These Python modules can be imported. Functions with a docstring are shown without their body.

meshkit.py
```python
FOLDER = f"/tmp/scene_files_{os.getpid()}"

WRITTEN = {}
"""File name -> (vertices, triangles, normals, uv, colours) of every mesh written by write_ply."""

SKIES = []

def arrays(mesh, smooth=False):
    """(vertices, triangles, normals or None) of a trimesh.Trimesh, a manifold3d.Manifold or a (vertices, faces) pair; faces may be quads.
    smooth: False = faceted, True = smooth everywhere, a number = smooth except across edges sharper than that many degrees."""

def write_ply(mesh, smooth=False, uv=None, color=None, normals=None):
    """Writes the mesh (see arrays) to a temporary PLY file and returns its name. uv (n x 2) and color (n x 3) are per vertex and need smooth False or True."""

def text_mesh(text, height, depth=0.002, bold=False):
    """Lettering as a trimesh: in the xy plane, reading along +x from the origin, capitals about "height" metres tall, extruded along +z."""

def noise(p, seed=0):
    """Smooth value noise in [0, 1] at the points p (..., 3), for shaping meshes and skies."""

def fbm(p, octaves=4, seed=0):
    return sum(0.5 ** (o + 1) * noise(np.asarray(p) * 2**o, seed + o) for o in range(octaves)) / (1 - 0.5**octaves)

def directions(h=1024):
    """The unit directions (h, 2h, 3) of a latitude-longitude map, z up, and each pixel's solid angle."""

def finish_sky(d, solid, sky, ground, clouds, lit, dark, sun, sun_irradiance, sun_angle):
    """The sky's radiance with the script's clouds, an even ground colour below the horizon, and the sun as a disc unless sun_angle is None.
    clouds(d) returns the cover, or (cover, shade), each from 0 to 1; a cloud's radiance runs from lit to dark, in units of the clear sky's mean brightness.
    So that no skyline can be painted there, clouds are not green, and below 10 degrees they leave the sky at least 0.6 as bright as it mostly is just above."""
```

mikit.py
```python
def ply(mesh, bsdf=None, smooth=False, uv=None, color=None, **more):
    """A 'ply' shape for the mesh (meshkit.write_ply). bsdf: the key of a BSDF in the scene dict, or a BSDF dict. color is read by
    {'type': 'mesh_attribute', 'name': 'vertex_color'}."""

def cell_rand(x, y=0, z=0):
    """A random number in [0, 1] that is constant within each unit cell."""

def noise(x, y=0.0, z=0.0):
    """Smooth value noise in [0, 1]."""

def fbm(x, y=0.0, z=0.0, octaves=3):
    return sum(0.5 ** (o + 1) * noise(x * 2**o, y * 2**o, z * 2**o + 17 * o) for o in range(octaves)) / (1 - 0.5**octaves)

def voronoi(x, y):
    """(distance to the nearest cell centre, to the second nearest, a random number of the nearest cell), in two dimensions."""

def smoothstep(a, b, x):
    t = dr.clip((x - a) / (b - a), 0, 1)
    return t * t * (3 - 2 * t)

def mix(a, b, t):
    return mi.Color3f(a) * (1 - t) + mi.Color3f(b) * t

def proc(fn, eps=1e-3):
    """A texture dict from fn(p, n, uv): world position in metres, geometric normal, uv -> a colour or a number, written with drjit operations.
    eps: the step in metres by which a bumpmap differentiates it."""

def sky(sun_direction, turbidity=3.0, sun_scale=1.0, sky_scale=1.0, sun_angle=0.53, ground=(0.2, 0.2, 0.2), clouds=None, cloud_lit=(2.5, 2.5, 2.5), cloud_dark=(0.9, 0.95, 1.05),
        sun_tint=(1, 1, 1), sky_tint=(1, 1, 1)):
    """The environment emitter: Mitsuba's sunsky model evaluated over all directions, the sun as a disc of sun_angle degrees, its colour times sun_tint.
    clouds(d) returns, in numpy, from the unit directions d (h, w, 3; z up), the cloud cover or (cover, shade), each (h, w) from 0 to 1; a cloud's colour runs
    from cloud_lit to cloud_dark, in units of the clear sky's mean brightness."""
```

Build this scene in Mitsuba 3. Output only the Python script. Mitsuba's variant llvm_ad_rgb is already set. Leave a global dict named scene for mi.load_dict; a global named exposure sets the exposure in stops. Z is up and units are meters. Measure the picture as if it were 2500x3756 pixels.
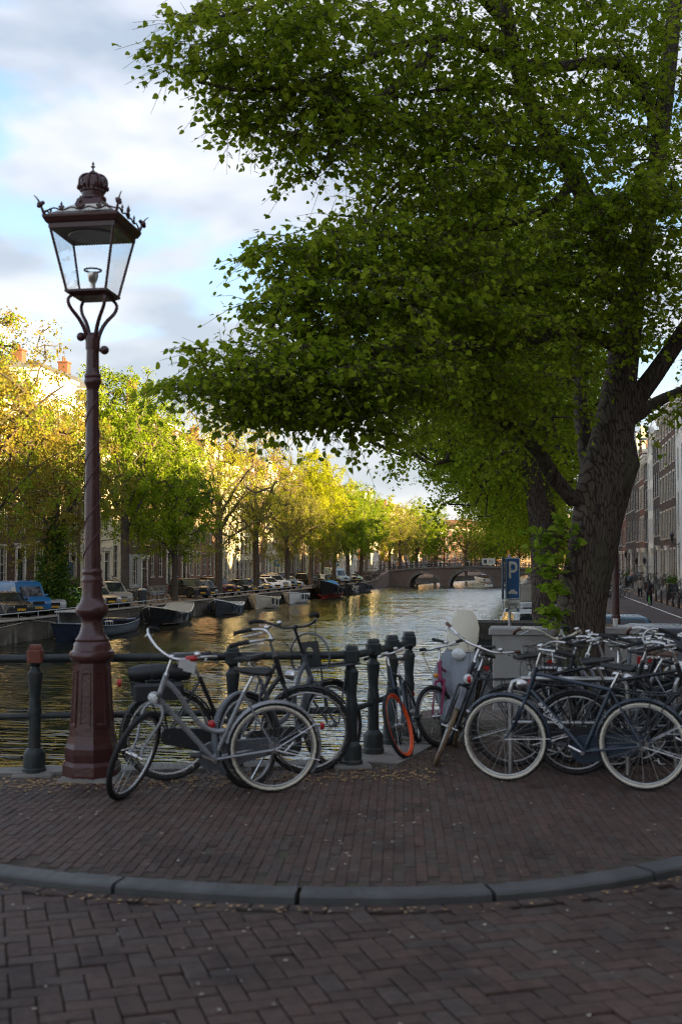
import math, random
import numpy as np, trimesh, mitsuba as mi, mikit, meshkit
import drjit as dr
from shapely.geometry import Polygon, box as sbox
from mikit import noise, fbm, voronoi, cell_rand, smoothstep, mix

# ------------------------------------------------------------------ camera, sky, exposure
# world: y runs along the canal away from the camera, x to the right, z up; the bridge pavement is z = 0, the water z = -2.5
EYE = 1.78
YAW = math.radians(9.4)
PITCH = math.radians(2.52)
RIGHT = np.array([math.cos(YAW), math.sin(YAW), 0.0])
AHEAD = np.array([-math.sin(YAW), math.cos(YAW), 0.0])
LOOK = AHEAD * math.cos(PITCH) + np.array([0, 0, math.sin(PITCH)])
WATER = -2.5
LQ, RQ = -27.6, -1.75            # left and right quay edges
LZ = -1.3                        # level of the left quay
exposure = 3.82
TT = mi.ScalarTransform4f
scene, labels = {}, {}
scene['camera'] = {
    'type': 'thinlens', 'fov': 32.38, 'fov_axis': 'x', 'near_clip': 0.1, 'far_clip': 3000.0,
    'aperture_radius': 0.0085, 'focus_distance': 45.0,
    'to_world': TT().look_at(origin=[0, 0, EYE], target=[float(LOOK[0]), float(LOOK[1]), float(EYE + LOOK[2])], up=[0, 0, 1])}

def clouds(d):
    x, y, z = d[..., 0], d[..., 1], d[..., 2]
    p = np.stack([x * 2.6 + 3.4, y * 2.6 + 1.7, z * 5.2 + .5], -1)
    w = meshkit.fbm(p * 1.3 + 40, 3, 5) - .5
    n = meshkit.fbm(p * 2.3 + w[..., None] * .8, 5, 3)
    c = np.clip((n - .385) / .115, 0, 1)
    c = c * c * (3 - 2 * c)
    lo = np.clip((.50 - z) / .4, 0, 1)
    cover = np.clip(c * (.68 + .08 * lo) + .10 * lo, 0, 1)
    shade = np.clip((meshkit.fbm(p * 3.0 + np.array([0, 0, .2]) + w[..., None] * .5, 5, 21) - .36) / .30, 0, 1) * .9
    return cover, shade

SUN = np.array([math.cos(math.radians(22)) * math.cos(math.radians(12.5)), -math.sin(math.radians(22)) * math.cos(math.radians(12.5)), math.sin(math.radians(12.5))])
scene['sky_light'] = mikit.sky(SUN.tolist(), turbidity=3.0, sun_scale=2.3, clouds=clouds, cloud_lit=(1.58, 1.51, 1.49), cloud_dark=(.68, .73, .81),
                               sun_tint=(0.92, 1.0, 1.02), sky_tint=(.93, .95, 1.07), ground=(0.12, 0.11, 0.10))

# ------------------------------------------------------------------ helpers
def C(x, d, z=0.0):
    """A point x to the right and d ahead of where we stand."""
    p = RIGHT * x + AHEAD * d
    return np.array([p[0], p[1], z])

def rot(axis, deg):
    a = math.radians(deg)
    c, s = math.cos(a), math.sin(a)
    m = np.eye(4)
    i, j = {'x': (1, 2), 'y': (2, 0), 'z': (0, 1)}[axis]
    m[i, i] = c; m[j, j] = c; m[i, j] = -s; m[j, i] = s
    return m

def mov(x, y=None, z=None):
    m = np.eye(4)
    m[:3, 3] = x if y is None else (x, y, z)
    return m

def scl(x, y=None, z=None):
    return np.diag([x, x if y is None else y, x if z is None else z, 1.0])

def axis_frame(origin, xdir, zdir=(0, 0, 1)):
    x = np.asarray(xdir, float); x = x / np.linalg.norm(x)
    z = np.asarray(zdir, float); z = z - x * (z @ x); z /= np.linalg.norm(z)
    m = np.eye(4)
    m[:3, 0], m[:3, 1], m[:3, 2], m[:3, 3] = x, np.cross(z, x), z, origin
    return m

def cat(ms):
    ms = [m if isinstance(m, tuple) else (np.asarray(m.vertices), np.asarray(m.faces)) for m in ms]
    n = np.cumsum([0] + [len(m[0]) for m in ms])
    return np.vstack([m[0] for m in ms]), np.vstack([np.asarray(m[1]) + k for m, k in zip(ms, n)])

def tf(mesh, m):
    v, f = mesh if isinstance(mesh, tuple) else (np.asarray(mesh.vertices), np.asarray(mesh.faces))
    f = np.asarray(f)
    if np.linalg.det(m[:3, :3]) < 0:
        f = f[:, ::-1]
    return v @ m[:3, :3].T + m[:3, 3], f

BOXF = np.array([[0, 2, 1], [0, 3, 2], [4, 5, 6], [4, 6, 7], [0, 1, 5], [0, 5, 4], [1, 2, 6], [1, 6, 5], [2, 3, 7], [2, 7, 6], [3, 0, 4], [3, 4, 7]])
def bx(x0, x1, y0, y1, z0, z1):
    return np.array([[x0, y0, z0], [x1, y0, z0], [x1, y1, z0], [x0, y1, z0], [x0, y0, z1], [x1, y0, z1], [x1, y1, z1], [x0, y1, z1]], float), BOXF

def cbox(x0, x1, y0, y1, z0, z1, c=0.02):
    """A box with chamfered top and side edges."""
    def ring(i, z): return [(x0 + i, y0 + c, z), (x0 + c, y0 + i, z), (x1 - c, y0 + i, z), (x1 - i, y0 + c, z), (x1 - i, y1 - c, z), (x1 - c, y1 - i, z), (x0 + c, y1 - i, z), (x0 + i, y1 - c, z)]
    v = np.array(ring(0, z0) + ring(0, z1 - c) + ring(c * .99, z1))
    f = []
    for k in (0, 8):
        for i in range(8):
            j = (i + 1) % 8
            f += [[k + i, k + j, k + 8 + j], [k + i, k + 8 + j, k + 8 + i]]
    f += [[16, 16 + i, 17 + i] for i in range(1, 7)] + [[0, i + 1, i] for i in range(1, 7)]
    return v, np.array(f)

def tube(pts, r, n=8, caps=True, closed=False):
    p = np.asarray(pts, float)
    m = len(p)
    r = np.broadcast_to(np.asarray(r, float), (m,))
    if closed:
        t = np.roll(p, -1, 0) - np.roll(p, 1, 0)
    else:
        t = np.gradient(p, axis=0)
    t = t / (np.linalg.norm(t, axis=1, keepdims=True) + 1e-12)
    a = np.cross(t[0], [0, 0, 1.0] if abs(t[0, 2]) < 0.9 else [1.0, 0, 0]); a /= np.linalg.norm(a)
    A = []
    for k in range(m):
        a = a - t[k] * (a @ t[k]); a = a / (np.linalg.norm(a) + 1e-12)
        A.append(a)
    A = np.array(A); B = np.cross(t, A)
    th = np.arange(n) * 2 * np.pi / n
    v = (p[:, None] + r[:, None, None] * (np.cos(th)[None, :, None] * A[:, None] + np.sin(th)[None, :, None] * B[:, None])).reshape(-1, 3)
    f = []
    for k in range(m if closed else m - 1):
        a0, b0 = k * n, ((k + 1) % m) * n
        i = np.arange(n); j = (i + 1) % n
        f.append(np.stack([a0 + i, a0 + j, b0 + j], 1)); f.append(np.stack([a0 + i, b0 + j, b0 + i], 1))
    if caps and not closed:
        v = np.vstack([v, p[:1], p[-1:]])
        i = np.arange(n); j = (i + 1) % n
        f.append(np.stack([j, i, np.full(n, m * n)], 1)); f.append(np.stack([(m - 1) * n + i, (m - 1) * n + j, np.full(n, m * n + 1)], 1))
    return v, np.vstack(f)

def lathe(prof, n=20, square=0.0):
    """Profile [(radius, z), ...] turned about z."""
    pr = np.asarray(prof, float)
    th = np.arange(n) * 2 * np.pi / n + (np.pi / n)
    v = np.stack([pr[:, None, 0] * np.cos(th), pr[:, None, 0] * np.sin(th), np.repeat(pr[:, 1:2], n, 1)], -1).reshape(-1, 3)
    f = []
    i = np.arange(n); j = (i + 1) % n
    for k in range(len(pr) - 1):
        a, b = k * n, (k + 1) * n
        f.append(np.stack([a + i, a + j, b + j], 1)); f.append(np.stack([a + i, b + j, b + i], 1))
    v = np.vstack([v, [[0, 0, pr[0, 1]], [0, 0, pr[-1, 1]]]])
    m = len(pr) * n
    f.append(np.stack([j, i, np.full(n, m)], 1)); f.append(np.stack([(len(pr) - 1) * n + i, (len(pr) - 1) * n + j, np.full(n, m + 1)], 1))
    return v, np.vstack(f)

def prism(poly, depth):
    """Polygon in (x, z), given depth along +y from y = 0."""
    p = poly if isinstance(poly, Polygon) else Polygon(poly)
    m = trimesh.creation.extrude_polygon(p, depth, engine='earcut')
    v = np.asarray(m.vertices)
    return np.stack([v[:, 0], v[:, 2], v[:, 1]], 1), np.asarray(m.faces)[:, ::-1]

def plate(poly, depth):
    """Polygon in (x, y), extruded along +z."""
    p = poly if isinstance(poly, Polygon) else Polygon(poly)
    m = trimesh.creation.extrude_polygon(p, depth, engine='earcut')
    return np.asarray(m.vertices), np.asarray(m.faces)

def loft(rings, caps=True, closed_ring=True):
    """Rings (k, n, 3) joined one to the next."""
    R = np.asarray(rings, float); k, n, _ = R.shape
    v = R.reshape(-1, 3); f = []
    i = np.arange(n if closed_ring else n - 1); j = (i + 1) % n
    for q in range(k - 1):
        a, b = q * n, (q + 1) * n
        f.append(np.stack([a + i, a + j, b + j], 1)); f.append(np.stack([a + i, b + j, b + i], 1))
    if caps:
        v = np.vstack([v, R[0].mean(0)[None], R[-1].mean(0)[None]])
        f.append(np.stack([j, i, np.full(len(i), k * n)], 1)); f.append(np.stack([(k - 1) * n + i, (k - 1) * n + j, np.full(len(i), k * n + 1)], 1))
    return v, np.vstack(f)

def ball(c, r, sub=1, s=(1, 1, 1)):
    m = trimesh.creation.icosphere(subdivisions=sub, radius=1.0)
    return np.asarray(m.vertices) * np.array(s) * r + np.asarray(c), np.asarray(m.faces)

def disc_y(c, r, w, n=16):
    """A short cylinder about the y axis."""
    return tube([[c[0], c[1] - w / 2, c[2]], [c[0], c[1] + w / 2, c[2]]], r, n)

def ring_y(c, R, r, n=28, m=6, a0=0.0, a1=360.0, sx=1.0):
    th = np.radians(np.linspace(a0, a1, n + (a1 - a0 < 360)))[: n if a1 - a0 >= 360 else None]
    p = np.stack([c[0] + R * np.cos(th), np.full(len(th), c[1]), c[2] + R * np.sin(th)], 1)
    return tube(p, r, m, closed=a1 - a0 >= 360)

def spline(pts, n=24):
    from scipy.interpolate import CubicSpline
    p = np.asarray(pts, float)
    s = np.concatenate([[0], np.cumsum(np.linalg.norm(np.diff(p, axis=0), axis=1))])
    return CubicSpline(s, p)(np.linspace(0, s[-1], n))

COUNT = {}
def numbered(name):
    if name not in scene and name not in labels and name not in COUNT:
        COUNT[name] = 0
        return name
    COUNT[name] = COUNT.get(name, 0) + 1
    return '%s_%03d' % (name, COUNT[name])

def thing(name, label, cat_, group=None):
    key = numbered(name)
    labels[key] = {'label': label, 'category': cat_}
    if group: labels[key]['group'] = group
    return key

def shape(mesh, mat, smooth=False, m=None):
    d = mikit.ply(mesh, 'm_' + mat, smooth)
    if m is not None:
        d['to_world'] = TT(np.asarray(m).tolist())
    return d

class Kit:
    """A thing made once: its parts, to be placed as often as needed."""
    def __init__(self):
        self.parts = []
    def add(self, name, mesh, mat, smooth=False, flag=None, m=None):
        names = [p[0] for p in self.parts]
        base, k = name, 0
        while name in names:
            k += 1
            name = '%s_%03d' % (base, k)
        self.parts.append((name, mikit.ply(mesh, None, smooth), mat, flag, m))
        return name
    def add_copy(self, name, src, mat, m, flag=None):
        """Another part with the mesh of part src."""
        d = next(p for p in self.parts if p[0] == src)
        names = [p[0] for p in self.parts]
        base, k = name, 0
        while name in names:
            k += 1
            name = '%s_%03d' % (base, k)
        self.parts.append((name, d[1], mat, flag, m))
        return name
    def place(self, name, m, label, cat_, group=None, mats={}, flags={}, skip=(), plabels={}, kind=None):
        key = numbered(name)
        m = np.asarray(m, float)
        for pn, d, mat, flag, pm in self.parts:
            if pn in skip or pn.split('__')[0] in skip:
                continue
            w = m @ flags[flag] if flag in flags else m
            if pm is not None:
                w = w @ pm
            mt = mats.get(pn, mats.get(mat, mat))
            scene[key + '__' + pn if pn else key] = {**d, 'bsdf': {'type': 'ref', 'id': 'm_' + mt}, 'to_world': TT(w.tolist())}
        labels[key] = {'label': label, 'category': cat_}
        if group: labels[key]['group'] = group
        if kind: labels[key]['kind'] = kind
        for pn, t in plabels.items():
            labels[key + '__' + pn] = {'label': t}
        return key

def solo(name, mesh, mat, label, cat_, group=None, smooth=False, m=None):
    key = numbered(name)
    scene[key] = shape(mesh, mat, smooth, m)
    labels[key] = {'label': label, 'category': cat_}
    if group: labels[key]['group'] = group
    return key

def part(parent, name, mesh, mat, smooth=False, m=None, kind=None, label=None):
    key = numbered(parent + '__' + name)
    scene[key] = shape(mesh, mat, smooth, m)
    if kind or label:
        labels[key] = {k: v for k, v in (('kind', kind), ('label', label)) if v}
    return key

def struct(name, mesh, mat, label=None, smooth=False):
    scene[name] = shape(mesh, mat, smooth)
    labels[name] = {'kind': 'structure', 'label': label or name.replace('_', ' ')}
    return name

# ------------------------------------------------------------------ materials
def mat(name, base=(.5, .5, .5), rough=.6, metal=0.0, spec=.5, two=True, vary=0.0, scale=3.0, dirt=None, bump=0.0, bscale=20.0, coat=0.0, fn=None):
    """A principled surface whose colour wanders by vary, with an optional second colour in patches and a fine relief."""
    if fn is not None or vary or dirt:
        if fn is None:
            b = list(base)
            def fn(p, n, uv, b=b):
                t = fbm(p.x * scale, p.y * scale, p.z * scale, 3)
                c = mi.Color3f(*b) * (1 + vary * 2 * (t - .5))
                if dirt:
                    g = smoothstep(.5, .78, fbm(p.x * scale * .7 + 9, p.y * scale * .7, p.z * scale * .5, 3))
                    c = mix(c, dirt, g * .7)
                return c
        col = mikit.proc(fn)
    else:
        col = {'type': 'rgb', 'value': list(map(float, base))}
    d = {'type': 'principled', 'base_color': col, 'roughness': float(rough), 'metallic': float(metal), 'specular': float(spec)}
    if coat:
        d['clearcoat'] = float(coat); d['clearcoat_gloss'] = .9
    if bump:
        s = bscale
        d = {'type': 'bumpmap', 'scale': float(bump), 'tex': mikit.proc(lambda p, n, uv: fbm(p.x * s, p.y * s, p.z * s, 3), eps=.004), 'bsdf': d}
    scene['m_' + name] = {'type': 'twosided', 'bsdf': d} if two else d
    return name

def leafmat(name, a, b, trans=.9, rough=.5, c=None):
    def fn(p, n, uv):
        t = .5 * uv.x + .5 * uv.y
        r = mix(a, b, dr.clip((t - .2) * 1.6, 0, 1))
        return mix(r, c, smoothstep(.72, .8, uv.y)) if c else r
    scene['m_' + name] = {'type': 'principledthin', 'base_color': mikit.proc(fn), 'roughness': rough, 'diff_trans': trans, 'eta': 1.4}
    return name
mat('black_paint', (.016, .016, .018), .38, vary=.3, scale=8)
mat('black_gloss', (.012, .012, .014), .16, coat=.6)
mat('black_rubber', (.018, .017, .017), .75)
mat('black_plastic', (.022, .022, .023), .5)
mat('leather_black', (.02, .018, .017), .42)
mat('leather_brown', (.10, .045, .025), .5, vary=.3, scale=30)
mat('chrome', (.72, .70, .68), .22, metal=1.0)
mat('steel', (.50, .49, .47), .38, metal=1.0, vary=.2, scale=20)
mat('galvanised', (.42, .42, .42), .5, metal=.7, vary=.2, scale=14)
mat('cream_tyre', (.70, .63, .50), .7, vary=.15, scale=20)
mat('tan_tyre', (.20, .13, .07), .75, vary=.25, scale=20)
mat('orange_rim', (.80, .10, .02), .4)
mat('magenta_paint', (.24, .016, .07), .35)
mat('silver_frame', (.30, .30, .31), .32, metal=.35, vary=.2, scale=10)
mat('grey_frame', (.10, .105, .115), .4, vary=.25, scale=10)
mat('navy_frame', (.020, .034, .052), .3, coat=.5, vary=.2, scale=10)
mat('white_plastic', (.70, .68, .64), .5)
mat('cream_plastic', (.62, .56, .42), .45)
mat('red_lens', (.42, .015, .015), .25)
mat('amber_lens', (.70, .25, .03), .3)
mat('clear_lens', (.72, .72, .70), .12, spec=.8)
mat('lamp_paint', (.066, .021, .019), .30, vary=.35, scale=9, coat=.35, bump=.0015, bscale=40)
mat('iron_green', (.020, .026, .026), .5, vary=.35, scale=12, dirt=(.05, .045, .035), bump=.0012, bscale=60)
mat('rust_paint', (.16, .045, .025), .7, vary=.4, scale=30, dirt=(.03, .03, .028))
mat('bollard_paint', (.045, .024, .020), .5, vary=.2, scale=6)
def bark_relief(p, n, uv):
    x = p.x * .86 + p.y * .5
    w = fbm(p.x * 3, p.y * 3, p.z * 2.5, 2)
    d1, d2, r = voronoi(x * 27 + w * 2.6, p.z * 4.3 + w * 2.0 + x * 2.3)
    return smoothstep(.03, .34, d2 - d1) * (.75 + .25 * r) * (.7 + .5 * fbm(p.x * 55, p.y * 55, p.z * 30, 2))
def bark_colour(p, n, uv):
    h = bark_relief(p, n, uv)
    c = mix((.038, .029, .023), (.130, .100, .077), h)
    return mix(c, (.085, .092, .045), .45 * smoothstep(.55, .75, fbm(p.x * 2 + 4, p.y * 2, p.z * 1.2, 3)))
scene['m_bark'] = {'type': 'twosided', 'bsdf': {'type': 'bumpmap', 'scale': .007, 'tex': mikit.proc(bark_relief, eps=.008), 'bsdf': {'type': 'principled', 'roughness': .9, 'specular': .2, 'base_color': mikit.proc(bark_colour)}}}
mat('bark_far', (.075, .058, .045), .9, vary=.4, scale=4)
mat('water_stone', fn=lambda p, n, uv: mix(mix((.085, .066, .048), (.135, .112, .085), fbm(p.x * .8, p.y * .8, p.z * 2, 3)), mix((.035, .042, .02), (.24, .21, .17), smoothstep(.4, .6, noise(p.y * 3.1, p.x, p.z * .25))), .55 * smoothstep(.50, .72, noise(p.y * 1.3, p.x, p.z * .35)) + .3 * smoothstep(-1.9, -2.4, p.z)) * (.8 + .3 * cell_rand(p.y * 2.2, p.z * 4, 3)), rough=.85)
mat('kerb_stone', (.070, .067, .063), .62, vary=.30, scale=6, dirt=(.055, .055, .052), bump=.0012, bscale=50)
mat('grey_stone', (.17, .155, .135), .8, vary=.25, scale=3, dirt=(.09, .085, .065))
mat('granite_step', (.24, .235, .225), .75, vary=.25, scale=5)
mat('sand_joint', (.050, .037, .028), .95, vary=.5, scale=14, dirt=(.045, .055, .022))
mat('concrete', (.30, .28, .255), .8, vary=.2, scale=2)
def paver(p, n, uv):
    c = mix((.060, .036, .027), (.082, .049, .037), uv.x)
    c = mix(c, (.068, .055, .047), smoothstep(.72, .80, uv.y) * .5)
    t = fbm(p.x * 26, p.y * 26, p.z * 26, 3)
    g = fbm(p.x * 1.1 + 5, p.y * 1.1, 0, 3)
    st = smoothstep(.60, .70, fbm(p.x * 2.3 + 31, p.y * 2.3, 0, 3))
    return c * (.62 + .65 * t) * (.72 + .56 * g) * (1 - .28 * st)
mat('paver', fn=paver, rough=.72, spec=.35)
def paver_far(p, n, uv):
    c = mix((.056, .037, .031), (.095, .060, .049), cell_rand(p.x * 9, p.y * 4.6))
    return c * (.75 + .5 * fbm(p.x * 1.3, p.y * 1.3, 0, 3))
mat('paver_far', fn=paver_far, rough=.8, spec=.3)
mat('quay_cobble', fn=lambda p, n, uv: mix((.070, .052, .042), (.13, .10, .08), fbm(p.x * .9, p.y * .9, 0, 4)) * (.7 + .6 * cell_rand(p.x * 6, p.y * 9)), rough=.85, spec=.3)
mat('street_asphalt', fn=lambda p, n, uv: mix((.066, .046, .042), (.10, .075, .068), fbm(p.x * .8, p.y * .35, 0, 4)) * (.85 + .3 * noise(p.x * 40, p.y * 40)), rough=.8, spec=.3)
mat('road_paint', (.62, .60, .56), .7, vary=.25, scale=6, dirt=(.25, .22, .2))
mat('earth', (.06, .05, .04), .95, vary=.3, scale=.3)
mat('dry_litter', (.30, .19, .09), .9, vary=.6, scale=40)
mat('white_petal', (.36, .31, .25), .8, vary=.3, scale=40)
mat('leaf_litter', (.12, .10, .05), .9, vary=.6, scale=40)
mat('skip_lid', (.030, .025, .019), .95, vary=.8, scale=30, dirt=(.10, .08, .05))
mat('moss', (.05, .07, .02), .95, vary=.5, scale=30)
leafmat('linden_leaf', (.180, .270, .014), (.385, .450, .034), trans=1.0)
leafmat('ivy_leaf', (.05, .095, .02), (.12, .19, .03), trans=.6)
leafmat('sprout_leaf', (.16, .27, .02), (.32, .42, .045), trans=1.0)
leafmat('elm_leaf', (.13, .215, .016), (.29, .37, .028), trans=1.0)
leafmat('yellow_leaf', (.25, .31, .018), (.44, .45, .030), trans=1.1)
leafmat('olive_leaf', (.19, .21, .04), (.33, .32, .06), trans=1.0)
leafmat('rusty_leaf', (.20, .195, .032), (.37, .27, .055), trans=1.0, c=(.24, .33, .03))
# glass of houses and cars: dark rooms behind a smooth reflecting sheet
scene['m_house_glass'] = {'type': 'twosided', 'bsdf': {'type': 'principled', 'base_color': mikit.proc(lambda p, n, uv: mix((.012, .014, .016), (.07, .065, .055), smoothstep(.45, .7, noise(p.x * .55, p.y * .55, p.z * .4)))), 'roughness': .06, 'specular': .7}}
mat('car_glass', (.018, .022, .024), .05, spec=.75)
scene['m_lamp_glass'] = {'type': 'thindielectric', 'int_ior': 1.45}
# water of the canal: murky, with ripples that run across the wind
def ripples(p, n, uv):
    a = noise(p.x * 1.1 + .9 * noise(p.x * .5, p.y * .6), p.y * 4.2) * .55
    b = noise(p.x * 2.9 + 11, p.y * 7.5 + p.x * 1.2) * .18
    c = noise(p.x * .35, p.y * .8 + p.x * .1) * .9
    e = noise(p.x * 8 + 3, p.y * 15 - p.x * 3) * .05
    g = .28 + 1.0 * noise(p.x * .16 + 5, p.y * .055 + .3 * noise(p.x * .3, p.y * .2)) + .75 * noise(p.x * .13 + 2, p.y * .27 + .5 * noise(p.x * .4, p.y * .1))
    return (a + b + c + e) * .062 * g
scene['m_canal_water'] = {'type': 'bumpmap', 'scale': 1.0, 'tex': mikit.proc(ripples, eps=.012),
    'bsdf': {'type': 'plastic', 'int_ior': 1.34, 'diffuse_reflectance': {'type': 'rgb', 'value': [.022, .022, .012]}, 'nonlinear': False}}
# house walls: brick courses and weathering
def brickmat(name, a, b, rough=.85):
    def fn(p, n, uv):
        row = dr.floor(p.z * 13)
        t = .5 * cell_rand((p.x + p.y) * 4.5 + .5 * (row - 2 * dr.floor(row * .5)), row) + .5 * fbm(p.x * .7, p.y * .7, p.z * .7, 3)
        m = smoothstep(.80, .92, p.z * 13 - row)
        return mix(mix(a, b, t), (.24, .21, .18), m * .35)
    return mat(name, fn=fn, rough=rough, spec=.25)
brickmat('brick_brown', (.060, .040, .031), (.125, .080, .060))
brickmat('brick_bridge', (.12, .088, .074), (.18, .132, .11))
brickmat('brick_dark', (.038, .030, .028), (.075, .058, .052))
brickmat('brick_red', (.115, .048, .034), (.20, .085, .058))
brickmat('brick_tan', (.15, .10, .070), (.24, .165, .115))
brickmat('brick_pink', (.16, .095, .075), (.25, .155, .125))
mat('stucco_white', (.66, .63, .57), .8, vary=.12, scale=.8, dirt=(.48, .45, .40))
mat('stucco_cream', (.56, .50, .38), .8, vary=.12, scale=.8)
mat('stucco_grey', (.30, .30, .295), .8, vary=.12, scale=.8)
mat('white_trim', (.66, .62, .55), .6, vary=.10, scale=2)
mat('cream_trim', (.58, .52, .41), .6, vary=.10, scale=2)
mat('roof_tile', fn=lambda p, n, uv: mix((.06, .045, .04), (.19, .085, .05), fbm(p.x * 2, p.y * 2, p.z * 2, 3)) * (.6 + .5 * cell_rand(p.x * 4, p.y * 4, p.z * 5)), rough=.8)
mat('roof_slate', (.055, .058, .065), .6, vary=.3, scale=3)
mat('door_green', (.015, .032, .024), .3, coat=.4)
mat('door_red', (.30, .030, .022), .4)
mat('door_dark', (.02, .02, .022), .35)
mat('curtain', (.48, .45, .40), .9, vary=.2, scale=5)
mat('far_wood', (.13, .08, .05), .7, vary=.3, scale=6)
# car paints
for nm, c in dict(car_black=(.010, .010, .012), car_silver=(.36, .36, .36), car_blue=(.010, .105, .26), car_green=(.26, .50, .012), car_beige=(.25, .215, .175), car_maroon=(.085, .010, .012),
                  car_white=(.66, .65, .62), car_grey=(.10, .105, .11), car_lightblue=(.33, .43, .50), car_taupe=(.22, .18, .15), car_mint=(.36, .50, .42), car_teal=(.02, .07, .11), car_slate=(.19, .21, .23), car_red=(.45, .012, .016)).items():
    mat(nm, c, .28, coat=.8, metal=.0, spec=.5)
mat('plate_yellow', (.72, .38, .015), .5)
mat('plate_ink', (.012, .012, .012), .6)
mat('alloy', (.40, .40, .41), .3, metal=.9)
# boats
mat('hull_black', (.013, .013, .015), .25, coat=.5)
mat('hull_navy', (.012, .022, .045), .35, vary=.3, scale=2)
mat('hull_slate', (.045, .050, .058), .4)
mat('hull_cream', (.60, .54, .42), .35)
mat('hull_white', (.70, .70, .68), .3)
mat('hull_red', (.40, .045, .03), .45, vary=.2, scale=2)
mat('boat_inside', (.60, .54, .44), .5)
mat('boat_floor', (.22, .16, .11), .7, vary=.3, scale=6)
mat('rope', (.36, .30, .22), .9)
mat('fender_blue', (.03, .045, .075), .5)
mat('tarp_blue', (.015, .17, .36), .6)
mat('sign_blue', (.010, .085, .22), .35, vary=.15, scale=3)
mat('sign_white', (.60, .58, .50), .5, vary=.15, scale=6)
mat('metal_box', (.36, .335, .31), .55, vary=.12, scale=2.5, dirt=(.25, .235, .22))
mat('cup_paper', (.70, .66, .60), .7)
# people
mat('skin', (.42, .25, .18), .55)
mat('hair_dark', (.025, .018, .014), .6)
mat('hair_blond', (.35, .22, .10), .6)
mat('cloth_beige', (.34, .28, .23), .85)
mat('cloth_brown', (.075, .036, .026), .85)
mat('cloth_dark', (.020, .020, .024), .85)
mat('cloth_denim', (.12, .17, .25), .85)
mat('cloth_pink', (.45, .30, .27), .85)
mat('cloth_orange', (.55, .16, .04), .85)
mat('shoe_white', (.60, .58, .55), .6)
mat('bike_green', (.10, .42, .08), .4)
scene['m_warm_lamp'] = {'type': 'diffuse', 'reflectance': {'type': 'rgb', 'value': [.6, .4, .2]}}
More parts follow.
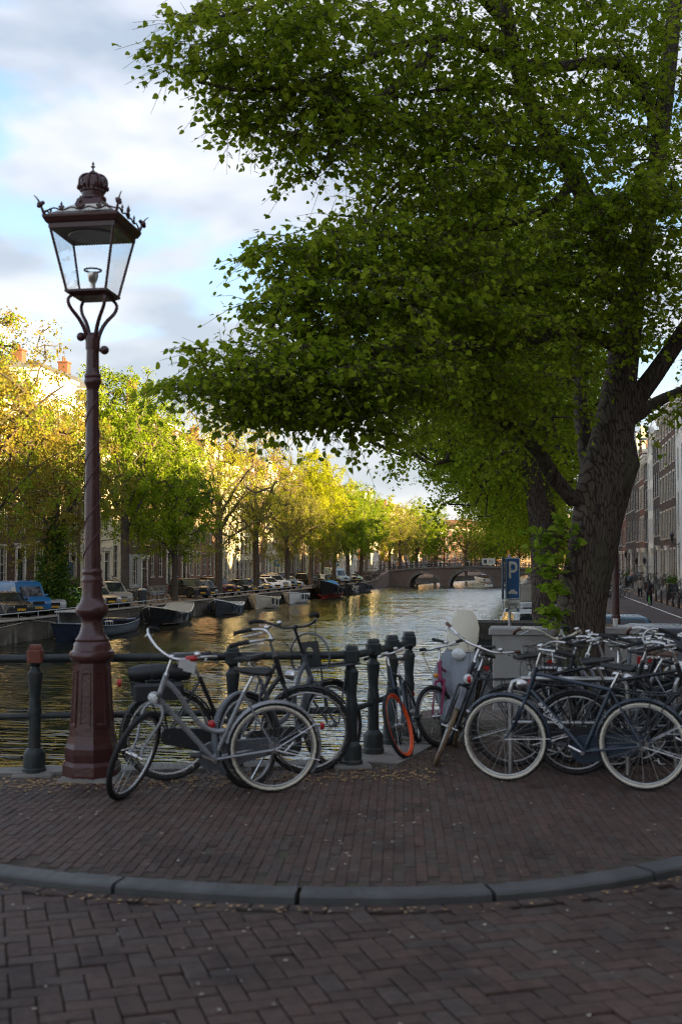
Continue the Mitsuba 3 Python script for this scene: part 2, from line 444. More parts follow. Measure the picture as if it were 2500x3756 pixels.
# ------------------------------------------------------------------ ground, water, quays, road and pavement
def grid(xs, ys, zf):
    X, Y = np.meshgrid(xs, ys)
    v = np.stack([X, Y, zf(X, Y)], -1).reshape(-1, 3)
    n, m = len(xs), len(ys)
    i, j = np.meshgrid(np.arange(n - 1), np.arange(m - 1))
    a = (j * n + i).ravel()
    return v, np.vstack([np.stack([a, a + 1, a + n + 1], 1), np.stack([a, a + n + 1, a + n], 1)])

def sheet(poly, z):
    v, f = trimesh.creation.triangulate_polygon(Polygon(poly), engine='earcut')
    f = np.asarray(f)
    a = v[f[:, 1]] - v[f[:, 0]]; b = v[f[:, 2]] - v[f[:, 0]]
    flip = a[:, 0] * b[:, 1] - a[:, 1] * b[:, 0] < 0
    f[flip] = f[flip][:, ::-1]
    return np.column_stack([v, np.full(len(v), z)]), f

def RZ(y):
    t = np.clip((np.asarray(y, float) - 11.5) / 15, 0, 1)
    return -1.15 * t * t * (3 - 2 * t)

def project(p):
    q = np.asarray(p, float) - [0, 0, EYE]
    up = np.cross(RIGHT, LOOK)
    z = q @ LOOK
    f = 340.5 / math.tan(math.radians(16.19))
    return 340.5 + f * (q @ RIGHT) / z, 512 - f * (q @ up) / z, z

struct('ground', grid(np.array([-1200, 1200.]), np.array([-1200, 1200.]), lambda x, y: x * 0 - 4.2), 'earth')
struct('canal', grid(np.linspace(-30, 14, 12), np.linspace(-60, 470, 60), lambda x, y: x * 0 + WATER), 'canal_water', 'rippled water of the canal')

rail_l = C(-14, 8.30)[:2]; rail_c = C(.092, 10.4)[:2]
edge_l, edge_c = C(-14, 8.46)[:2], C(.12, 10.58)[:2]
kerb_c = spline([[-7.0, 11.6, 0], [-4.6, 9.2, 0], [-3.2, 7.95, 0], [-2.056, 7.08, 0], [-1.318, 6.79, 0], [-.228, 6.557, 0], [.748, 6.60, 0], [2.11, 7.27, 0], [3.3, 8.35, 0], [4.6, 10.0, 0], [6.5, 13.2, 0]], 160)
kerb_in = np.array([C(p[0], p[1]) for p in kerb_c])[:, :2]           # back edge of the kerb (pavement side)
tan_ = np.gradient(kerb_in, axis=0); tan_ /= np.linalg.norm(tan_, axis=1, keepdims=True)
nor = np.stack([tan_[:, 1], -tan_[:, 0]], 1)
if (nor[80] @ AHEAD[:2]) > 0: nor = -nor
kerb_out = kerb_in + nor * .170
kerb_side = sorted(range(160), key=lambda i: i)

pave_poly = [tuple(p) for p in kerb_in[(kerb_in[:, 0] > -8.2)]] + [(8, 13.6), (-1.45, 13.6), tuple(edge_c), tuple(C(-7.2, 9.47)[:2])]
pave_poly = Polygon(pave_poly).buffer(0)
pave_poly = max(getattr(pave_poly, 'geoms', [pave_poly]), key=lambda g: g.area)
struct('pavement', sheet(pave_poly, -.0065), 'sand_joint', 'brown brick pavement of the bridge corner')
struct('road', sheet([(-60, -60), (60, -60), (60, 13.4), (9, 13.4)] + [tuple(p) for p in kerb_out[::-1] if -9 < p[0] < 8] + [tuple(C(-9, 9.2)[:2]), (-60, 4)], -.062), 'sand_joint', 'road paved with brown clinkers in herringbone')

brick_rng = random.Random(5)
def brick_ply(l, w, h, c=.006):
    out = []
    for k in range(8):
        v, f = cbox(-l / 2, l / 2, -w / 2, w / 2, -h, 0, c)
        d = mikit.ply((v, f), 'm_paver', False, uv=np.tile([[(k + .5) / 8, ((k * 5) % 8 + .5) / 8]], (len(v), 1)))
        out.append((v, f, d, (k + .5) / 8, ((k * 5) % 8 + .5) / 8))
    return out

def lay(holder, spots, plys, near=300):
    """spots: (x, y, angle, z) in the world; the nearest in view become bricks of their own, the rest one bed."""
    rows = []
    for x, y, a, z in spots:
        u, v, d = project([x, y, z])
        rows.append((d if (-12 < u < 693 and v < 1034) else d + 100, x, y, a, z))
    rows.sort()
    rest_v, rest_f, rest_uv, n = [], [], [], 0
    for i, (_, x, y, a, z) in enumerate(rows):
        bv, bf, d, r1, r2 = plys[brick_rng.randrange(8)]
        m = mov(x, y, z + brick_rng.uniform(-.0025, .0025)) @ rot('z', math.degrees(a) + brick_rng.uniform(-.9, .9)) @ rot('x', brick_rng.uniform(-1.1, 1.1)) @ rot('y', brick_rng.uniform(-.6, .6))
        if i < near:
            if brick_rng.random() < .06: m = m @ mov(0, 0, -.006) @ rot('x', brick_rng.uniform(-2.5, 2.5))
            scene[numbered(holder + '__brick')] = {**d, 'to_world': TT(m.tolist())}
        else:
            rest_v.append(bv @ m[:3, :3].T + m[:3, 3]); rest_f.append(bf + n); n += len(bv)
            rest_uv.append(np.tile([[brick_rng.random(), brick_rng.random()]], (len(bv), 1)))
    if rest_v:
        k = holder + '__outer_bricks'
        scene[k] = mikit.ply((np.vstack(rest_v), np.vstack(rest_f)), 'm_paver', False, uv=np.vstack(rest_uv))
        labels[k] = {'kind': 'stuff', 'label': 'further bricks of the same paving'}

# road: herringbone of 20 x 10 cm clinkers, turned 18 degrees; a row along the kerb
from shapely.geometry import Point, LineString
from shapely import prepared
kerb_line = LineString(kerb_out)
road_area = prepared.prep(Polygon(list(kerb_out + nor * .15) + [tuple(C(9, 6)[:2]), tuple(C(9, 2)[:2]), tuple(C(-9, 2)[:2]), tuple(C(-9, 8)[:2])]).buffer(0))
spots, W = [], .107
ca, sa = math.cos(math.radians(17)), math.sin(math.radians(17))
for i in range(-50, 51):
    for j in range(-10, 95):
        r = (i - j) % 4
        if r == 0: cx, cy, a = i + 1.0, j + .5, 0.0
        elif r == 2: cx, cy, a = i + .5, j + 0.0, math.pi / 2
        else: continue
        gx, gd = cx * W, cy * W
        x, d = ca * gx - sa * gd + 1.2, sa * gx + ca * gd + .2
        if not (3.4 < d < 11 and abs(x) < .34 * d + .9): continue
        p = C(x, d)
        if road_area.contains(Point(p[:2])):
            spots.append((p[0], p[1], YAW + a + math.radians(17), -.042))
lay('road', spots, brick_ply(.207, .100, .03))
spots = []
L = np.concatenate([[0], np.cumsum(np.linalg.norm(np.diff(kerb_out, axis=0), axis=1))])
for s in np.arange(.1, L[-1], .203):
    q = np.array([np.interp(s, L, kerb_out[:, k] + nor[:, k] * .07) for k in (0, 1)])
    t = np.array([np.interp(s, L, tan_[:, k]) for k in (0, 1)])
    spots.append((q[0], q[1], math.atan2(t[1], t[0]), -.044))
for s in spots:
    if abs(project([s[0], s[1], 0])[0] - 340) < 420:
        bv, bf, d, _, _ = (B_ROW := globals().get('B_ROW') or brick_ply(.195, .1, .03))[brick_rng.randrange(8)]
        scene[numbered('road__gutter_brick')] = {**d, 'to_world': TT((mov(*s[:2], s[3]) @ rot('z', math.degrees(s[2]))).tolist())}

# pavement: courses of 20 x 6 cm bricks that run away from the road
spots = []
inside = prepared.prep(pave_poly.buffer(-.06))
for i in range(-95, 110):
    for j in range(28, 66):
        x, d = i * .0655, j * .205 + (.1025 if i % 2 else 0)
        if abs(x) > .32 * d + .5: continue
        x2 = x + .05 * (d - 8)
        p = C(x2, d)
        if d < 12.0 and inside.contains(Point(p[:2])):
            spots.append((p[0], p[1], YAW + math.radians(87), 0))
lay('pavement', spots, brick_ply(.201, .0625, .03, .004))

# kerb stones
labels['kerb'] = {'kind': 'structure', 'label': 'curved kerb of long blue-grey stones'}
Lk = np.concatenate([[0], np.cumsum(np.linalg.norm(np.diff(kerb_in, axis=0), axis=1))])
at = lambda s, A: np.array([np.interp(s, Lk, A[:, k]) for k in (0, 1)])
s0 = np.interp(-.228, kerb_c[:, 0], Lk)
for k in range(-6, 7):
    a, b = s0 + k * 1.02 + .02, s0 + (k + 1) * 1.02 - .006
    ring = []
    for s in np.linspace(a, b, 29):
        i, o = at(s, kerb_in), at(s, kerb_out)
        n_ = (o - i) / np.linalg.norm(o - i)
        P = lambda t, z: [*(i + n_ * t), z]
        ring.append([P(.004, -.2), P(.004, -.004), P(.012, .004), P(.138, .001), P(.157, -.005), P(.167, -.016), P(.172, -.2)])
    v, f = loft(ring); q = meshkit.fbm(v * 14, 3, 6) - .5; q2 = meshkit.fbm(v * 55, 2, 8) - .5
    v = v + np.column_stack([q * .010, q * .010, (q * .008 + q2 * .006) + brick_rng.uniform(-.004, .004)])
    part('kerb', 'stone', (v, f), 'kerb_stone')

# bridge side and right quay wall down to the water
def wallmesh(pts, z0, z1, th=.5):
    ms = []
    for a, b in zip(pts[:-1], pts[1:]):
        a, b = np.asarray(a, float), np.asarray(b, float)
        t = (b - a) / np.linalg.norm(b - a); n_ = np.array([t[1], -t[0]])
        q = np.array([[*a, z0], [*b, z0], [*(b + n_ * th), z0], [*(a + n_ * th), z0], [*a, z1], [*b, z1], [*(b + n_ * th), z1], [*(a + n_ * th), z1]])
        ms.append((q, BOXF))
    return cat(ms)
w = thing('bridge_wall', 'stone edge of the near bridge under the iron railing', 'wall')
part(w, 'masonry', wallmesh([edge_l, edge_c], -4.2, -.25), 'brick_dark')
part(w, 'edge_stone', wallmesh([edge_l + AHEAD[:2] * .05, edge_c + AHEAD[:2] * .05], -.249, .03, .3), 'grey_stone')
rq = [tuple(edge_c), (-1.40, 11.6), (RQ, 24), (RQ, 60), (RQ, 470)]
w = thing('quay_wall', 'brick quay wall under the big tree on the right bank', 'wall')
zz = [0, RZ(12), RZ(24), RZ(60), RZ(470)]
ms, ms2 = [], []
for (a, b, za, zb) in zip(rq[:-1], rq[1:], zz[:-1], zz[1:]):
    v, f = wallmesh([a, b], -4.2, 0); v = v.copy(); v[[4, 7], 2] = za - .2; v[[5, 6], 2] = zb - .2; ms.append((v, f))
    v, f = wallmesh([(a[0] - .04, a[1]), (b[0] - .04, b[1])], -.2, 0, .45); v = v.copy(); v[[0, 3], 2] = za - .198; v[[1, 2], 2] = zb - .198; v[[4, 7], 2] = za + .02; v[[5, 6], 2] = zb + .02; ms2.append((v, f))
part(w, 'masonry', cat(ms), 'water_stone'); part(w, 'coping', cat(ms2), 'grey_stone')

# right bank street
ys = np.concatenate([np.linspace(13.5, 40, 28), np.linspace(45, 480, 30)])
struct('right_quay', grid(np.linspace(RQ + .1, 5.2, 5), ys, lambda x, y: RZ(y)), 'quay_cobble', 'brick quay between the trees on the right bank')
struct('street', grid(np.linspace(5.2, 9.6, 5), ys, lambda x, y: RZ(y) - .02), 'street_asphalt', 'narrow reddish street on the right bank')
struct('footpath', grid(np.linspace(9.6, 11.7, 4), ys, lambda x, y: RZ(y) + .03), 'quay_cobble', 'footpath along the houses on the right bank')
struct('path_line', grid(np.array([7.72, 7.86]), ys, lambda x, y: RZ(y) - .014), 'road_paint', 'white line along the street')
for k, (x, y, L_) in enumerate([(5.5 + .58 * i, 52, .34) for i in range(4)]):
    struct('hump_mark' + ('_%03d' % k if k else ''), grid(np.array([x, x + .30]), np.linspace(y, y + 3.2, 3), lambda X, Y: RZ(Y) - .014), 'road_paint', 'white block marking on the speed hump')
struct('hump_line', grid(np.array([5.4, 7.7]), np.array([58.4, 58.9]), lambda X, Y: RZ(Y) - .014), 'road_paint', 'white line across the street')

# left quay
struct('left_street', grid(np.array([-46, LQ + .2]), np.linspace(-60, 480, 30), lambda x, y: x * 0 + LZ), 'quay_cobble', 'brick quay and street on the left bank')
w = thing('quay_wall', 'long stained stone quay wall behind the moored boats on the left bank', 'wall')
part(w, 'masonry', bx(LQ - .6, LQ, -60, 480, -4.2, LZ - .18), 'water_stone')
for k, y in enumerate(np.arange(52, 200, 2.4)):
    part(w, 'coping_stone', cbox(LQ - .62, LQ + .05, y + .01, y + 2.39, LZ - .178, LZ + .04, .02), 'grey_stone')
part(w, 'far_coping', bx(LQ - .62, LQ + .05, 200.8, 480, LZ - .178, LZ + .04), 'grey_stone')
part(w, 'near_coping', bx(LQ - .62, LQ + .05, -60, 51.9, LZ - .178, LZ + .04), 'grey_stone')
g = thing('quay_railing', 'low green pipe rail along the edge of the left quay', 'railing')
for y0, y1 in ((55, 87), (99, 150)):
    part(g, 'rail', tube([[LQ - .25, y0, LZ + .38], [LQ - .25, y1, LZ + .38]], .032, 8), 'galvanised')
    for y in np.arange(y0 + .3, y1, 2.6):
        part(g, 'post', tube([[LQ - .25, y, LZ], [LQ - .25, y, LZ + .38]], .024, 6), 'galvanised')

# fallen petals, bud scales and leaves on the brick
lit = random.Random(8)
def litter(name, n, box_, size, mat_, label, bias=None):
    vs, fs, k = [], [], 0
    for _ in range(n):
        x, d = lit.uniform(*box_[0]), lit.uniform(*box_[1])
        if bias: x, d = bias(x, d)
        p = C(x, d); on = pave_poly.contains(Point(p[:2]))
        z = (.004 if on else -.036)
        s, a = size * lit.uniform(.5, 1.4), lit.uniform(0, 6.28)
        q = np.array([[-1, -.5, 0], [0, -.7, .15], [1, 0, .35], [.1, .7, .1], [-.8, .5, .3]]) * s
        c_, s_ = math.cos(a), math.sin(a)
        q = q @ np.array([[c_, s_, 0], [-s_, c_, 0], [0, 0, 1]]) + [p[0], p[1], z]
        vs.append(q); fs.append(np.array([[0, 1, 4], [1, 3, 4], [1, 2, 3]]) + k); k += 5
    struct(name, (np.vstack(vs), np.vstack(fs)), mat_, label); labels[name]['kind'] = 'stuff'
litter('fallen_petals', 300, ((-3.2, 3.4), (4.0, 10.2)), .011, 'white_petal', 'pale petals scattered over the brick paving')
litter('dry_leaves', 700, ((-2.9, .8), (9.2, 10.4)), .018, 'dry_litter', 'dry brown leaves along the foot of the railing', lambda x, d: (x, 9.75 + .12 * x + lit.gauss(.12, .16)))
litter('corner_leaves', 900, ((.2, 2.4), (10.2, 12.5)), .018, 'leaf_litter', 'dry leaves and bud scales in the corner by the railing')
litter('gutter_leaves', 130, ((-2.6, 2.8), (6, 7)), .013, 'dry_litter', 'brown bud scales in the gutter along the kerb', lambda x, d: (x, np.interp(x, kerb_c[:, 0], kerb_c[:, 1]) - .27 - abs(lit.gauss(0, .05))))
# ------------------------------------------------------------------ canal houses
PLY = {}
def cached(k, make, smooth=False):
    if k not in PLY:
        PLY[k] = mikit.ply(make(), None, smooth)
    return PLY[k]

def put(key, d, mat_, m):
    key = numbered(key)
    scene[key] = {**d, 'bsdf': {'type': 'ref', 'id': 'm_' + mat_}, 'to_world': TT(np.asarray(m).tolist())}
    return key

def win_frame(w, h, style):
    b = .085
    ms = [bx(-w / 2, -w / 2 + b, 0, .09, 0, h), bx(w / 2 - b, w / 2, 0, .09, 0, h), bx(-w / 2 + b, w / 2 - b, 0.001, .089, h - b, h), bx(-w / 2 - .06, w / 2 + .06, -.10, .088, -.09, .001)]
    if style == 'sash':
        ms += [bx(-w / 2 + b, w / 2 - b, .02, .08, h * .5 - .03, h * .5 + .03), bx(-.018, .018, .03, .075, b * .5, h - b)]
        ms += [bx(-w / 2 + b, w / 2 - b, .035, .07, h * q - .014, h * q + .014) for q in (.26, .74)]
    elif style == 'cross':
        ms += [bx(-.03, .03, .02, .08, 0, h - b), bx(-w / 2 + b, w / 2 - b, .021, .079, h * .66 - .03, h * .66 + .03)]
    else:
        ms += [bx(-w / 2 + b, w / 2 - b, .02, .08, h * .55 - .03, h * .55 + .03)]
    return cat(ms)

def house(name, frame, w, h, floors, bays, brick, trim, top, label, group=None, style='sash', door='door_green', ground='same', depth=12, windows=True, door_bay=None, surround=None, win_w=None, steps=5, roofmat='roof_tile', arched=False, beam=False, fhs=None, flatmat=None, glass=True):
    key = thing(name, label, 'house', group)
    g = .95 if steps else .25                       # height of the main floor above the street
    wts = fhs or [1.12] + [1.1] + [1.0 - .1 * k for k in range(floors - 2)]
    wts = np.array(wts[:floors]) / sum(wts[:floors]) * (h - g - .3)
    zb = g + np.concatenate([[0], np.cumsum(wts)])
    holes, wins = [], []
    bw = w / bays
    if door_bay is None: door_bay = bays - 1 if bays > 2 else 0
    ww = win_w or min(bw * .62, 1.25)
    dr_ = None
    for f in range(floors):
        fh = wts[f]
        for b in range(bays):
            cx = bw * (b + .5)
            if f == 0 and b == door_bay:
                dw, dh = min(1.25, ww), min(3.1, fh * .84)
                dr_ = (cx, g, dw, dh); holes.append(sbox(cx - dw / 2, g - .02, cx + dw / 2, g + dh)); continue
            z0 = zb[f] + fh * .20; wh = fh * .70
            wins.append((cx, z0, ww, wh)); holes.append(sbox(cx - ww / 2, z0, cx + ww / 2, z0 + wh))
    # gable outline
    out = [(0, -.6), (w, -.6), (w, h)]
    apex = h
    if top == 'neck':
        a = w * .27; apex = h + w * .52
        out += [(w, h + .1), (w / 2 + a + .5, h + .5), (w / 2 + a, h + 1.0), (w / 2 + a, apex - .6), (w / 2 + a * .6, apex - .1), (w / 2, apex + .35), (w / 2 - a * .6, apex - .1), (w / 2 - a, apex - .6), (w / 2 - a, h + 1.0), (w / 2 - a - .5, h + .5), (0, h + .1)]
        holes.append(sbox(w / 2 - .45, h + .3, w / 2 + .45, h + 1.7)); wins.append((w / 2, h + .3, .9, 1.4))
    elif top == 'bell':
        apex = h + w * .48
        xs = np.linspace(0, 1, 9)
        right = [(w - (w / 2 - .7) * (s ** .7), h + (apex - h - .4) * (s ** 1.9 if s < .55 else s ** 1.2)) for s in xs]
        out += right + [(w / 2 + .5, apex + .1), (w / 2, apex + .35), (w / 2 - .5, apex + .1)] + [(w - x, z) for x, z in right[::-1]]
        holes.append(sbox(w / 2 - .4, h + .3, w / 2 + .4, h + 1.5)); wins.append((w / 2, h + .3, .8, 1.2))
    elif top == 'step':
        apex = h + w * .5; n = 4
        r = []
        for k in range(n):
            x = w - (w / 2 - .5) * k / n; r += [(x, h + (apex - h) * k / n), (x, h + (apex - h) * (k + 1) / n)]
        out += r + [(w - x, z) for x, z in r[::-1]]
        holes.append(sbox(w / 2 - .4, h + .4, w / 2 + .4, h + 1.6)); wins.append((w / 2, h + .4, .8, 1.2))
    else:
        out += [(0, h)]
    seen, poly = [], Polygon(out).buffer(0)
    if windows:
        for q in holes: poly = poly.difference(q)
    poly = max(getattr(poly, 'geoms', [poly]), key=lambda q: q.area)
    part(key, 'wall', tf(prism(poly, .32), np.eye(4)), brick, m=frame)
    part(key, 'side_wall', cat([bx(.001, .32, .321, depth, -.6, h - .05), bx(w - .32, w - .001, .321, depth, -.6, h - .05), bx(.32, w - .32, depth - .3, depth - .001, -.6, h - .05)]), brick, m=frame)
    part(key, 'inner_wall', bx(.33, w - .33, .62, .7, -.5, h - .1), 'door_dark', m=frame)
    if ground != 'same':
        pol = sbox(-.001, -.6, w + .001, zb[1] - .05)
        for q in holes: pol = pol.difference(q.buffer(.02, join_style=2))
        for gi, q in enumerate(getattr(pol, 'geoms', [pol])):
            part(key, 'ground_floor_facing', tf(prism(q, .04), mov(0, -.038, 0)), ground, m=frame)
    elif steps:
        part(key, 'plinth', bx(.0, w, -.05, -.001, -.6, g - .15), 'grey_stone', m=frame)
    if windows:
        for cx, z0, a, b in wins:
            k = put(key + '__window', cached(('f', round(a, 2), round(b, 2), style), lambda: win_frame(round(a, 2), round(b, 2), style)), trim, frame @ mov(cx, .06, z0))
            if glass:
                scene[k + '__pane'] = {**cached(('p', round(a, 2), round(b, 2)), lambda: bx(-a / 2 + .02, a / 2 - .02, .05, .058, .01, b - .02)), 'bsdf': {'type': 'ref', 'id': 'm_house_glass'}, 'to_world': TT((frame @ mov(cx, .06, z0)).tolist())}
        if surround:
            ms = []
            for cx, z0, a, b in wins[: (bays - 1) + bays * (floors - 1)]:
                t = .16
                ms += [bx(cx - a / 2 - t, cx - a / 2, -.05, .0, z0 - .02, z0 + b + t), bx(cx + a / 2, cx + a / 2 + t, -.05, .0, z0 - .02, z0 + b + t), bx(cx - a / 2, cx + a / 2, -.0495, .0, z0 + b, z0 + b + t)]
            part(key, 'window_surround', cat(ms), surround, m=frame, kind='stuff')
        if dr_:
            cx, z0, dw, dh = dr_
            ms = [bx(cx - dw / 2 - .28, cx - dw / 2, -.10, .1, g - .02, g + dh + .18), bx(cx + dw / 2, cx + dw / 2 + .28, -.10, .1, g - .02, g + dh + .18), bx(cx - dw / 2 - .4, cx + dw / 2 + .4, -.22, .1, g + dh + .181, g + dh + .46), bx(cx - dw / 2 - .5, cx + dw / 2 + .5, -.30, .1, g + dh + .461, g + dh + .58), bx(cx - dw / 2, cx + dw / 2, .02, .1, g + dh * .74, g + dh * .74 + .09)]
            part(key, 'door_surround', cat(ms), trim, m=frame)
            d = put(key + '__door', cached(('d', round(dw, 2), round(dh, 2)), lambda: cat([bx(-dw / 2, dw / 2, 0, .06, 0, dh * .74)] + [bx(x - .18, x + .18, -.02, -.001, z, z + .7) for x in (-.24, .24) for z in (.15, 1.15)])), door, frame @ mov(cx, .12, g))
            scene[key + '__fanlight'] = shape(bx(cx - dw / 2, cx + dw / 2, .12, .13, g + dh * .74 + .09, g + dh), 'house_glass', m=frame)
            if steps:
                n = 5
                part(key, 'stoop', cat([bx(cx - .75, cx + .75, -.28 * (n - i) - .02, -.051, (g - .02) * i / n, (g - .02) * (i + 1) / n - .001) for i in range(n)] + [bx(cx - .76, cx + .76, -1.44, -1.43, -.5, 0)]), 'granite_step', m=frame)
                for sx in (-.72, .72):
                    part(key, 'stoop_railing', cat([tube([[cx + sx, -1.36, 1.05], [cx + sx, -.25, g + 1.0], [cx + sx, -.1, g + 1.0]], .028, 6), tube([[cx + sx, -1.36, 0.1], [cx + sx, -1.36, 1.1]], .032, 6), tube([[cx + sx, -.35, g - .1], [cx + sx, -.35, g + .98]], .024, 6), tube([[cx + sx, -.85, .4], [cx + sx, -.85, g + .55]], .02, 6)]), 'black_paint', m=frame)
    # top
    if top in ('cornice', 'mansard', 'flat', 'attic'):
        ms = [bx(-.08, w + .08, -.10, .3, h - .85, h - .45), bx(-.16, w + .16, -.34, .3, h - .449, h - .2), bx(-.24, w + .24, -.50, .3, h - .199, h + .04)]
        n = int(w / .75)
        ms += [bx(w * (i + .5) / n - .13, w * (i + .5) / n + .13, -.30, -.101, h - .80, h - .45) for i in range(n)]
        if top == 'flat': ms = [bx(-.03, w + .03, -.06, .33, h - .35, h + .05)]
        part(key, 'cornice', cat(ms), trim, m=frame)
    if top == 'attic':
        a0, a1 = w * .12, w * .88
        part(key, 'attic_wall', cat([bx(a0, a1, .02, 3.5, h + .041, h + 1.9), bx(a0 - .15, a1 + .15, -.2, 3.6, h + 1.901, h + 2.15)]), trim, m=frame)
    if top in ('neck', 'bell', 'step'):
        edge = Polygon(out).buffer(0)
        up = sbox(-1, h - .05, w + 1, apex + 2)
        band = edge.buffer(.07).difference(edge.buffer(-.22)).intersection(up)
        part(key, 'gable_coping', cat([tf(prism(q, .5), mov(0, -.1, 0)) for q in getattr(band, 'geoms', [band])]), trim, m=frame)
    rh = min(w * .5, 3.8)
    if top in ('neck', 'bell', 'step'):
        r = np.array([[[0, .33, h - .1], [w / 2, .33, h + min(rh, apex - h - .3)], [w, .33, h - .1]], [[0, depth, h - .1], [w / 2, depth, h + min(rh, apex - h - .3)], [w, depth, h - .1]]])
        part(key, 'roof', loft(r), roofmat, m=frame)
    elif top != 'flat':
        y0 = .3 if top != 'attic' else .6
        r = np.array([[[0, y0, h + .04], [0, depth * .36, h + rh], [0, depth * .64, h + rh], [0, depth, h + .04]], [[w, y0, h + .04], [w, depth * .36, h + rh], [w, depth * .64, h + rh], [w, depth, h + .04]]])
        part(key, 'roof', loft(r), roofmat, m=frame)
        if windows:
            part(key, 'dormer', cat([bx(w / 2 - .75, w / 2 + .75, .9, 3.2, h + .05, h + 1.75), bx(w / 2 - .9, w / 2 + .9, .78, 3.3, h + 1.751, h + 1.9)]), trim, m=frame)
    else:
        part(key, 'roof', bx(.01, w - .01, .33, depth, h - .3, h - .01), 'roof_slate', m=frame)
    if windows:
        part(key, 'chimney', cat([bx(w - 1.3, w - .4, depth * .42, depth * .42 + .9, h + .2, h + rh + 1.3), bx(w - 1.38, w - .32, depth * .42 - .08, depth * .42 + .98, h + rh + 1.301, h + rh + 1.45)] + [tube([[w - 1.1 + q, depth * .46, h + rh + 1.45], [w - 1.1 + q, depth * .46, h + rh + 1.9]], .1, 8) for q in (0, .45)]), 'brick_red', m=frame)
    if beam:
        part(key, 'hoist_beam', bx(w / 2 - .1, w / 2 + .1, -1.1, 0, apex - 1.0 if top in ('neck', 'bell') else h + 1.4, apex - .75 if top in ('neck', 'bell') else h + 1.65), trim, m=frame)
    return key

FL, FR = -39.0, 11.7
def left_frame(y): return axis_frame([FL, y, LZ], [0, 1, 0])
def right_frame(y, w): return axis_frame([FR, y + w, float(RZ(y + w / 2)) + .03], [0, -1, 0])

LEFT = [  # width, height, floors, bays, brick, trim, top, label, more
 (9.5, 15.2, 4, 3, 'brick_brown', 'white_trim', 'cornice', 'brown brick house at the left edge with white sash windows, behind a reddish tree', dict(surround='cream_trim')),
 (10.5, 16.6, 4, 3, 'brick_brown', 'white_trim', 'attic', 'brown brick house behind the blue van, with a sunlit white attic and white door surround', dict(surround='cream_trim', door_bay=1, beam=True)),
 (10.0, 17.2, 4, 4, 'stucco_cream', 'white_trim', 'cornice', 'pale stucco house behind the ivy covered trunk, crowned by a heavy white bracketed cornice', dict(door_bay=2)),
 (8.0, 14.6, 4, 3, 'brick_brown', 'white_trim', 'neck', 'brown house with a white neck gable and grey ground floor behind the street lamp', dict(ground='stucco_grey', steps=0, beam=True)),
 (11.0, 18.2, 5, 4, 'brick_brown', 'white_trim', 'flat', 'tall plain brown brick house with a flat white edged roof behind the bright green tree', dict(door_bay=2)),
 (8.5, 15.4, 4, 3, 'brick_pink', 'cream_trim', 'cornice', 'pinkish brick house with cream door pilasters behind the parked bicycles', dict(surround='cream_trim', door_bay=0)),
 (7.5, 15.0, 4, 3, 'brick_pink', 'white_trim', 'bell', 'pinkish brick house with a red door and a bell gable', dict(door='door_red', door_bay=2)),
 (8.5, 15.8, 4, 4, 'stucco_cream', 'white_trim', 'cornice', 'cream panelled house with a stone stoop behind the black off-roader', dict(door_bay=1)),
 (9.0, 15.6, 5, 4, 'stucco_white', 'cream_trim', 'flat', 'modern house of pale panels and tall windows behind the thin leaved tree', dict(steps=0, style='plain', win_w=1.5, ground='stucco_grey')),
 (8.0, 15.5, 4, 3, 'brick_pink', 'white_trim', 'cornice', 'pinkish brick house with black stair rail behind the white cars', dict(door_bay=0)),
 (7.0, 14.4, 4, 3, 'stucco_white', 'white_trim', 'neck', 'white plastered house with a neck gable behind the sparse brown tree', dict(beam=True)),
 (8.5, 15.8, 4, 3, 'brick_tan', 'white_trim', 'cornice', 'tan brick house with white base behind the pillar box', dict(ground='stucco_white')),
 (7.0, 15.0, 4, 3, 'brick_brown', 'white_trim', 'bell', 'narrow brown brick house with bell gable behind the black cars near the van', dict()),
 (8.0, 16.2, 4, 3, 'brick_brown', 'white_trim', 'cornice', 'brown brick house behind the light blue van', dict(door_bay=0)),
 (8.0, 15.0, 4, 3, 'stucco_cream', 'white_trim', 'cornice', 'sunlit cream house with arched cellar openings past the light blue van', dict()),
 (7.0, 14.0, 4, 3, 'brick_red', 'white_trim', 'neck', 'red brick neck gable house on the corner before the far bridge, left bank', dict()),
]
y = 77.0
for k_ in range(6): LEFT[k_][8]['roofmat'] = 'roof_slate'
for (w, h, fl, bays, brick, trim, top, lab, more) in LEFT:
    house('canal_house', left_frame(y), w, h, fl, bays, brick, trim, top, lab, 'canal houses on the left bank', **more)
    y += w + .02
rh = random.Random(12)
print('left row ends', y)
y = max(y + 9, 222)
kinds = ['brick_tan', 'stucco_white', 'brick_brown', 'stucco_cream', 'brick_pink', 'brick_red', 'stucco_white', 'brick_brown']
tops = ['cornice', 'neck', 'bell', 'cornice', 'step', 'cornice']
nth = ['first', 'second', 'third', 'fourth', 'fifth', 'sixth', 'seventh', 'eighth', 'ninth', 'tenth', 'eleventh', 'twelfth', 'thirteenth', 'fourteenth', 'fifteenth', 'sixteenth', 'seventeenth', 'eighteenth', 'nineteenth', 'twentieth', 'twenty-first', 'twenty-second', 'twenty-third', 'twenty-fourth', 'twenty-fifth', 'twenty-sixth', 'twenty-seventh', 'twenty-eighth', 'twenty-ninth', 'thirtieth']
i = 0
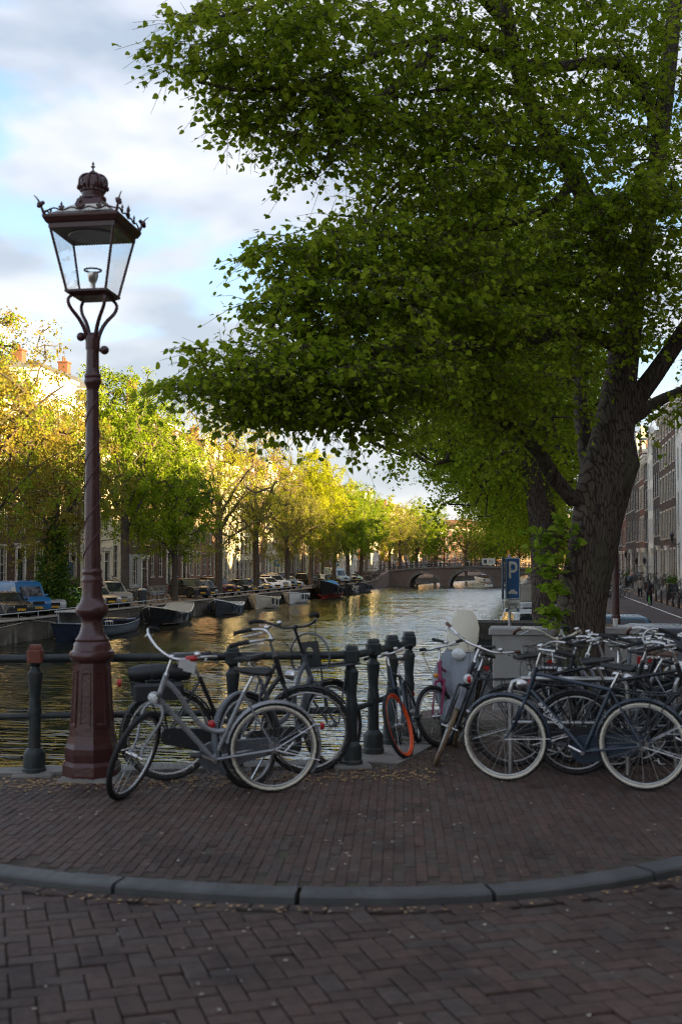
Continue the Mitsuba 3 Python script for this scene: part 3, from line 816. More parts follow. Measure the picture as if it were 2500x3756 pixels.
while y < 420:
    w = rh.choice([7, 8, 9, 10]); k = kinds[(i * 3 + i // 4) % 8]; tp = tops[(i * 5 + 1) % 6]
    house('canal_house', left_frame(y), w, rh.uniform(13.5, 17), 4, 3, k, 'white_trim', tp, '%s house past the far bridge, left bank, %s with %s' % (nth[i], {'brick_tan': 'tan brick', 'stucco_white': 'white', 'brick_brown': 'brown brick', 'stucco_cream': 'cream', 'brick_pink': 'pink brick', 'brick_red': 'red brick'}[k], {'cornice': 'straight cornice', 'neck': 'neck gable', 'bell': 'bell gable', 'step': 'stepped gable'}[tp]), 'canal houses past the far bridge', steps=0)
    y += w + .02; i += 1

RIGHTH = [  # from near to far; y start 84
 (18.0, 16.6, 4, 6, 'stucco_white', 'white_trim', 'cornice', 'white plastered house with tall pilasters at the right edge', dict(door_bay=3)),
 (13.0, 16.8, 5, 5, 'brick_brown', 'white_trim', 'cornice', 'tall brown brick warehouse-like house next to the white house on the right', dict(door_bay=2, surround='cream_trim')),
 (6.5, 15.6, 4, 3, 'brick_dark', 'white_trim', 'mansard', 'dark brick house with slate mansard between brown and white houses on the right', dict(roofmat='roof_slate')),
 (5.5, 14.0, 4, 3, 'stucco_white', 'white_trim', 'bell', 'narrow white house with curled gable on the right bank', dict(beam=True)),
 (4.2, 14.4, 4, 2, 'brick_dark', 'white_trim', 'cornice', 'very narrow dark house beside the narrow white one', dict()),
 (5.5, 15.0, 4, 3, 'brick_red', 'cream_trim', 'neck', 'red-brown house with cream window frames and neck gable on the right bank', dict(surround='cream_trim', beam=True)),
 (6.0, 15.0, 4, 3, 'brick_brown', 'white_trim', 'bell', 'brown brick house with bell gable on the right bank, before the wide dark one', dict()),
 (15.0, 15.6, 4, 6, 'brick_dark', 'white_trim', 'cornice', 'wide black-brown house with rows of dark windows on the right bank', dict(door_bay=3)),
 (7.0, 14.5, 4, 3, 'brick_red', 'white_trim', 'cornice', 'reddest brick house far along the right bank', dict()),
 (8.0, 15.0, 4, 3, 'brick_dark', 'white_trim', 'neck', 'dark neck gable house behind the leaning trunk on the right', dict()),
 (9.0, 14.0, 4, 3, 'stucco_white', 'white_trim', 'cornice', 'last white house visible beside the trunk on the right bank', dict()),
]
y = 84.0
for (w, h, fl, bays, brick, trim, top, lab, more) in RIGHTH:
    house('canal_house', right_frame(y, w), w, h, fl, bays, brick, trim, top, lab, 'canal houses on the right bank', **more)
    y += w + .02
i = 0
while y < 420:
    w = rh.choice([7, 8, 9, 10]); k = kinds[(i * 3 + 2) % 8]
    house('canal_house', right_frame(y, w), w, rh.uniform(13.5, 16.5), 4, 3, k, 'white_trim', tops[(i * 5) % 6], 'far canal house of the right bank hidden behind the street trees', 'far houses of the right bank behind the trees', steps=0, windows=(i < 8), depth=13)
    y += w + .02; i += 1
# the row goes on beside and behind us (it shades the corner)
y = -92.0
i = 0
while y < 83:
    w = min(rh.choice([9, 11, 12]), 84 - y - .02)
    if w < 4: w = 84 - y - .02
    house('canal_house', axis_frame([FR + 3.5 * (y < 12) , y + w, 0 if y < 12 else float(RZ(y + w / 2)) + .03], [0, -1, 0]), w, rh.uniform(15.5, 17.5), 4, 3, kinds[i % 8], 'white_trim', 'cornice', 'house of the right bank row beside and behind the near bridge', 'houses beside and behind the near bridge', windows=y > 50, depth=15)
    y += w + .02; i += 1
# houses across the far end of the canal
for k, (x, w, h, br) in enumerate([(-44, 9, 15, 'brick_red'), (-34.5, 10, 16, 'brick_pink'), (-24, 9, 15.5, 'brick_pink'), (-14.5, 8, 16, 'brick_red'), (-6, 9, 15, 'brick_tan'), (4, 9, 16, 'brick_brown'), (13.5, 10, 15, 'brick_red')]):
    house('canal_house', axis_frame([x, 452, -1.0], [1, 0, 0]), w, h, 5, 4, br, 'white_trim', 'cornice', 'brick house facing us across the far end of the canal, %s from the left' % nth[k], 'houses across the far end of the canal', steps=0)
# ------------------------------------------------------------------ far bridge with three arches
BY, BX0, BX1, BXC = 219.0, -27.6, 4.0, -11.8
bridge = thing('arched_bridge', 'brick canal bridge with three arches at the end of the water', 'bridge')
def deck(x): return WATER + 2.55 + 1.0 * np.maximum(0, 1 - ((np.asarray(x, float) - BXC) / 17.5) ** 2)
xs = np.linspace(BX0 - 6, BX1 + 6, 60)
face = Polygon([(BX0 - 6, WATER - 1.5)] + [(BX1 + 6, WATER - 1.5)] + [(x, float(deck(x))) for x in xs[::-1]])
arch = []
for cx, a, hgt in ((BXC - 8.65, 2.85, 2.45), (BXC, 3.95, 2.95), (BXC + 8.65, 2.85, 2.45)):
    th = np.linspace(0, np.pi, 25)
    P = [(cx - a, WATER - 2)] + [(cx - a * math.cos(t), WATER + (hgt) * math.sin(t) ** .85) for t in th] + [(cx + a, WATER - 2)]
    arch.append((cx, a, hgt)); face = face.difference(Polygon(P).buffer(0))
v, f = prism(face, 9.0)
part(bridge, 'body', (v + [0, BY, 0], f), 'brick_bridge')
for cx, a, hgt in arch:
    ms = []
    n = 25
    for k in range(n):
        t0, t1 = np.pi * k / n + .006, np.pi * (k + 1) / n - .006
        def q(t, o): return (cx - (a + o) * math.cos(t), WATER + (hgt + o) * math.sin(t) ** .85 + (o * 0))
        pl = Polygon([q(t0, 0), q(t1, 0), q(t1, .48), q(t0, .48)])
        if pl.is_valid and pl.area > .01:
            w = tf(prism(pl, .3), mov(0, BY - .08, 0)); part(bridge, 'arch_stone', w, 'grey_stone')
ms = []
for x0, x1 in zip(xs[:-1], xs[1:]):
    z0, z1 = float(deck(x0)), float(deck(x1))
    for yy in ((BY - .2, BY + .35), (BY + 8.65, BY + 9.2)):
        ms.append((np.array([[x0, yy[0], z0 + .005], [x1, yy[0], z1 + .005], [x1, yy[1], z1 + .005], [x0, yy[1], z0 + .005], [x0, yy[0], z0 + .3], [x1, yy[0], z1 + .3], [x1, yy[1], z1 + .3], [x0, yy[1], z0 + .3]]), BOXF))
part(bridge, 'coping', cat(ms), 'grey_stone')
for s, yy in ((0, BY + .1), (1, BY + 8.9)):
    for k, x in enumerate(np.arange(BX0 - 4, BX1 + 4.5, 1.75)):
        z = float(deck(x)) + .3
        part(bridge, 'railing_post', tube([[x, yy, z], [x, yy, z + 1.05]], .06, 6), 'iron_green')
    for hh in (.55, 1.0):
        part(bridge, 'rail', tube([[x, yy, float(deck(x)) + .3 + hh] for x in xs[3:-3]], .035, 6), 'iron_green')
# left wing wall that runs back from the bridge to the quay
part(bridge, 'wing_wall', cat([(np.array([[BX0, BY - 16, WATER - 1], [BX0 + .6, BY - .1, WATER - 1], [BX0 - .4, BY - .1, WATER - 1], [BX0 - 1, BY - 16, WATER - 1], [BX0, BY - 16, LZ + .05], [BX0 + .6, BY - .1, float(deck(BX0)) + .28], [BX0 - .4, BY - .1, float(deck(BX0)) + .28], [BX0 - 1, BY - 16, LZ + .05]]), BOXF)]), 'brick_bridge')
# ------------------------------------------------------------------ trees
def grow(rng, stems, attract, jitter=.06, seg=.55, r_tip=.006, power=2.25, sag=0.0):
    """stems: polylines of (x, y, z), each starting on an earlier one. attract: points to be reached by branches. Returns nodes, parents, radii, tips."""
    P, par = [], []
    for st in stems:
        st = np.asarray(st, float)
        n = max(4, int(np.linalg.norm(np.diff(st, axis=0), axis=1).sum() / seg))
        c = spline(st, n)
        if P:
            q = np.array(P); k = int(np.argmin(((q - c[0]) ** 2).sum(1))); prev = k; c = c[1:]
        else:
            prev = -1
        for p in c:
            P.append(p); par.append(prev); prev = len(P) - 1
    base_n = len(P)
    A = np.asarray(attract, float)
    arr = np.zeros((base_n + len(A) * 14 + 64, 3)); arr[:base_n] = P; n = base_n
    left = np.arange(len(A)); dist = np.full(len(A), 1e9); who = np.zeros(len(A), int)
    def upd(lo, hi):
        for s in range(lo, hi, 256):
            q = arr[s:min(hi, s + 256)]
            d = ((A[:, None] - q[None]) ** 2).sum(-1)
            k = d.argmin(1); m = d[np.arange(len(A)), k]
            b = m < dist
            dist[b] = m[b]; who[b] = k[b] + s
    upd(2, n)
    done = np.zeros(len(A), bool); tips = np.zeros(len(A), int)
    for _ in range(len(A)):
        i = int(np.argmin(np.where(done, 1e12, dist)))
        a, p0, k0 = A[i], arr[who[i]].copy(), int(who[i])
        L = math.sqrt(dist[i]); m = int(np.clip(L / (seg * .8), 1, 12)); lo = n
        bend = rng.normal(0, 1, 3) * L * .10
        for t in range(1, m + 1):
            s = t / m
            q = p0 + (a - p0) * s + bend * math.sin(math.pi * s) + np.array([0, 0, 1]) * L * .12 * math.sin(math.pi * s) + rng.normal(0, jitter * .4, 3)
            arr[n] = q; par.append(k0); k0 = n; n += 1
        tips[i] = k0; done[i] = True
        upd(lo, n)
    arr = arr[:n]
    w = np.zeros(n)
    nch = np.zeros(n, int)
    for k in range(n - 1, -1, -1):
        if nch[k] == 0: w[k] += r_tip ** power
        if par[k] >= 0:
            w[par[k]] += w[k]; nch[par[k]] += 1
    r = w ** (1 / power)
    return arr, np.array(par), r, tips, base_n

def wood(arr, par, r, n_thick=9, r_min=.0, thin=3):
    """Tubes along the chains of nodes."""
    ch = {}
    for k, p in enumerate(par): ch.setdefault(int(p), []).append(k)
    vs, fs, n = [], [], 0
    starts = [(k, p) for p in list(ch) for j, k in enumerate(sorted(ch[p], key=lambda q: -r[q])) if p < 0 or j > 0]
    for k, p in starts:
        chain = [k] if p < 0 else [p, k]
        while chain[-1] in ch:
            chain.append(max(ch[chain[-1]], key=lambda q: r[q]))
        if len(chain) < 2: continue
        rr = r[chain].copy()
        if p >= 0: rr[0] = min(rr[0], rr[1] * 1.25)
        if rr.max() < r_min: continue
        sides = n_thick if rr.max() > .12 else (6 if rr.max() > .05 else thin)
        v, f = tube(arr[chain], rr, sides, caps=False)
        vs.append(v); fs.append(f + n); n += len(v)
    return np.vstack(vs), np.vstack(fs)

LEAF = np.array([[0, .42, -.03], [0, 0, 0], [-.40, .10, .05], [-.47, .46, .07], [-.24, .80, .04], [0, 1.08, -.06], [.24, .80, .04], [.47, .46, .07], [.40, .10, .05]])
LEAFF = np.array([[0, i, i + 1] for i in range(1, 8)] + [[0, 8, 1]])
LEAF_S = np.array([[0, 0, 0], [-.42, .45, .06], [0, 1.0, -.03], [.42, .45, .06]])
LEAF_SF = np.array([[0, 1, 2], [0, 2, 3]])

def leaves(rng, P, size, droop=.5, big=True, up=.75, cl=None, dirs=None):
    n = len(P)
    az = rng.uniform(0, 2 * np.pi, n)
    D = np.stack([np.cos(az), np.sin(az), -droop + rng.normal(0, .35, n)], 1)
    if dirs is not None: D = D * .8 + dirs * .9
    D /= np.linalg.norm(D, axis=1, keepdims=True)
    N = rng.normal(0, .55, (n, 3)) + [0, 0, up]
    N -= D * (N * D).sum(1, keepdims=True); N /= np.linalg.norm(N, axis=1, keepdims=True) + 1e-9
    X = np.cross(D, N)
    s = size * rng.uniform(.5, 1.4, n)
    B, F = (LEAF, LEAFF) if big else (LEAF_S, LEAF_SF)
    V = P[:, None] + s[:, None, None] * (B[None, :, 0:1] * X[:, None] + B[None, :, 1:2] * D[:, None] + B[None, :, 2:3] * N[:, None])
    f = (F[None] + (np.arange(n) * len(B))[:, None, None]).reshape(-1, 3)
    cl = rng.random(n) if cl is None else cl
    uv = np.repeat(np.stack([rng.random(n), cl], 1), len(B), 0)
    return V.reshape(-1, 3), f, uv

def twigs(rng, tips, arr, par, k_tw, length, k_leaf, droop=.25, flat=1.0):
    """Short twigs at each branch tip, and the leaf points along them: (points, directions, cluster number), twig segments."""
    T = arr[tips]; back = arr[np.maximum(par[tips], 0)]
    out = T - back; out /= np.linalg.norm(out, axis=1, keepdims=True) + 1e-9
    pts, dirs, cls, segs = [], [], [], []
    for t, o in zip(T, out):
        c = rng.random()
        for _ in range(k_tw):
            d = o * [.9, .9, .9 * flat] + rng.normal(0, .62, 3) * [1, 1, flat] + [0, 0, -droop]; d /= np.linalg.norm(d)
            L = length * rng.uniform(.5, 1.2)
            s = np.sort(rng.uniform(.08, 1.0, k_leaf))
            q = t + d * (s * L)[:, None] + np.array([0, 0, -1]) * (.28 * L * s ** 2)[:, None] + rng.normal(0, .035 * length / .5, (k_leaf, 3))
            pts.append(q); dirs.append(np.repeat(d[None], k_leaf, 0)); cls.append(np.full(k_leaf, np.clip(c + rng.normal(0, .12), 0, 1)))
            segs.append([t, t + d * L * .5 + [0, 0, -.07 * L], t + d * L + [0, 0, -.28 * L]])
    return np.vstack(pts), np.vstack(dirs), np.concatenate(cls), segs

def street_tree(seed, H, R, trunk_r, fork, n_att, leaf_n, leaf_size, spread=1.0, sparse=False, lean=0.0, lobes=7):
    """One tree of the street: returns (wood mesh, leaf mesh, uv)."""
    rng = np.random.default_rng(seed)
    top = H - fork
    stems = [[[0, 0, -.2], [lean * .04, 0, fork * .5], [lean * .12, .05, fork], [lean * .7, .1, fork + top * .4], [lean * 1.1, 0, fork + top * .78]]]
    for k in range(lobes):
        a = k * 2.4 + rng.uniform(-.4, .4); z = fork + top * (.02 + .36 * k / lobes)
        ro = R * spread * rng.uniform(.65, .9); up = top * rng.uniform(.22, .55) * (1 - .25 * k / lobes)
        x0 = lean * (.12 + .5 * k / lobes)
        stems.append([[x0, 0, z], [x0 + ro * .35 * math.cos(a), ro * .35 * math.sin(a), z + up * .45], [x0 + ro * .7 * math.cos(a), ro * .7 * math.sin(a), z + up * .8], [x0 + ro * math.cos(a), ro * math.sin(a), z + up]])
    # crown points: lumps on an egg shaped volume, more of them near its skin
    A = []
    lump = rng.normal(0, 1, (9, 3)); lump /= np.linalg.norm(lump, axis=1, keepdims=True)
    while len(A) < n_att:
        d = rng.normal(0, 1, 3); d /= np.linalg.norm(d)
        rad = rng.random() ** .42
        bump_ = .80 + .28 * np.max(np.clip((lump @ d - .55) / .45, 0, 1)) + .10 * rng.normal()
        q = d * rad * bump_
        zc = fork + top * .50
        zz = q[2] * top * .54
        wid = R * (1.0 - .28 * max(0, q[2])) * (1 if q[2] > -.75 else .7)
        A.append([lean * .8 + q[0] * wid, q[1] * wid, zc + zz])
    arr, par, r, tips, bn = grow(rng, stems, A, seg=.8, r_tip=.012 if not sparse else .014)
    r = r * (trunk_r / r[0]); r = np.maximum(r, .011)
    flare = np.exp(-np.clip(arr[:, 2] + .2, 0, 9) / .35); r = r * (1 + .35 * flare * (np.arange(len(r)) < 12))
    W = wood(arr, par, r, 8)
    k = max(1, leaf_n // (len(tips) * 3))
    P, D, Cc, _ = twigs(rng, tips, arr, par, 3, .85, k)
    P = P + rng.normal(0, .12, P.shape)
    V, F, uv = leaves(rng, P, leaf_size, big=False, cl=Cc, dirs=D * .3)
    return W, (V, F), uv

def tree_kit(leafm, *a, **k):
    W, (V, F), uv = street_tree(*a, **k)
    return mikit.ply(W, None, True), mikit.ply((V, F), None, False, uv=uv), leafm

def plant(kit, x, y, z, turn, s, label, group, leafm=None, sz=None, name='street_tree', bark='bark_far'):
    key = thing(name, label, 'tree', group)
    m = mov(x, y, z) @ rot('z', turn) @ scl(s, s, sz or s)
    scene[key + '__trunk'] = {**kit[0], 'bsdf': {'type': 'ref', 'id': 'm_' + bark}, 'to_world': TT(m.tolist())}
    scene[key + '__crown'] = {**kit[1], 'bsdf': {'type': 'ref', 'id': 'm_' + (leafm or kit[2])}, 'to_world': TT(m.tolist())}
    return key

K_GREEN = tree_kit('elm_leaf', 11, 17.2, 6.0, .34, 4.6, 560, 50000, .165)
K_GREEN2 = tree_kit('elm_leaf', 23, 15.0, 5.4, .30, 4.3, 500, 40000, .165, lean=.6)
K_SPARSE = tree_kit('yellow_leaf', 37, 17.6, 6.6, .36, 4.2, 640, 24000, .135, sparse=True, spread=1.15, lobes=9)
K_SPARSE2 = tree_kit('olive_leaf', 41, 14.6, 6.0, .28, 4.2, 580, 27000, .135, sparse=True, spread=1.1, lobes=8)
K_RUSTY = tree_kit('rusty_leaf', 53, 16.0, 6.0, .30, 4.4, 540, 34000, .15)
K_LINDEN = tree_kit('linden_leaf', 61, 16.4, 4.9, .34, 5.8, 660, 44000, .13, lobes=9, lean=2.4)
K_LINDEN_B = tree_kit('linden_leaf', 67, 15.4, 4.6, .34, 5.8, 400, 15000, .22, lobes=8, lean=2.6)
K_FAR = tree_kit('elm_leaf', 71, 16.5, 5.2, .34, 3.6, 340, 15000, .28)
K_FAR2 = tree_kit('yellow_leaf', 73, 17.0, 6.0, .36, 4.0, 380, 9000, .24, spread=1.1, lobes=9)
GL = 'street trees on the left quay'
TX = -29.7
for kit, y, s, sz, turn, lab, lm in [
    (K_RUSTY, 60.0, .96, 1.06, 10, 'tree with reddish young leaves, tallest at the left edge of the photo', None),
    (K_RUSTY, 69.8, .84, .80, 140, 'lower reddish tree whose trunk is wrapped in dark ivy', None),
    (K_GREEN, 82.5, .92, 1.06, 80, 'dense bright green tree right behind the street lamp', None),
    (K_GREEN2, 94.6, .84, .88, 200, 'small green tree beside the black off-roader and the bicycle racks', None),
    (K_SPARSE, 108.3, 1.0, 1.05, 20, 'thinly leaved yellow tree with a forked trunk, taller than the next one', None),
    (K_SPARSE, 123.6, .95, .98, 130, 'thinly leaved tree glowing orange, with long bare limbs', 'rusty_leaf'),
    (K_SPARSE2, 139.4, 1.0, .90, 60, 'brownish feathery low tree over the white cars', None),
    (K_GREEN, 154.7, .98, 1.13, 300, 'tall yellow-lit tree with a pointed top in mid row', 'yellow_leaf'),
    (K_SPARSE2, 163.6, .55, .72, 190, 'slender young tree behind the white pillar on the quay', None),
    (K_GREEN2, 173, 1.0, 1.0, 10, 'round green tree hanging over the black barge', None),
    (K_GREEN, 186, .95, .98, 170, 'green tree over the light blue van', None),
    (K_GREEN2, 201, 1.1, 1.08, 260, 'last green tree before the far bridge on the left bank', None),
]:
    plant(kit, TX, y, LZ, turn, s, lab, GL, lm, sz)
for i, (kit, x, y, s, turn, lm, lab) in enumerate([
    (K_SPARSE2, -27.0, 236, 1.0, 33, None, 'brownish thin tree just past the left end of the far bridge'),
    (K_FAR, -25.0, 250, .95, 77, None, 'green tree behind the left arch of the far bridge'),
    (K_FAR, -22.5, 266, .95, 12, None, 'dark green tree past the far bridge, left of the orange tree'),
    (K_FAR2, -17.0, 292, .92, 250, 'rusty_leaf', 'orange glowing tree standing above the middle of the far bridge'),
    (K_FAR, -13.0, 322, .90, 40, None, 'green tree right of the orange tree past the bridge'),
    (K_FAR, -9.0, 345, 1.1, 140, None, 'farthest green tree at the bend of the canal'),
    (K_FAR2, -30.0, 300, 1.1, 200, 'olive_leaf', 'tree with brownish crown behind the orange one'),
    (K_FAR, -33.0, 268, 1.05, 120, 'yellow_leaf', 'yellow-lit tree top behind the dark green tree past the bridge'),
]):
    plant(kit, x, y, LZ + .3, turn, s, lab, 'trees past the far bridge', lm)
for i, (x, y, lm) in enumerate([(-22, 436, None), (-14, 430, 'yellow_leaf'), (-6, 438, 'rusty_leaf'), (2, 432, None), (10, 438, 'yellow_leaf')]):
    plant(K_FAR, x, y, LZ + .2, 70 * i, .95, '%s tree from the left before the houses that close the view' % nth[i], 'trees at the far end of the canal', lm)
struct('far_quay', cat([sheet([(-27.7, 229), (-20, 292), (-8, 352), (-4, 451), (-46, 451), (-46, 229)], LZ + .02)]), 'quay_cobble', 'left quay past the far bridge')
w = thing('quay_wall', 'distant quay wall seen through the arches of the far bridge', 'wall')
part(w, 'masonry', wallmesh([(-27.7, 229), (-20, 292), (-8, 352), (-4, 451)][::-1], -4.2, LZ + .015, -.6), 'water_stone')
ordw = ['second', 'third', 'fourth', 'fifth', 'sixth', 'seventh', 'eighth', 'ninth', 'tenth', 'eleventh', 'twelfth']
for i, (x, y, s, turn) in enumerate([(.25, 33.5, .86, 172), (.6, 43, .92, 196), (.5, 54, .95, 165), (.6, 68, .95, 190), (.4, 84, 1.0, 175), (.5, 101, 1.0, 185), (.4, 121, 1.0, 170), (.3, 143, 1.05, 195), (.2, 168, 1.0, 180), (.2, 194, 1.05, 160)]):
    plant(K_LINDEN if y < 75 else K_LINDEN_B, x, y, float(RZ(y)), turn, s, '%s linden from the camera in the row on the right quay' % ordw[i], 'lindens on the right quay', bark='bark')
for i, (x, y) in enumerate([(3.0, 236), (2.5, 258), (2.5, 284), (2, 315), (1, 350)]):
    plant(K_FAR, x, y, -1.0, 50 * i, 1.1, '%s tree of the right quay past the far bridge' % nth[i], 'right quay trees past the bridge')
# ------------------------------------------------------------------ the big linden on the right
def B(u, v, d):
    """A point of the big tree: u to the right, v up (in metres from eye level) are stated at 19 m and brought to distance d."""
    return C((u - 784) / 2700 * d, d, EYE + (1297 - v) / 2700 * d)
brng = np.random.default_rng(77)
stems = [
    [B(1316, 1660, 19), B(1322, 1560, 19), B(1330, 1440, 19), B(1352, 1300, 19), B(1385, 1130, 19), B(1415, 980, 19), B(1436, 830, 19), B(1455, 700, 19), B(1468, 600, 19)],
    [B(1468, 600, 19), B(1400, 540, 18.8), B(1330, 395, 18.4), B(1285, 320, 18), B(1225, 215, 17.6), B(1180, 60, 17.2), B(1150, -120, 17)],
    [B(1466, 620, 19), B(1500, 470, 19.2), B(1530, 300, 19.3), B(1555, 100, 19.4), B(1580, -150, 19.5)],
    [B(1440, 800, 19), B(1370, 770, 18.2), B(1240, 772, 16.8), B(1060, 800, 15.6), B(880, 800, 14.6), B(700, 830, 13.9), B(520, 850, 13.3)],
    [B(1455, 705, 19), B(1380, 660, 18.4), B(1180, 664, 17), B(960, 690, 15.6), B(780, 690, 14.7), B(640, 700, 14.2)],
    [B(1378, 1165, 19), B(1345, 1010, 19.5), B(1335, 900, 20), B(1330, 760, 20.5)],
    [B(1380, 1150, 19), B(1310, 1145, 18.9), B(1250, 1055, 18.6), B(1190, 990, 18.2), B(1110, 945, 17.8), B(1000, 920, 17)],
    [B(1415, 975, 19), B(1475, 905, 19), B(1530, 830, 18.9), B(1590, 740, 18.7), B(1680, 600, 18)],
    [B(1412, 990, 19), B(1470, 950, 19.4), B(1530, 915, 19.9), B(1620, 880, 20.5)],
    [B(1530, 300, 19.3), B(1440, 130, 18.6), B(1340, 128, 17.8), B(1225, 130, 17), B(1060, 70, 16), B(900, 90, 15.2), B(760, 150, 14.6), B(600, 190, 14.1), B(450, 170, 13.8)],
    [B(1000, 72, 15.7), B(930, 170, 15.2), B(820, 250, 14.7), B(760, 330, 14.4), B(725, 400, 14.2)],
    [B(1285, 320, 18), B(1180, 330, 17), B(1060, 330, 16.2), B(930, 400, 15.6), B(860, 470, 15.3)],
    [B(1330, 395, 18.4), B(1260, 470, 17.4), B(1100, 520, 16.2), B(900, 540, 15.2), B(720, 560, 14.6)],
    [B(1225, 215, 17.6), B(1120, 180, 16.6), B(1010, 190, 15.8), B(880, 210, 15.2)],
    [B(1180, 60, 17.2), B(1080, -60, 16.2), B(900, -90, 15), B(650, -30, 14.2), B(480, 20, 13.9)],
    [B(1500, 470, 19.2), B(1480, 430, 18), B(1450, 440, 16.8), B(1420, 450, 16)],
]
pads = [  # u, v, d, half width, half height, half depth (m), points
    (520, 130, 13.9, 175, 85, 1.1, 110), (640, 60, 14.2, 230, 110, 1.4, 130), (640, 220, 14.2, 170, 80, 1.0, 105), (760, 290, 14.5, 130, 90, 1.0, 90), (735, 375, 14.3, 85, 50, .6, 36),
    (590, 285, 14.2, 95, 45, .7, 36), (880, 120, 15.2, 200, 150, 1.6, 150), (1080, 90, 16.2, 200, 180, 2.0, 170), (960, 290, 15.6, 140, 110, 1.2, 95),
    (1300, 120, 17.6, 240, 200, 2.4, 190), (1480, 150, 18.5, 170, 220, 2.6, 150), (1130, 330, 16.5, 180, 130, 1.8, 130), (1330, 380, 17.5, 200, 160, 2.2, 140), (1500, 420, 17.0, 130, 130, 2.0, 90), (1440, 440, 15.8, 120, 50, .8, 44),
    (1000, 450, 15.7, 170, 90, 1.4, 100), (880, 560, 15.0, 190, 75, 1.3, 110), (720, 570, 14.4, 140, 55, .9, 70), (1080, 590, 16.2, 220, 110, 2.0, 160), (1290, 570, 17.2, 170, 130, 2.2, 120), (1480, 600, 18, 110, 110, 2, 60),
    (690, 690, 14.3, 140, 60, .9, 80), (860, 690, 14.8, 190, 80, 1.3, 120), (1070, 720, 15.9, 200, 90, 1.8, 130), (1290, 720, 17.4, 150, 90, 2.0, 80),
    (480, 845, 13.2, 110, 32, .5, 34), (620, 850, 13.7, 160, 60, .9, 100), (760, 860, 14.2, 180, 75, 1.1, 120), (920, 840, 14.9, 170, 70, 1.3, 110), (700, 925, 14.0, 120, 38, .7, 44), (800, 935, 14.3, 90, 32, .6, 26), (590, 920, 13.6, 65, 22, .5, 16), (860, 965, 14.5, 45, 18, .4, 8),
    (1440, 700, 17.5, 90, 110, .8, 44), (1420, 560, 17.3, 120, 90, .8, 50),
    (1080, 850, 16.4, 160, 80, 1.6, 90), (1230, 880, 18, 120, 90, 1.6, 60), (1080, 940, 17.4, 150, 60, 1.3, 55), (1190, 1010, 18.2, 90, 60, 1.1, 30),
    (1540, 740, 18.8, 70, 90, 2, 36), (1545, 905, 20.2, 45, 22, 1.0, 12), (1500, 955, 19.6, 34, 16, .6, 9), (1600, 300, 19.5, 150, 350, 2.5, 70), (1000, -80, 16.5, 500, 120, 3, 150), (1450, -150, 19, 300, 150, 3.5, 110),
    (1700, 590, 18.2, 110, 120, 1.5, 90), (1665, 850, 20.3, 75, 55, 1.0, 44), (1500, 200, 23.0, 350, 350, 2.5, 100), (1250, 500, 21.5, 300, 300, 1.8, 90),
]
A = []
for (u, v, d, hu, hv, hd, n) in pads:
    if u < 800 and v < 400: v -= 45; hv *= .85
    if u < 900 and v < 400: n *= .72
    for _ in range(int(n * (.72 if d < 16.9 else .62 if d < 20.5 else .35))):
        q = brng.normal(0, 1, 3); q /= np.linalg.norm(q); q *= brng.random() ** .40
        vv = v - q[1] * hv; vv = vv + (round(vv / 62) * 62 - vv) * .72 + abs(q[0]) * 16
        A.append(C((u - 784 + q[0] * hu) / 2700 * d, d + q[2] * hd, EYE + (1297 - vv) / 2700 * d))
arr, par, r, tips, bn = grow(brng, stems, A, seg=.42, r_tip=.0058, power=2.1)
# the trunk and the limbs have the girth of the photograph's; the branches follow their own growth
lim = np.zeros(len(r)); k = 0
girth = [(.62, .45, .38, .40, .43, .34, .265, .23, .18), (.17, .10), (.16, .11), (.13, .02), (.12, .02), (.15, .08), (.135, .05), (.17, .09), (.13, .05), (.11, .018), (.06, .015), (.07, .02), (.08, .02), (.06, .015), (.08, .02), (.07, .02)]
for si, st in enumerate(stems):
    n = max(4, int(np.linalg.norm(np.diff(np.asarray(st, float), axis=0), axis=1).sum() / .42)) - (1 if si else 0)
    lim[k:k + n] = np.interp(np.linspace(0, 1, n), np.linspace(0, 1, len(girth[si])), girth[si]); k += n
r = np.where(np.arange(len(r)) < bn, lim, np.clip(r * .62, .005, .05))
v, f = wood(arr, par, r, 20, thin=4)
# bark ridges and burls push the thick wood about
n_ = meshkit.fbm(np.column_stack([v[:, 0] * 5, v[:, 1] * 5, v[:, 2] * 1.1]), 3, 4) - .5
tr = C((1352 - 784) / 2700 * 19, 19); thick = np.clip(1 - np.linalg.norm(v[:, :2] - tr[:2], axis=1) / 2.2, 0, 1) * np.clip((4.2 - v[:, 2]) / 2, 0, 1)
axis_ = v.copy(); axis_[:, :2] = np.array([np.interp(v[:, 2], arr[:14, 2], arr[:14, k]) for k in (0, 1)]).T
out = v - axis_; out[:, 2] = 0; ol = np.linalg.norm(out, axis=1, keepdims=True)
v = v + np.where((ol < .75), out / (ol + 1e-6) * (n_ * .16 * thick)[:, None], 0)
burl = B(1442, 1085, 18.75)
db = np.linalg.norm(v - burl, axis=1)
v = v + np.where((ol < .9), out / (ol + 1e-6) * (np.exp(-(db / .26) ** 2) * .20)[:, None], 0)
tree = thing('linden_tree', 'big old linden with leaning furrowed trunk, its boughs reaching over the water', 'tree')
part(tree, 'trunk', (v, f), 'bark', True)
P, D, Cc, segs = twigs(brng, tips, arr, par, 5, .56, 6, .16, .38)
tw = cat([tube(s, [.0046, .0034, .0022], 3, caps=False) for s in segs[::1]])
part(tree, 'twigs', tw, 'bark', kind='stuff')
u_, v_, d_ = np.array([project(p) for p in P[:2]]).T
q = P - [0, 0, EYE]; z_ = q @ LOOK; x_ = q @ RIGHT / z_; y_ = q @ np.cross(RIGHT, LOOK) / z_
near = np.argsort(np.where((np.abs(x_) < .28) & (np.abs(y_) < .42), z_, 99))[:300]
rest = np.setdiff1d(np.arange(len(P)), near)
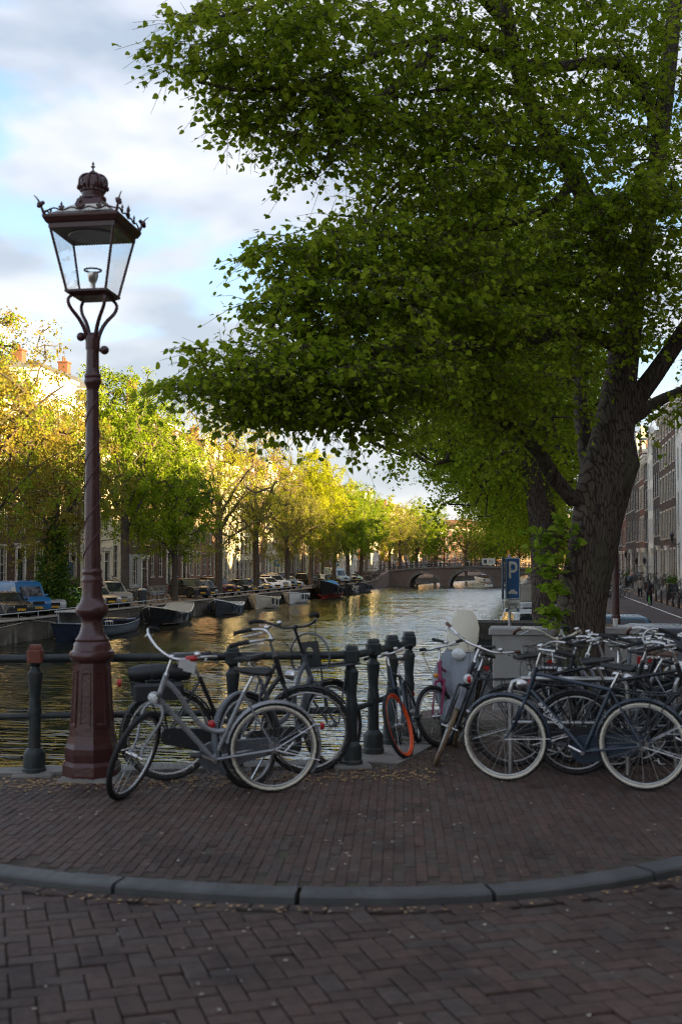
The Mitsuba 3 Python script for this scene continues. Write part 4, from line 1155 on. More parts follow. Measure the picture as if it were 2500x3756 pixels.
V, F, uv = leaves(brng, P[rest], .072, cl=Cc[rest], dirs=D[rest] * .5, droop=.55)
k = tree + '__crown'
scene[k] = mikit.ply((V, F), 'm_linden_leaf', False, uv=uv)
labels[k] = {'kind': 'stuff', 'label': 'green heart-shaped linden leaves'}
one = []
for j in range(6):
    a, b = brng.random(2)
    one.append(mikit.ply((LEAF, LEAFF), 'm_linden_leaf', False, uv=np.tile([[a, b]], (len(LEAF), 1))))
for i in near:
    az = brng.uniform(0, 6.28); d = np.array([math.cos(az), math.sin(az), -.55]) + D[i] * .5; nn = brng.normal(0, .5, 3) + [0, 0, .8]
    m = axis_frame(P[i], np.cross(d, nn), nn); s = .070 * brng.uniform(.7, 1.25)
    scene[numbered(tree + '__leaf')] = {**one[brng.integers(6)], 'to_world': TT((m @ scl(s)).tolist())}
print('big tree leaves', len(P), 'wood', len(f))
# leafy shoots on the trunk's left side
sp, sd, sc = [], [], []
segs = []
for (u, v0, d, n) in [(1262, 1225, 18.5, 10), (1285, 1200, 18.5, 5), (1240, 1280, 18.45, 9), (1258, 1310, 18.4, 9), (1230, 1250, 18.4, 5), (1285, 1290, 18.45, 6), (1275, 1355, 18.4, 8), (1262, 1400, 18.4, 8), (1270, 1440, 18.4, 6), (1255, 1340, 18.35, 5), (1247, 1420, 18.4, 4), (1310, 1235, 18.4, 5)]:
    c = B(u, v0, d); base = B(1312, v0 + 25, 18.75)
    for k in range(n):
        e = c + brng.normal(0, .10, 3); mid = (base + e) / 2 + [0, 0, .06]
        segs.append([base + brng.normal(0, .04, 3), mid, e])
        for t in np.linspace(.45, 1, 4):
            sp.append((1 - t) * mid + t * e + brng.normal(0, .03, 3)); sd.append((e - base) / np.linalg.norm(e - base)); sc.append(brng.random())
part(tree, 'shoot_twigs', cat([tube(s, [.006, .004, .002], 4, caps=False) for s in segs]), 'bark', kind='stuff')
V, F, uv = leaves(brng, np.array(sp), .11, cl=np.array(sc), dirs=np.array(sd) * .4, droop=.35)
k = tree + '__shoot_leaves'
scene[k] = mikit.ply((V, F), 'm_sprout_leaf', False, uv=uv); labels[k] = {'kind': 'stuff', 'label': 'bright young leaves sprouting from the trunk'}
# ivy on the trunk of the second reddish tree, left bank
iv = thing('ivy', 'dark green ivy bush climbing the trunk behind the silver and lime cars', 'ivy')
pi = []
irng = np.random.default_rng(4)
for (z, rr, n) in [(0, 2.0, 900), (.8, 2.1, 1000), (1.6, 1.8, 900), (2.4, 1.35, 700), (3.2, 1.1, 600), (4.0, .95, 500), (4.8, .75, 400), (5.6, .55, 260), (6.4, .4, 160)]:
    a = irng.uniform(0, 6.28, n); q = irng.random(n) ** .4 * rr * (.8 + .3 * np.sin(a * 3 + z))
    pi.append(np.stack([TX + q * np.cos(a) * .8, 69.8 + q * np.sin(a) * .95, LZ + .2 + z + irng.normal(0, .35, n)], 1))
pi = np.vstack(pi)
V, F, uv = leaves(irng, pi, .20, big=False, up=.3)
scene[iv + '__foliage'] = mikit.ply((V, F), 'm_ivy_leaf', False, uv=uv)
part(iv, 'stem', cat([tube([[TX + .3 * math.cos(a), 69.8 + .3 * math.sin(a), LZ], [TX + .34 * math.cos(a + .4), 69.8 + .3 * math.sin(a + .4), LZ + 2.5], [TX + .25 * math.cos(a + .9), 69.8 + .25 * math.sin(a + .9), LZ + 6]], [.05, .04, .02], 5) for a in (0, 2.1, 4.2)]), 'bark_far', kind='stuff')
# ------------------------------------------------------------------ street lamp with crowned lantern, railing of the near bridge
def lantern_kit(detail=True):
    K = Kit()
    N = 24 if detail else 10
    base = [(.238, 0), (.242, .05), (.238, .12), (.215, .15), (.222, .21), (.222, .26), (.205, .30), (.196, .36)]
    K.add('base', lathe(base, 8), 'lamp_paint')
    K.add('pedestal', lathe([(.188, .36), (.172, .55), (.160, .78), (.152, .955), (.165, .97)], 8), 'lamp_paint')
    if detail:
        for k in range(8):
            a = math.pi / 8 * (2 * k + 1) + math.pi / 8
            def P(w, z, o): 
                r0 = np.interp(z, [.36, .55, .78, .955], [.188, .172, .160, .152]) * math.cos(math.pi / 8) + o
                return [r0 * math.cos(a) - w * math.sin(a), r0 * math.sin(a) + w * math.cos(a), z]
            ring = lambda w, z0, z1, o: [P(-w, z0, o), P(w, z0, o), P(w * .8, z1, o), P(-w * .8, z1, o)]
            K.add('panel', loft([ring(.047, .43, .90, .0), ring(.047, .43, .90, .008), ring(.038, .455, .88, .008), ring(.034, .465, .87, .002)]), 'lamp_paint')
    col = [(.165, .97), (.182, .99), (.186, 1.02), (.178, 1.05), (.160, 1.06), (.152, 1.09), (.150, 1.115), (.136, 1.13), (.138, 1.15), (.124, 1.165), (.104, 1.20), (.089, 1.26), (.085, 1.30), (.092, 1.325), (.118, 1.345), (.134, 1.375), (.136, 1.405), (.122, 1.435), (.100, 1.455), (.094, 1.485), (.086, 1.50), (.082, 1.62), (.086, 1.635), (.086, 1.655), (.078, 1.665), (.077, 1.69), (.082, 1.70), (.082, 1.72), (.073, 1.735)]
    K.add('column_foot', lathe(col, N), 'lamp_paint', 40)
    shaft = [(.070, 1.735), (.066, 2.0), (.060, 2.6), (.052, 3.2), (.050, 3.23), (.053, 3.25), (.060, 3.28), (.071, 3.30), (.072, 3.325), (.064, 3.34), (.070, 3.355), (.070, 3.37), (.058, 3.39), (.054, 3.44), (.052, 3.58), (.060, 3.59), (.060, 3.66), (.064, 3.67), (.064, 3.70), (.052, 3.715), (.03, 3.73)]
    K.add('shaft', lathe(shaft, N), 'lamp_paint', 40)
    if detail:  # twining relief on the shaft
        for s0, turns in ((0, 2.6), (math.pi, 2.4)):
            t = np.linspace(0, 1, 90); z = 1.8 + 1.35 * t; rr = np.interp(z, [1.735, 2.0, 2.6, 3.2], [.070, .066, .060, .052]) + .002
            a = s0 + turns * 2 * np.pi * t
            K.add('vine_relief', tube(np.stack([rr * np.cos(a), rr * np.sin(a), z], 1), .006, 5), 'lamp_paint', True)
        for z, s in ((3.70, -1), (3.58, 1)):
            K.add('ladder_rest', cat([tube([[0, 0, z], [s * .10, 0, z]], .014, 8), ball([s * .103, 0, z], .038, 2)]), 'lamp_paint', True)
    for k in range(4):
        a = math.pi / 4 + k * math.pi / 2
        pr = np.array([(.052, 3.69), (.078, 3.76), (.145, 3.86), (.215, 3.945), (.222, 3.995), (.185, 4.03), (.150, 4.045)])
        c = spline(np.column_stack([pr[:, 0] * math.cos(a), pr[:, 0] * math.sin(a), pr[:, 1]]), 20)
        K.add('bracket', tube(c, np.linspace(.019, .013, 20), 7), 'lamp_paint', True)
    sq = lambda h, z: [[-h, -h, z], [h, -h, z], [h, h, z], [-h, h, z]]
    K.add('lantern_floor', loft([sq(.13, 4.02), sq(.172, 4.045), sq(.182, 4.05), sq(.182, 4.068), sq(.165, 4.069)]), 'lamp_paint')
    K.add('lantern_head', loft([sq(.268, 4.56), sq(.282, 4.562), sq(.285, 4.60), sq(.30, 4.605), sq(.322, 4.645), sq(.325, 4.665), sq(.30, 4.672), sq(.12, 4.80), sq(.10, 4.86)]), 'lamp_paint')
    for sx, sy in ((-1, -1), (1, -1), (1, 1), (-1, 1)):
        K.add('corner_bar', tube([[sx * .168, sy * .168, 4.06], [sx * .272, sy * .272, 4.57]], .0115, 6), 'lamp_paint')
    if detail:
        for k in range(4):
            m = rot('z', 90 * k)
            K.add('glass_pane', tf((np.array([[-.160, -.166, 4.072], [.160, -.166, 4.072], [.262, -.269, 4.556], [-.262, -.269, 4.556]]), np.array([[0, 1, 2], [0, 2, 3]])), m), 'lamp_glass')
            K.add('roof_light', tf((np.array([[-.25, -.268, 4.69], [.25, -.268, 4.69], [.12, -.14, 4.785], [-.12, -.14, 4.785]]) + [0, -.006, .006], np.array([[0, 1, 2], [0, 2, 3]])), m), 'sign_white')
            # scrolled cresting along the roof edge
            x = np.linspace(-.30, .30, 25)
            K.add('crest_scroll', tf(tube(np.stack([x, x * 0 - .31, 4.685 + .022 * (1 - np.cos(x / .15 * 2 * np.pi)) / 2 + .01], 1), .0075, 5), m), 'lamp_paint', True)
            for q, sc in ((-.16, .8), (0.0, 1.35), (.16, .8)):
                K.add('crest_flower', tf(cat([ball([q, -.31, 4.70 + .018 * sc], .024 * sc, 1, (1, .4, 1)), ball([q - .018 * sc, -.312, 4.715 + .012 * sc], .014 * sc, 1, (1, .5, 1)), ball([q + .018 * sc, -.308, 4.715 + .012 * sc], .014 * sc, 1, (1, .5, 1)), tf(lathe([(.004, 0), (.014, .012), (.010, .03), (.001, .05)], 6), mov(q, -.31, 4.715 + .02 * sc) @ scl(sc))]), m), 'lamp_paint', 50)
            K.add('corner_flower', tf(cat([tube(spline([[.305, -.305, 4.665], [.325, -.325, 4.72], [.338, -.338, 4.76], [.372, -.372, 4.81]], 8), np.linspace(.014, .004, 8), 6), ball([.335, -.335, 4.745], .026, 1), ball([.318, -.318, 4.762], .018, 1), ball([.348, -.34, 4.728], .018, 1)]), m), 'lamp_paint', 50)
        K.add('ceiling_disc', lathe([(.20, 4.545), (.205, 4.555), (.05, 4.556)], 24), 'galvanised', 40)
        K.add('burner', lathe([(.05, 4.07), (.05, 4.09), (.022, 4.10), (.022, 4.15), (.034, 4.17), (.046, 4.21), (.047, 4.24)], 18), 'chrome', 40)
        K.add('burner_ring', tube(np.stack([.071 * np.cos(np.arange(28) * 2 * np.pi / 28), .071 * np.sin(np.arange(28) * 2 * np.pi / 28), np.full(28, 4.265)], 1), .008, 6, closed=True), 'lamp_paint', True)
        K.add('burner_strut', cat([tube([[.045 * c, .045 * s, 4.235], [.07 * c, .07 * s, 4.265]], .003, 4) for c, s in ((1, 0), (-.5, .87), (-.5, -.87))]), 'lamp_paint')
    # crown
    cr = [(.10, 4.86), (.112, 4.865), (.112, 4.885), (.092, 4.895), (.095, 4.925), (.108, 4.935), (.104, 4.95), (.108, 4.965), (.112, 5.0), (.104, 5.04), (.08, 5.066), (.03, 5.075)]
    K.add('crown', lathe(cr, N), 'lamp_paint', 40)
    if detail:
        for k in range(8):
            a = k * math.pi / 4
            pr = [(.106, 4.95), (.124, 4.985), (.121, 5.03), (.09, 5.07), (.03, 5.088)]
            K.add('crown_arch', tube(spline([[r_ * math.cos(a), r_ * math.sin(a), z] for r_, z in pr], 10), .010, 5), 'lamp_paint', True)
            K.add('crown_leaf', ball([.122 * math.cos(a + .39), .122 * math.sin(a + .39), 4.97], .020, 1, (.7, .7, 1.2)), 'lamp_paint', 60)
    K.add('finial', cat([ball([0, 0, 5.098], .026, 2), lathe([(.008, 5.12), (.008, 5.14), (.013, 5.15), (.006, 5.165), (.012, 5.18), (.002, 5.20)], 8), bx(-.018, .018, -.004, .004, 5.15, 5.162)]), 'lamp_paint', 40)
    return K
LK = lantern_kit()
lp = C(-2.068, 9.84)
LK.place('street_lamp', mov(*lp) @ rot('y', -.45) @ rot('z', math.degrees(YAW) - 7.5), 'tall dark red cast iron lamp with a crowned glass lantern standing by the railing', 'street lamp')
part('street_lamp', 'plinth', tf(cbox(-.255, .255, -.255, .255, -.02, .03, .03), mov(*lp) @ rot('z', 10)), 'grey_stone')
LK2 = lantern_kit(False)
LK2.place('street_lamp', mov(C(4.97, 21.3)[0], C(4.97, 21.3)[1], float(RZ(21.8))), 'dark red lamp post on the right quay, its head hidden behind the linden trunk', 'street lamp')
for y, lab in [(87.5, 'crowned street lamp by the racks with parked bicycles, left bank'), (101, 'crowned street lamp behind the black off-roader on the left bank'), (134, 'crowned street lamp behind the white cars, fourth on the left bank'), (166, 'crowned street lamp behind the dark saloon row near the young tree'), (183, 'crowned street lamp left of the light blue van'), (197, 'crowned street lamp right of the light blue van')]:
    LK2.place('street_lamp', mov(-34.4, y, LZ), lab, 'street lamp', 'street lamps on the left bank')
for x, lab in ((BX0 + 1.2, 'lamp on the left end of the far bridge'), (BX0 + 3.6, 'second lamp from the left on the far bridge')):
    LK2.place('street_lamp', mov(x, BY + .6, float(deck(x)) + .2), lab, 'street lamp', 'lamps on the far bridge')
# wall lanterns
WL = Kit()
WL.add('arm', cat([tube(spline([[0, 0, 0], [.25, 0, -.12], [.55, 0, -.05], [.62, 0, .15]], 12), .025, 6), ring_y([.2, 0, -.22], .13, .018, 14, 5)]), 'black_paint', True)
WL.add('lantern', cat([lathe([(.05, .15), (.10, .18), (.18, .62), (.20, .64), (.22, .66), (.10, .80), (.06, .84), (.07, .88), (.01, .98)], 6)]), 'black_paint', m=mov(.62, 0, 0))
WL.add('glass', lathe([(.085, .20), (.165, .60)], 6), 'sign_white', m=mov(.62, 0, 0) @ scl(1.04, 1.04, 1))
for y, z, lab, mm in [(77.6, 3.0, 'black wall lantern with a lit orange light at the left edge', {'sign_white': 'plate_yellow'}), (86.8, 3.1, 'black wall lantern beside the white door left of the ivy', {}), (94.0, 3.1, 'black wall lantern right of the ivy', {})]:
    WL.place('wall_lantern', mov(FL + .02, y, LZ + z) , lab, 'lantern', 'lanterns on the left house fronts', mm)
for y, z, lab in [(99.5, 4.6, 'black wall lantern on the white house at the right edge'), (150, 3.6, 'black wall lantern beside the trunk, far along the right fronts'), (124.5, 2.7, 'small black wall lantern over the narrow white house door'), (134.5, 2.7, 'black wall lantern above the seated woman on the right bank')]:
    WL.place('wall_lantern', axis_frame([FR - .02, y, float(RZ(y)) + z], [-1, 0, 0]), lab, 'lantern', 'lanterns on the right house fronts')

# railing
rl = thing('bridge_railing', 'dark green iron railing with turned posts at the canal edge', 'railing')
post = [(.125, 0), (.125, .05), (.115, .06), (.115, .17), (.092, .20), (.083, .22), (.080, .47), (.088, .49), (.088, .54), (.076, .56), (.082, .59), (.070, .61), (.074, .66), (.095, .80), (.098, .83), (.072, .85), (.052, .88), (.058, .90), (.075, .915)]
PM = lathe([(r_ * .80 if z < .21 else r_ * .64 if z < .9 else r_ * .78, z) for r_, z in post], 12)
CAPM = cat([cbox(-.066, .066, -.066, .066, .915, 1.03, .02), loft([[[-.055, -.055, 1.0301], [.055, -.055, 1.0301], [.055, .055, 1.0301], [-.055, .055, 1.0301]], [[-.045, -.045, 1.06], [.045, -.045, 1.06], [.045, .045, 1.06], [-.045, .045, 1.06]]])])
pk, ck = mikit.ply(PM, None, 35), mikit.ply(CAPM, None, False)
left_posts = [(-8.2, 9.16), (-6.3, 9.45), (-4.42, 9.73), (-2.59, 10.0), (-.94, 10.24), (.092, 10.4)]
right_posts = [(.30, 10.98), (.50, 11.55), (.70, 12.15)]
for i, (x, d) in enumerate(left_posts + right_posts):
    p = C(x, d); s = 1.03 if i == 3 else 1.0
    z = 0 if i < 6 else float(RZ(p[1])) + .02
    m = mov(p[0], p[1], z) @ rot('z', math.degrees(YAW) + 8) @ scl(1, 1, s)
    k = put(rl + '__post', pk, 'iron_green', m)
    scene[k + '__cap'] = {**ck, 'bsdf': {'type': 'ref', 'id': 'm_rust_paint' if i == 3 else 'm_iron_green'}, 'to_world': TT(m.tolist())}
    if i == 3: labels[k + '__cap'] = {'label': 'post cap with flaking red paint'}
for a, b in zip(left_posts[:-1], left_posts[1:]):
    for z, r_ in ((.975, .036), (.49, .027)):
        part(rl, 'rail', tube([C(*a, z), C(*b, z)], r_, 10), 'iron_green', True)
rp = [left_posts[-1]] + right_posts
for a, b in zip(rp[:-1], rp[1:]):
    pa, pb = C(*a), C(*b)
    for z, r_ in ((.965, .034), (.49, .026)):
        part(rl, 'rail', tube([C(*a, z + float(RZ(pa[1]))), C(*b, z + float(RZ(pb[1])))], r_, 10), 'iron_green', True)
for i, (x, d) in enumerate(left_posts[2:] + right_posts):
    p = C(x, d)
    part(rl, 'foot_stone', tf(cbox(-.17, .17, -.17, .17, -.05, .022, .015), mov(p[0], p[1], 0 if i < 4 else float(RZ(p[1]))) @ rot('z', math.degrees(YAW) + 8)), 'grey_stone')
# ------------------------------------------------------------------ bicycles
def wheel(K, name, c, R=.337, tw=.018, spokes=28, flag=None, white=False, hub=.03, detail=True):
    x, z = c
    m = mov(x, 0, z)
    K.add(name, ring_y([0, 0, 0], R, tw, 36 if detail else 20, 7 if detail else 4), 'tyre', True, flag, m)
    if white:
        K.add(name + '__sidewall', cat([ring_y([0, s * .0105, 0], R - .012, .0125, 36, 6) for s in (-1, 1)]), 'sidewall', True, flag, m)
    K.add(name + '__rim', tf(ring_y([0, 0, 0], R - .031, .011, 36 if detail else 18, 6), scl(1, 1.2, 1)), 'rim', True, flag, m)
    sp = []
    for k in range(spokes):
        a = 2 * math.pi * k / spokes; b = a + (.5 if k % 4 < 2 else -.5); s = .024 if k % 2 else -.024
        sp.append(tube([[hub * .8 * math.cos(b), s, hub * .8 * math.sin(b)], [(R - .03) * math.cos(a), 0, (R - .03) * math.sin(a)]], .0014, 3, caps=False))
    K.add(name + '__spokes', cat(sp), 'spoke', False, flag, m)
    K.add(name + '__hub', cat([disc_y([0, 0, 0], hub * .7, .06, 12), disc_y([0, .026, 0], hub, .006, 12), disc_y([0, -.026, 0], hub, .006, 12), disc_y([0, 0, 0], .008, .15, 8)]), 'metal', 40, flag, m)

def bike_kit(frame='oma', white=False, carrier=True, crate=False, bars='dutch', fenders=True, chaincase=True, light=True, R=.337, tw=.018, tall_stem=0.0, stand=True, straight_fork=False, basket=False, bag=False, wind=False, childseat=False, rearlight=True, skirt=False, tag=False, spokes=28):
    K = Kit()
    Rw = R + tw; L = 1.10 if R > .3 else .98; z0 = Rw
    bb = np.array([.46, 0, .285]); ht = np.array([.835, 0, .93]); hb = np.array([.895, 0, .745]); st = np.array([.235, 0, .80]); ra = np.array([0, 0, z0]); fa = np.array([L, 0, z0])
    if R < .3: ht, hb, st = np.array([.755, 0, .80]), np.array([.80, 0, .66]), np.array([.24, 0, .64])
    sad = st + (st - bb) / np.linalg.norm(st - bb) * .16
    ax = (ht - hb) / np.linalg.norm(ht - hb)
    K.axis = (hb, ax)
    wheel(K, 'rear_wheel', (0, z0), R, tw, spokes, None, white, .042)
    wheel(K, 'front_wheel', (L, z0), R, tw, spokes, 'steer', white, .028)
    T1 = []
    r = .0165
    if frame == 'oma':
        T1 += [tube(spline([hb + ax * .05, [.70, 0, .52], [.57, 0, .36], bb + [.02, 0, .02]], 14), .019, 8), tube(spline([ht - ax * .03, [.74, 0, .68], [.60, 0, .50], [.40, 0, .45]], 14), .016, 8)]
    elif frame == 'twin':
        T1 += [tube([hb + ax * .02, bb + [.02, 0, .01]], .021, 8), tube(spline([ht - ax * .035, [.66, 0, .67], [.52, 0, .52], [.385, 0, .50]], 14), .019, 8)]
    elif frame == 'diamond':
        T1 += [tube([hb + ax * .02, bb], .018, 8), tube([ht - ax * .04, st - [.0, 0, .02]], .0155, 8)]
    elif frame == 'crate':
        T1 += [tube(spline([hb + ax * .02, [.74, 0, .55], [.60, 0, .36], bb], 12), .022, 8), tube(spline([ht - ax * .05, [.70, 0, .72], [.55, 0, .50], [.38, 0, .44]], 12), .018, 8), tube([[.66, 0, .66], [.62, 0, .42]], .014, 6)]
    T1 += [tube([bb, st], .0165, 8), tube([hb - ax * .02, ht + ax * .02], .021, 8), disc_y(bb, .026, .08, 10)]
    for s in (-1, 1):
        T1 += [tube([bb + [0, s * .03, 0], ra + [0, s * .062, 0]], .0105, 6), tube([st + [0, s * .018, -.03], ra + [0, s * .062, 0]], .0085, 6)]
    K.add('frame', cat(T1), 'paint', 35)
    K.add('seat_post', tube([st - (st - bb) * .05, sad - [0, 0, .02]], .0125, 8), 'metal', True)
    # fork
    F = []
    for s in (-1, 1):
        crown = hb - ax * .01 + [0, s * .045, 0]
        mid = hb + (fa - hb) * .62 + [-.022, s * .055, 0]
        pts = [hb - ax * .02 + [0, s * .03, 0], crown - ax * .03 + [0, s * .012, 0], mid, fa + [0, s * .057, 0]]
        F.append(tube(spline(pts, 10) if not straight_fork else pts[1::2], np.linspace(.0135, .0095, 10 if not straight_fork else 2), 6))
    F.append(tube([hb - ax * .03 + [0, -.06, 0], hb - ax * .03 + [0, .06, 0]], .013, 6))
    K.add('fork', cat(F), 'paint', 40, 'steer')
    if fenders:
        def fend(c, a0, a1, Rf=Rw + .022):
            th = np.radians(np.linspace(a0, a1, 26)); rings = []
            for t in th:
                e = np.array([math.cos(t), 0, math.sin(t)])
                rings.append([np.array([c[0], 0, c[1]]) + e * (Rf - dz) + [0, dy, 0] for dy, dz in ((-.027, .018), (-.02, .004), (0, 0), (.02, .004), (.027, .018), (.02, .008), (0, .003), (-.02, .008))])
            return loft(rings, caps=False)
        K.add('rear_fender', fend((0, z0), 8, 215), 'fender', 50)
        K.add('rear_fender__stay', cat([tube([[0, s * .065, z0], [(Rw + .02) * math.cos(math.radians(a)), s * .028, z0 + (Rw + .02) * math.sin(math.radians(a))]], .003, 4) for s in (-1, 1) for a in (150, 196)]), 'metal')
        K.add('front_fender', fend((L, z0), 38, 190), 'fender', 50, 'steer')
        K.add('front_fender__stay', cat([tube([[L, s * .06, z0], [L + (Rw + .02) * math.cos(math.radians(178)), s * .028, z0 + (Rw + .02) * math.sin(math.radians(178))]], .003, 4) for s in (-1, 1)]), 'metal', False, 'steer')
    # drive
    cr = .165
    if chaincase:
        o1 = [(bb[0] + .115 * math.cos(t), bb[2] + .115 * math.sin(t)) for t in np.linspace(-math.pi / 2, math.pi / 2, 12)]
        o2 = [(ra[0] + .065 * math.cos(t), z0 + .065 * math.sin(t)) for t in np.linspace(math.pi / 2, 1.5 * math.pi, 10)]
        K.add('chain_case', tf(prism(Polygon(o1 + o2), .034), mov(0, -.075, 0)), 'case', False)
    else:
        K.add('chain_ring', cat([disc_y([bb[0], -.05, bb[2]], .085, .005, 22), tube([[bb[0], -.05, bb[2] + .085], [0, -.05, z0 + .035]], .004, 4), tube([[bb[0], -.05, bb[2] - .085], [0, -.05, z0 - .035]], .004, 4), disc_y([0, -.05, z0], .036, .01, 14)]), 'metal')
    for s, a in ((-1, 205), (1, 25)):
        e = bb + np.array([cr * math.cos(math.radians(a)), s * .085, cr * math.sin(math.radians(a))])
        K.add('crank', cat([tube([bb + [0, s * .085, 0], e], .010, 6), disc_y(bb + [0, s * .085, 0], .016, .02, 8)]), 'metal', 40)
        K.add('pedal', tf(cbox(-.045, .045, -.045, .045, -.012, .012, .008), mov(*(e + [0, s * .055, 0]))), 'black_plastic')
    # saddle
    sx = np.linspace(-.135, .15, 13); rings = []
    for x in sx:
        t = min(max((x + .135) / .285, 0), .9999)
        w = .095 * (1 - t) ** .8 * (1 if t > .12 else (.55 + t / .12 * .45)) + .020
        top = .035 + .018 * (1 - t) ** 2 + .006 * t; hgt = .05 * (1 - .45 * t)
        rings.append([[x, w * c, top - hgt * (1 - q)] for c, q in ((-1, .30), (-.75, .82), (-.3, .98), (0, 1.0), (.3, .98), (.75, .82), (1, .30), (.8, -.1), (0, .2), (-.8, -.1))])
    K.add('saddle', tf(loft(rings), mov(*sad) @ rot('y', -4)), 'saddle', 50)
    K.add('saddle_spring', tf(cat([tube([[-.10, s * .05, .0], [-.02, s * .02, -.025], [.10, s * .012, .0]], .004, 5) for s in (-1, 1)] + [tube([[-.10 , s * .05, -.035], [-.10, s * .05, .015]], .014, 7) for s in (-1, 1)]), mov(*sad)), 'metal')
    # stem and bars
    hs = ht + ax * (.16 + tall_stem)
    if bars == 'dutch':
        pts = [[-.30, .27, -.01], [-.17, .275, .025], [-.05, .235, .035], [.0, .12, .018], [.02, 0, 0], [.0, -.12, .018], [-.05, -.235, .035], [-.17, -.275, .025], [-.30, -.27, -.01]]
    elif bars == 'oma':
        pts = [[-.27, .30, .02], [-.13, .31, .075], [-.02, .24, .085], [.03, .13, .04], [.02, 0, 0], [.03, -.13, .04], [-.02, -.24, .085], [-.13, -.31, .075], [-.27, -.30, .02]]
    elif bars == 'wide':
        pts = [[-.16, .35, .07], [-.06, .33, .075], [.01, .22, .03], [.03, .10, .0], [.03, 0, 0], [.03, -.10, .0], [.01, -.22, .03], [-.06, -.33, .075], [-.16, -.35, .07]]
    else:
        pts = [[-.05, .29, .02], [-.03, .2, .015], [.03, .1, .0], [.05, 0, 0], [.03, -.1, 0], [-.03, -.2, .015], [-.05, -.29, .02]]
    bar = spline(pts, 41) + hs
    K.add('handlebar', cat([tube(bar, .0112, 8), tube([ht, hs], .0125, 8), ball(hs + [.012, 0, 0], .022, 1), disc_y(ht + ax * .015, .022, .02, 8)]), 'bar', 50, 'steer')
    for q in (slice(0, 7), slice(34, 41)):
        K.add('grip', tube(bar[q], .0165, 8), 'grip', True, 'steer')
    for i, s in ((9, 1), (31, -1)):
        p = bar[i]; e = bar[2 if s > 0 else 38] + [.03, -s * .02, -.035]
        K.add('brake_lever', tube([p, p + [.035, 0, -.02], e], .005, 5), 'metal', False, 'steer')
    K.add('bell', ball(bar[12] + [0, 0, .032], .026, 1, (1, 1, .75)), 'metal', True, 'steer')
    cab = spline([bar[31], hs + [.14, -.10, -.02], hb + [.06, -.02, .02]], 12)
    K.add('brake_cable', tube(cab, .003, 4), 'black_plastic', True, 'steer')
    if light:
        lp_ = hb + ax * .06 + [.085, 0, 0] if not crate else fa + [.28, 0, .42]
        K.add('headlight', tf(lathe([(.02, -.05), (.042, -.01), (.046, .012), (.046, .02)], 14), mov(*lp_) @ rot('y', 90)), 'metal', 40, 'steer')
        K.add('headlight__lens', tf(lathe([(.041, .0201), (.025, .03), (.002, .033)], 14), mov(*lp_) @ rot('y', 90)), 'headlens', 60, 'steer')
    if carrier:
        zc = z0 + Rw + .055
        ms = [tube(spline([[.16, s * .055, zc + .01], [.0, s * .07, zc], [-.20, s * .07, zc], [-.30, s * .05, zc + .01]], 10), .006, 6) for s in (-1, 1)]
        ms += [tube([[x, -.07, zc], [x, .07, zc]], .005, 5) for x in (-.29, -.17, -.04, .10)] + [tube([[x, 0, zc + .006], [x - .33, 0, zc + .006]], .004, 5) for x in (.1,)]
        ms += [tube([[x, s * .07, zc], [0, s * .068, z0]], .0055, 6) for s in (-1, 1) for x in (-.22, -.08)]
        K.add('carrier', cat(ms), 'carrier', 40)
        if bag:
            K.add('carrier_bag', cat([cbox(-.28, .10, s * .12 - .03, s * .12 + .03, zc - .12, zc + .01, .02) for s in (-1, 1)]), 'black_plastic')
            K.add('rolled_cover', tube(spline([[-.30, .02, zc + .06], [-.1, -.02, zc + .085], [.16, 0, zc + .06]], 10), [.05, .06, .065, .06, .065, .06, .055, .06, .05, .04], 8), 'black_plastic', True)
    if rearlight:
        K.add('rear_light', tf(lathe([(.03, 0), (.032, .015), (.02, .028), (.002, .03)], 12), mov(-(Rw + .03) * .95, 0, z0 + (Rw + .03) * .42 + (.25 if carrier else 0)) @ rot('y', -90)), 'red_lens', 50)
    if skirt:
        a = np.linspace(50, 185, 14); pl = [((Rw + .008) * math.cos(math.radians(t)), z0 + (Rw + .008) * math.sin(math.radians(t))) for t in a] + [(-.20, z0 + .02), (.02, z0 + .05)]
        for s in (-1, 1): K.add('skirt_guard', tf(prism(Polygon(pl), .003), mov(0, s * .034, 0)), 'black_plastic')
    if crate:
        zc, xc = fa[2] + Rw + .12, L - .02
        ms = [tube(spline([[xc - .17, s * .19, zc], [xc + .0, s * .20, zc], [xc + .22, s * .19, zc]], 6), .009, 6) for s in (-1, 1)]
        ms += [tube([[x, -.19, zc], [x, .19, zc]], .008, 6) for x in (xc - .17, xc - .05, xc + .08, xc + .22)]
        ms += [tube(spline([[xc - .17, -.19, zc], [xc - .18, -.19, zc + .20], [xc - .18, -.12, zc + .26], [xc - .18, .12, zc + .26], [xc - .18, .19, zc + .20], [xc - .17, .19, zc]], 24), .0095, 6)]
        ms += [tube([[xc + .10, s * .15, zc], [L, s * .065, fa[2]]], .008, 6) for s in (-1, 1)]
        K.add('front_rack', cat(ms), 'paint', 40, 'steer')
        pl = Polygon([(-.12, .02), (.12, .02), (.10, .22), (-.10, .22)]).difference(Polygon([(.045 * math.cos(t), .13 + .045 * math.sin(t)) for t in np.linspace(0, 6.28, 16)]))
        K.add('rack_plate', tf(prism(pl, .006), mov(xc - .168, 0, zc) @ rot('z', 90)), 'black_plastic', False, 'steer')
        K.add('rack_board', tf(cbox(-.16, .22, -.17, .17, .01, .026, .006), mov(xc, 0, zc)), 'black_plastic', False, 'steer')
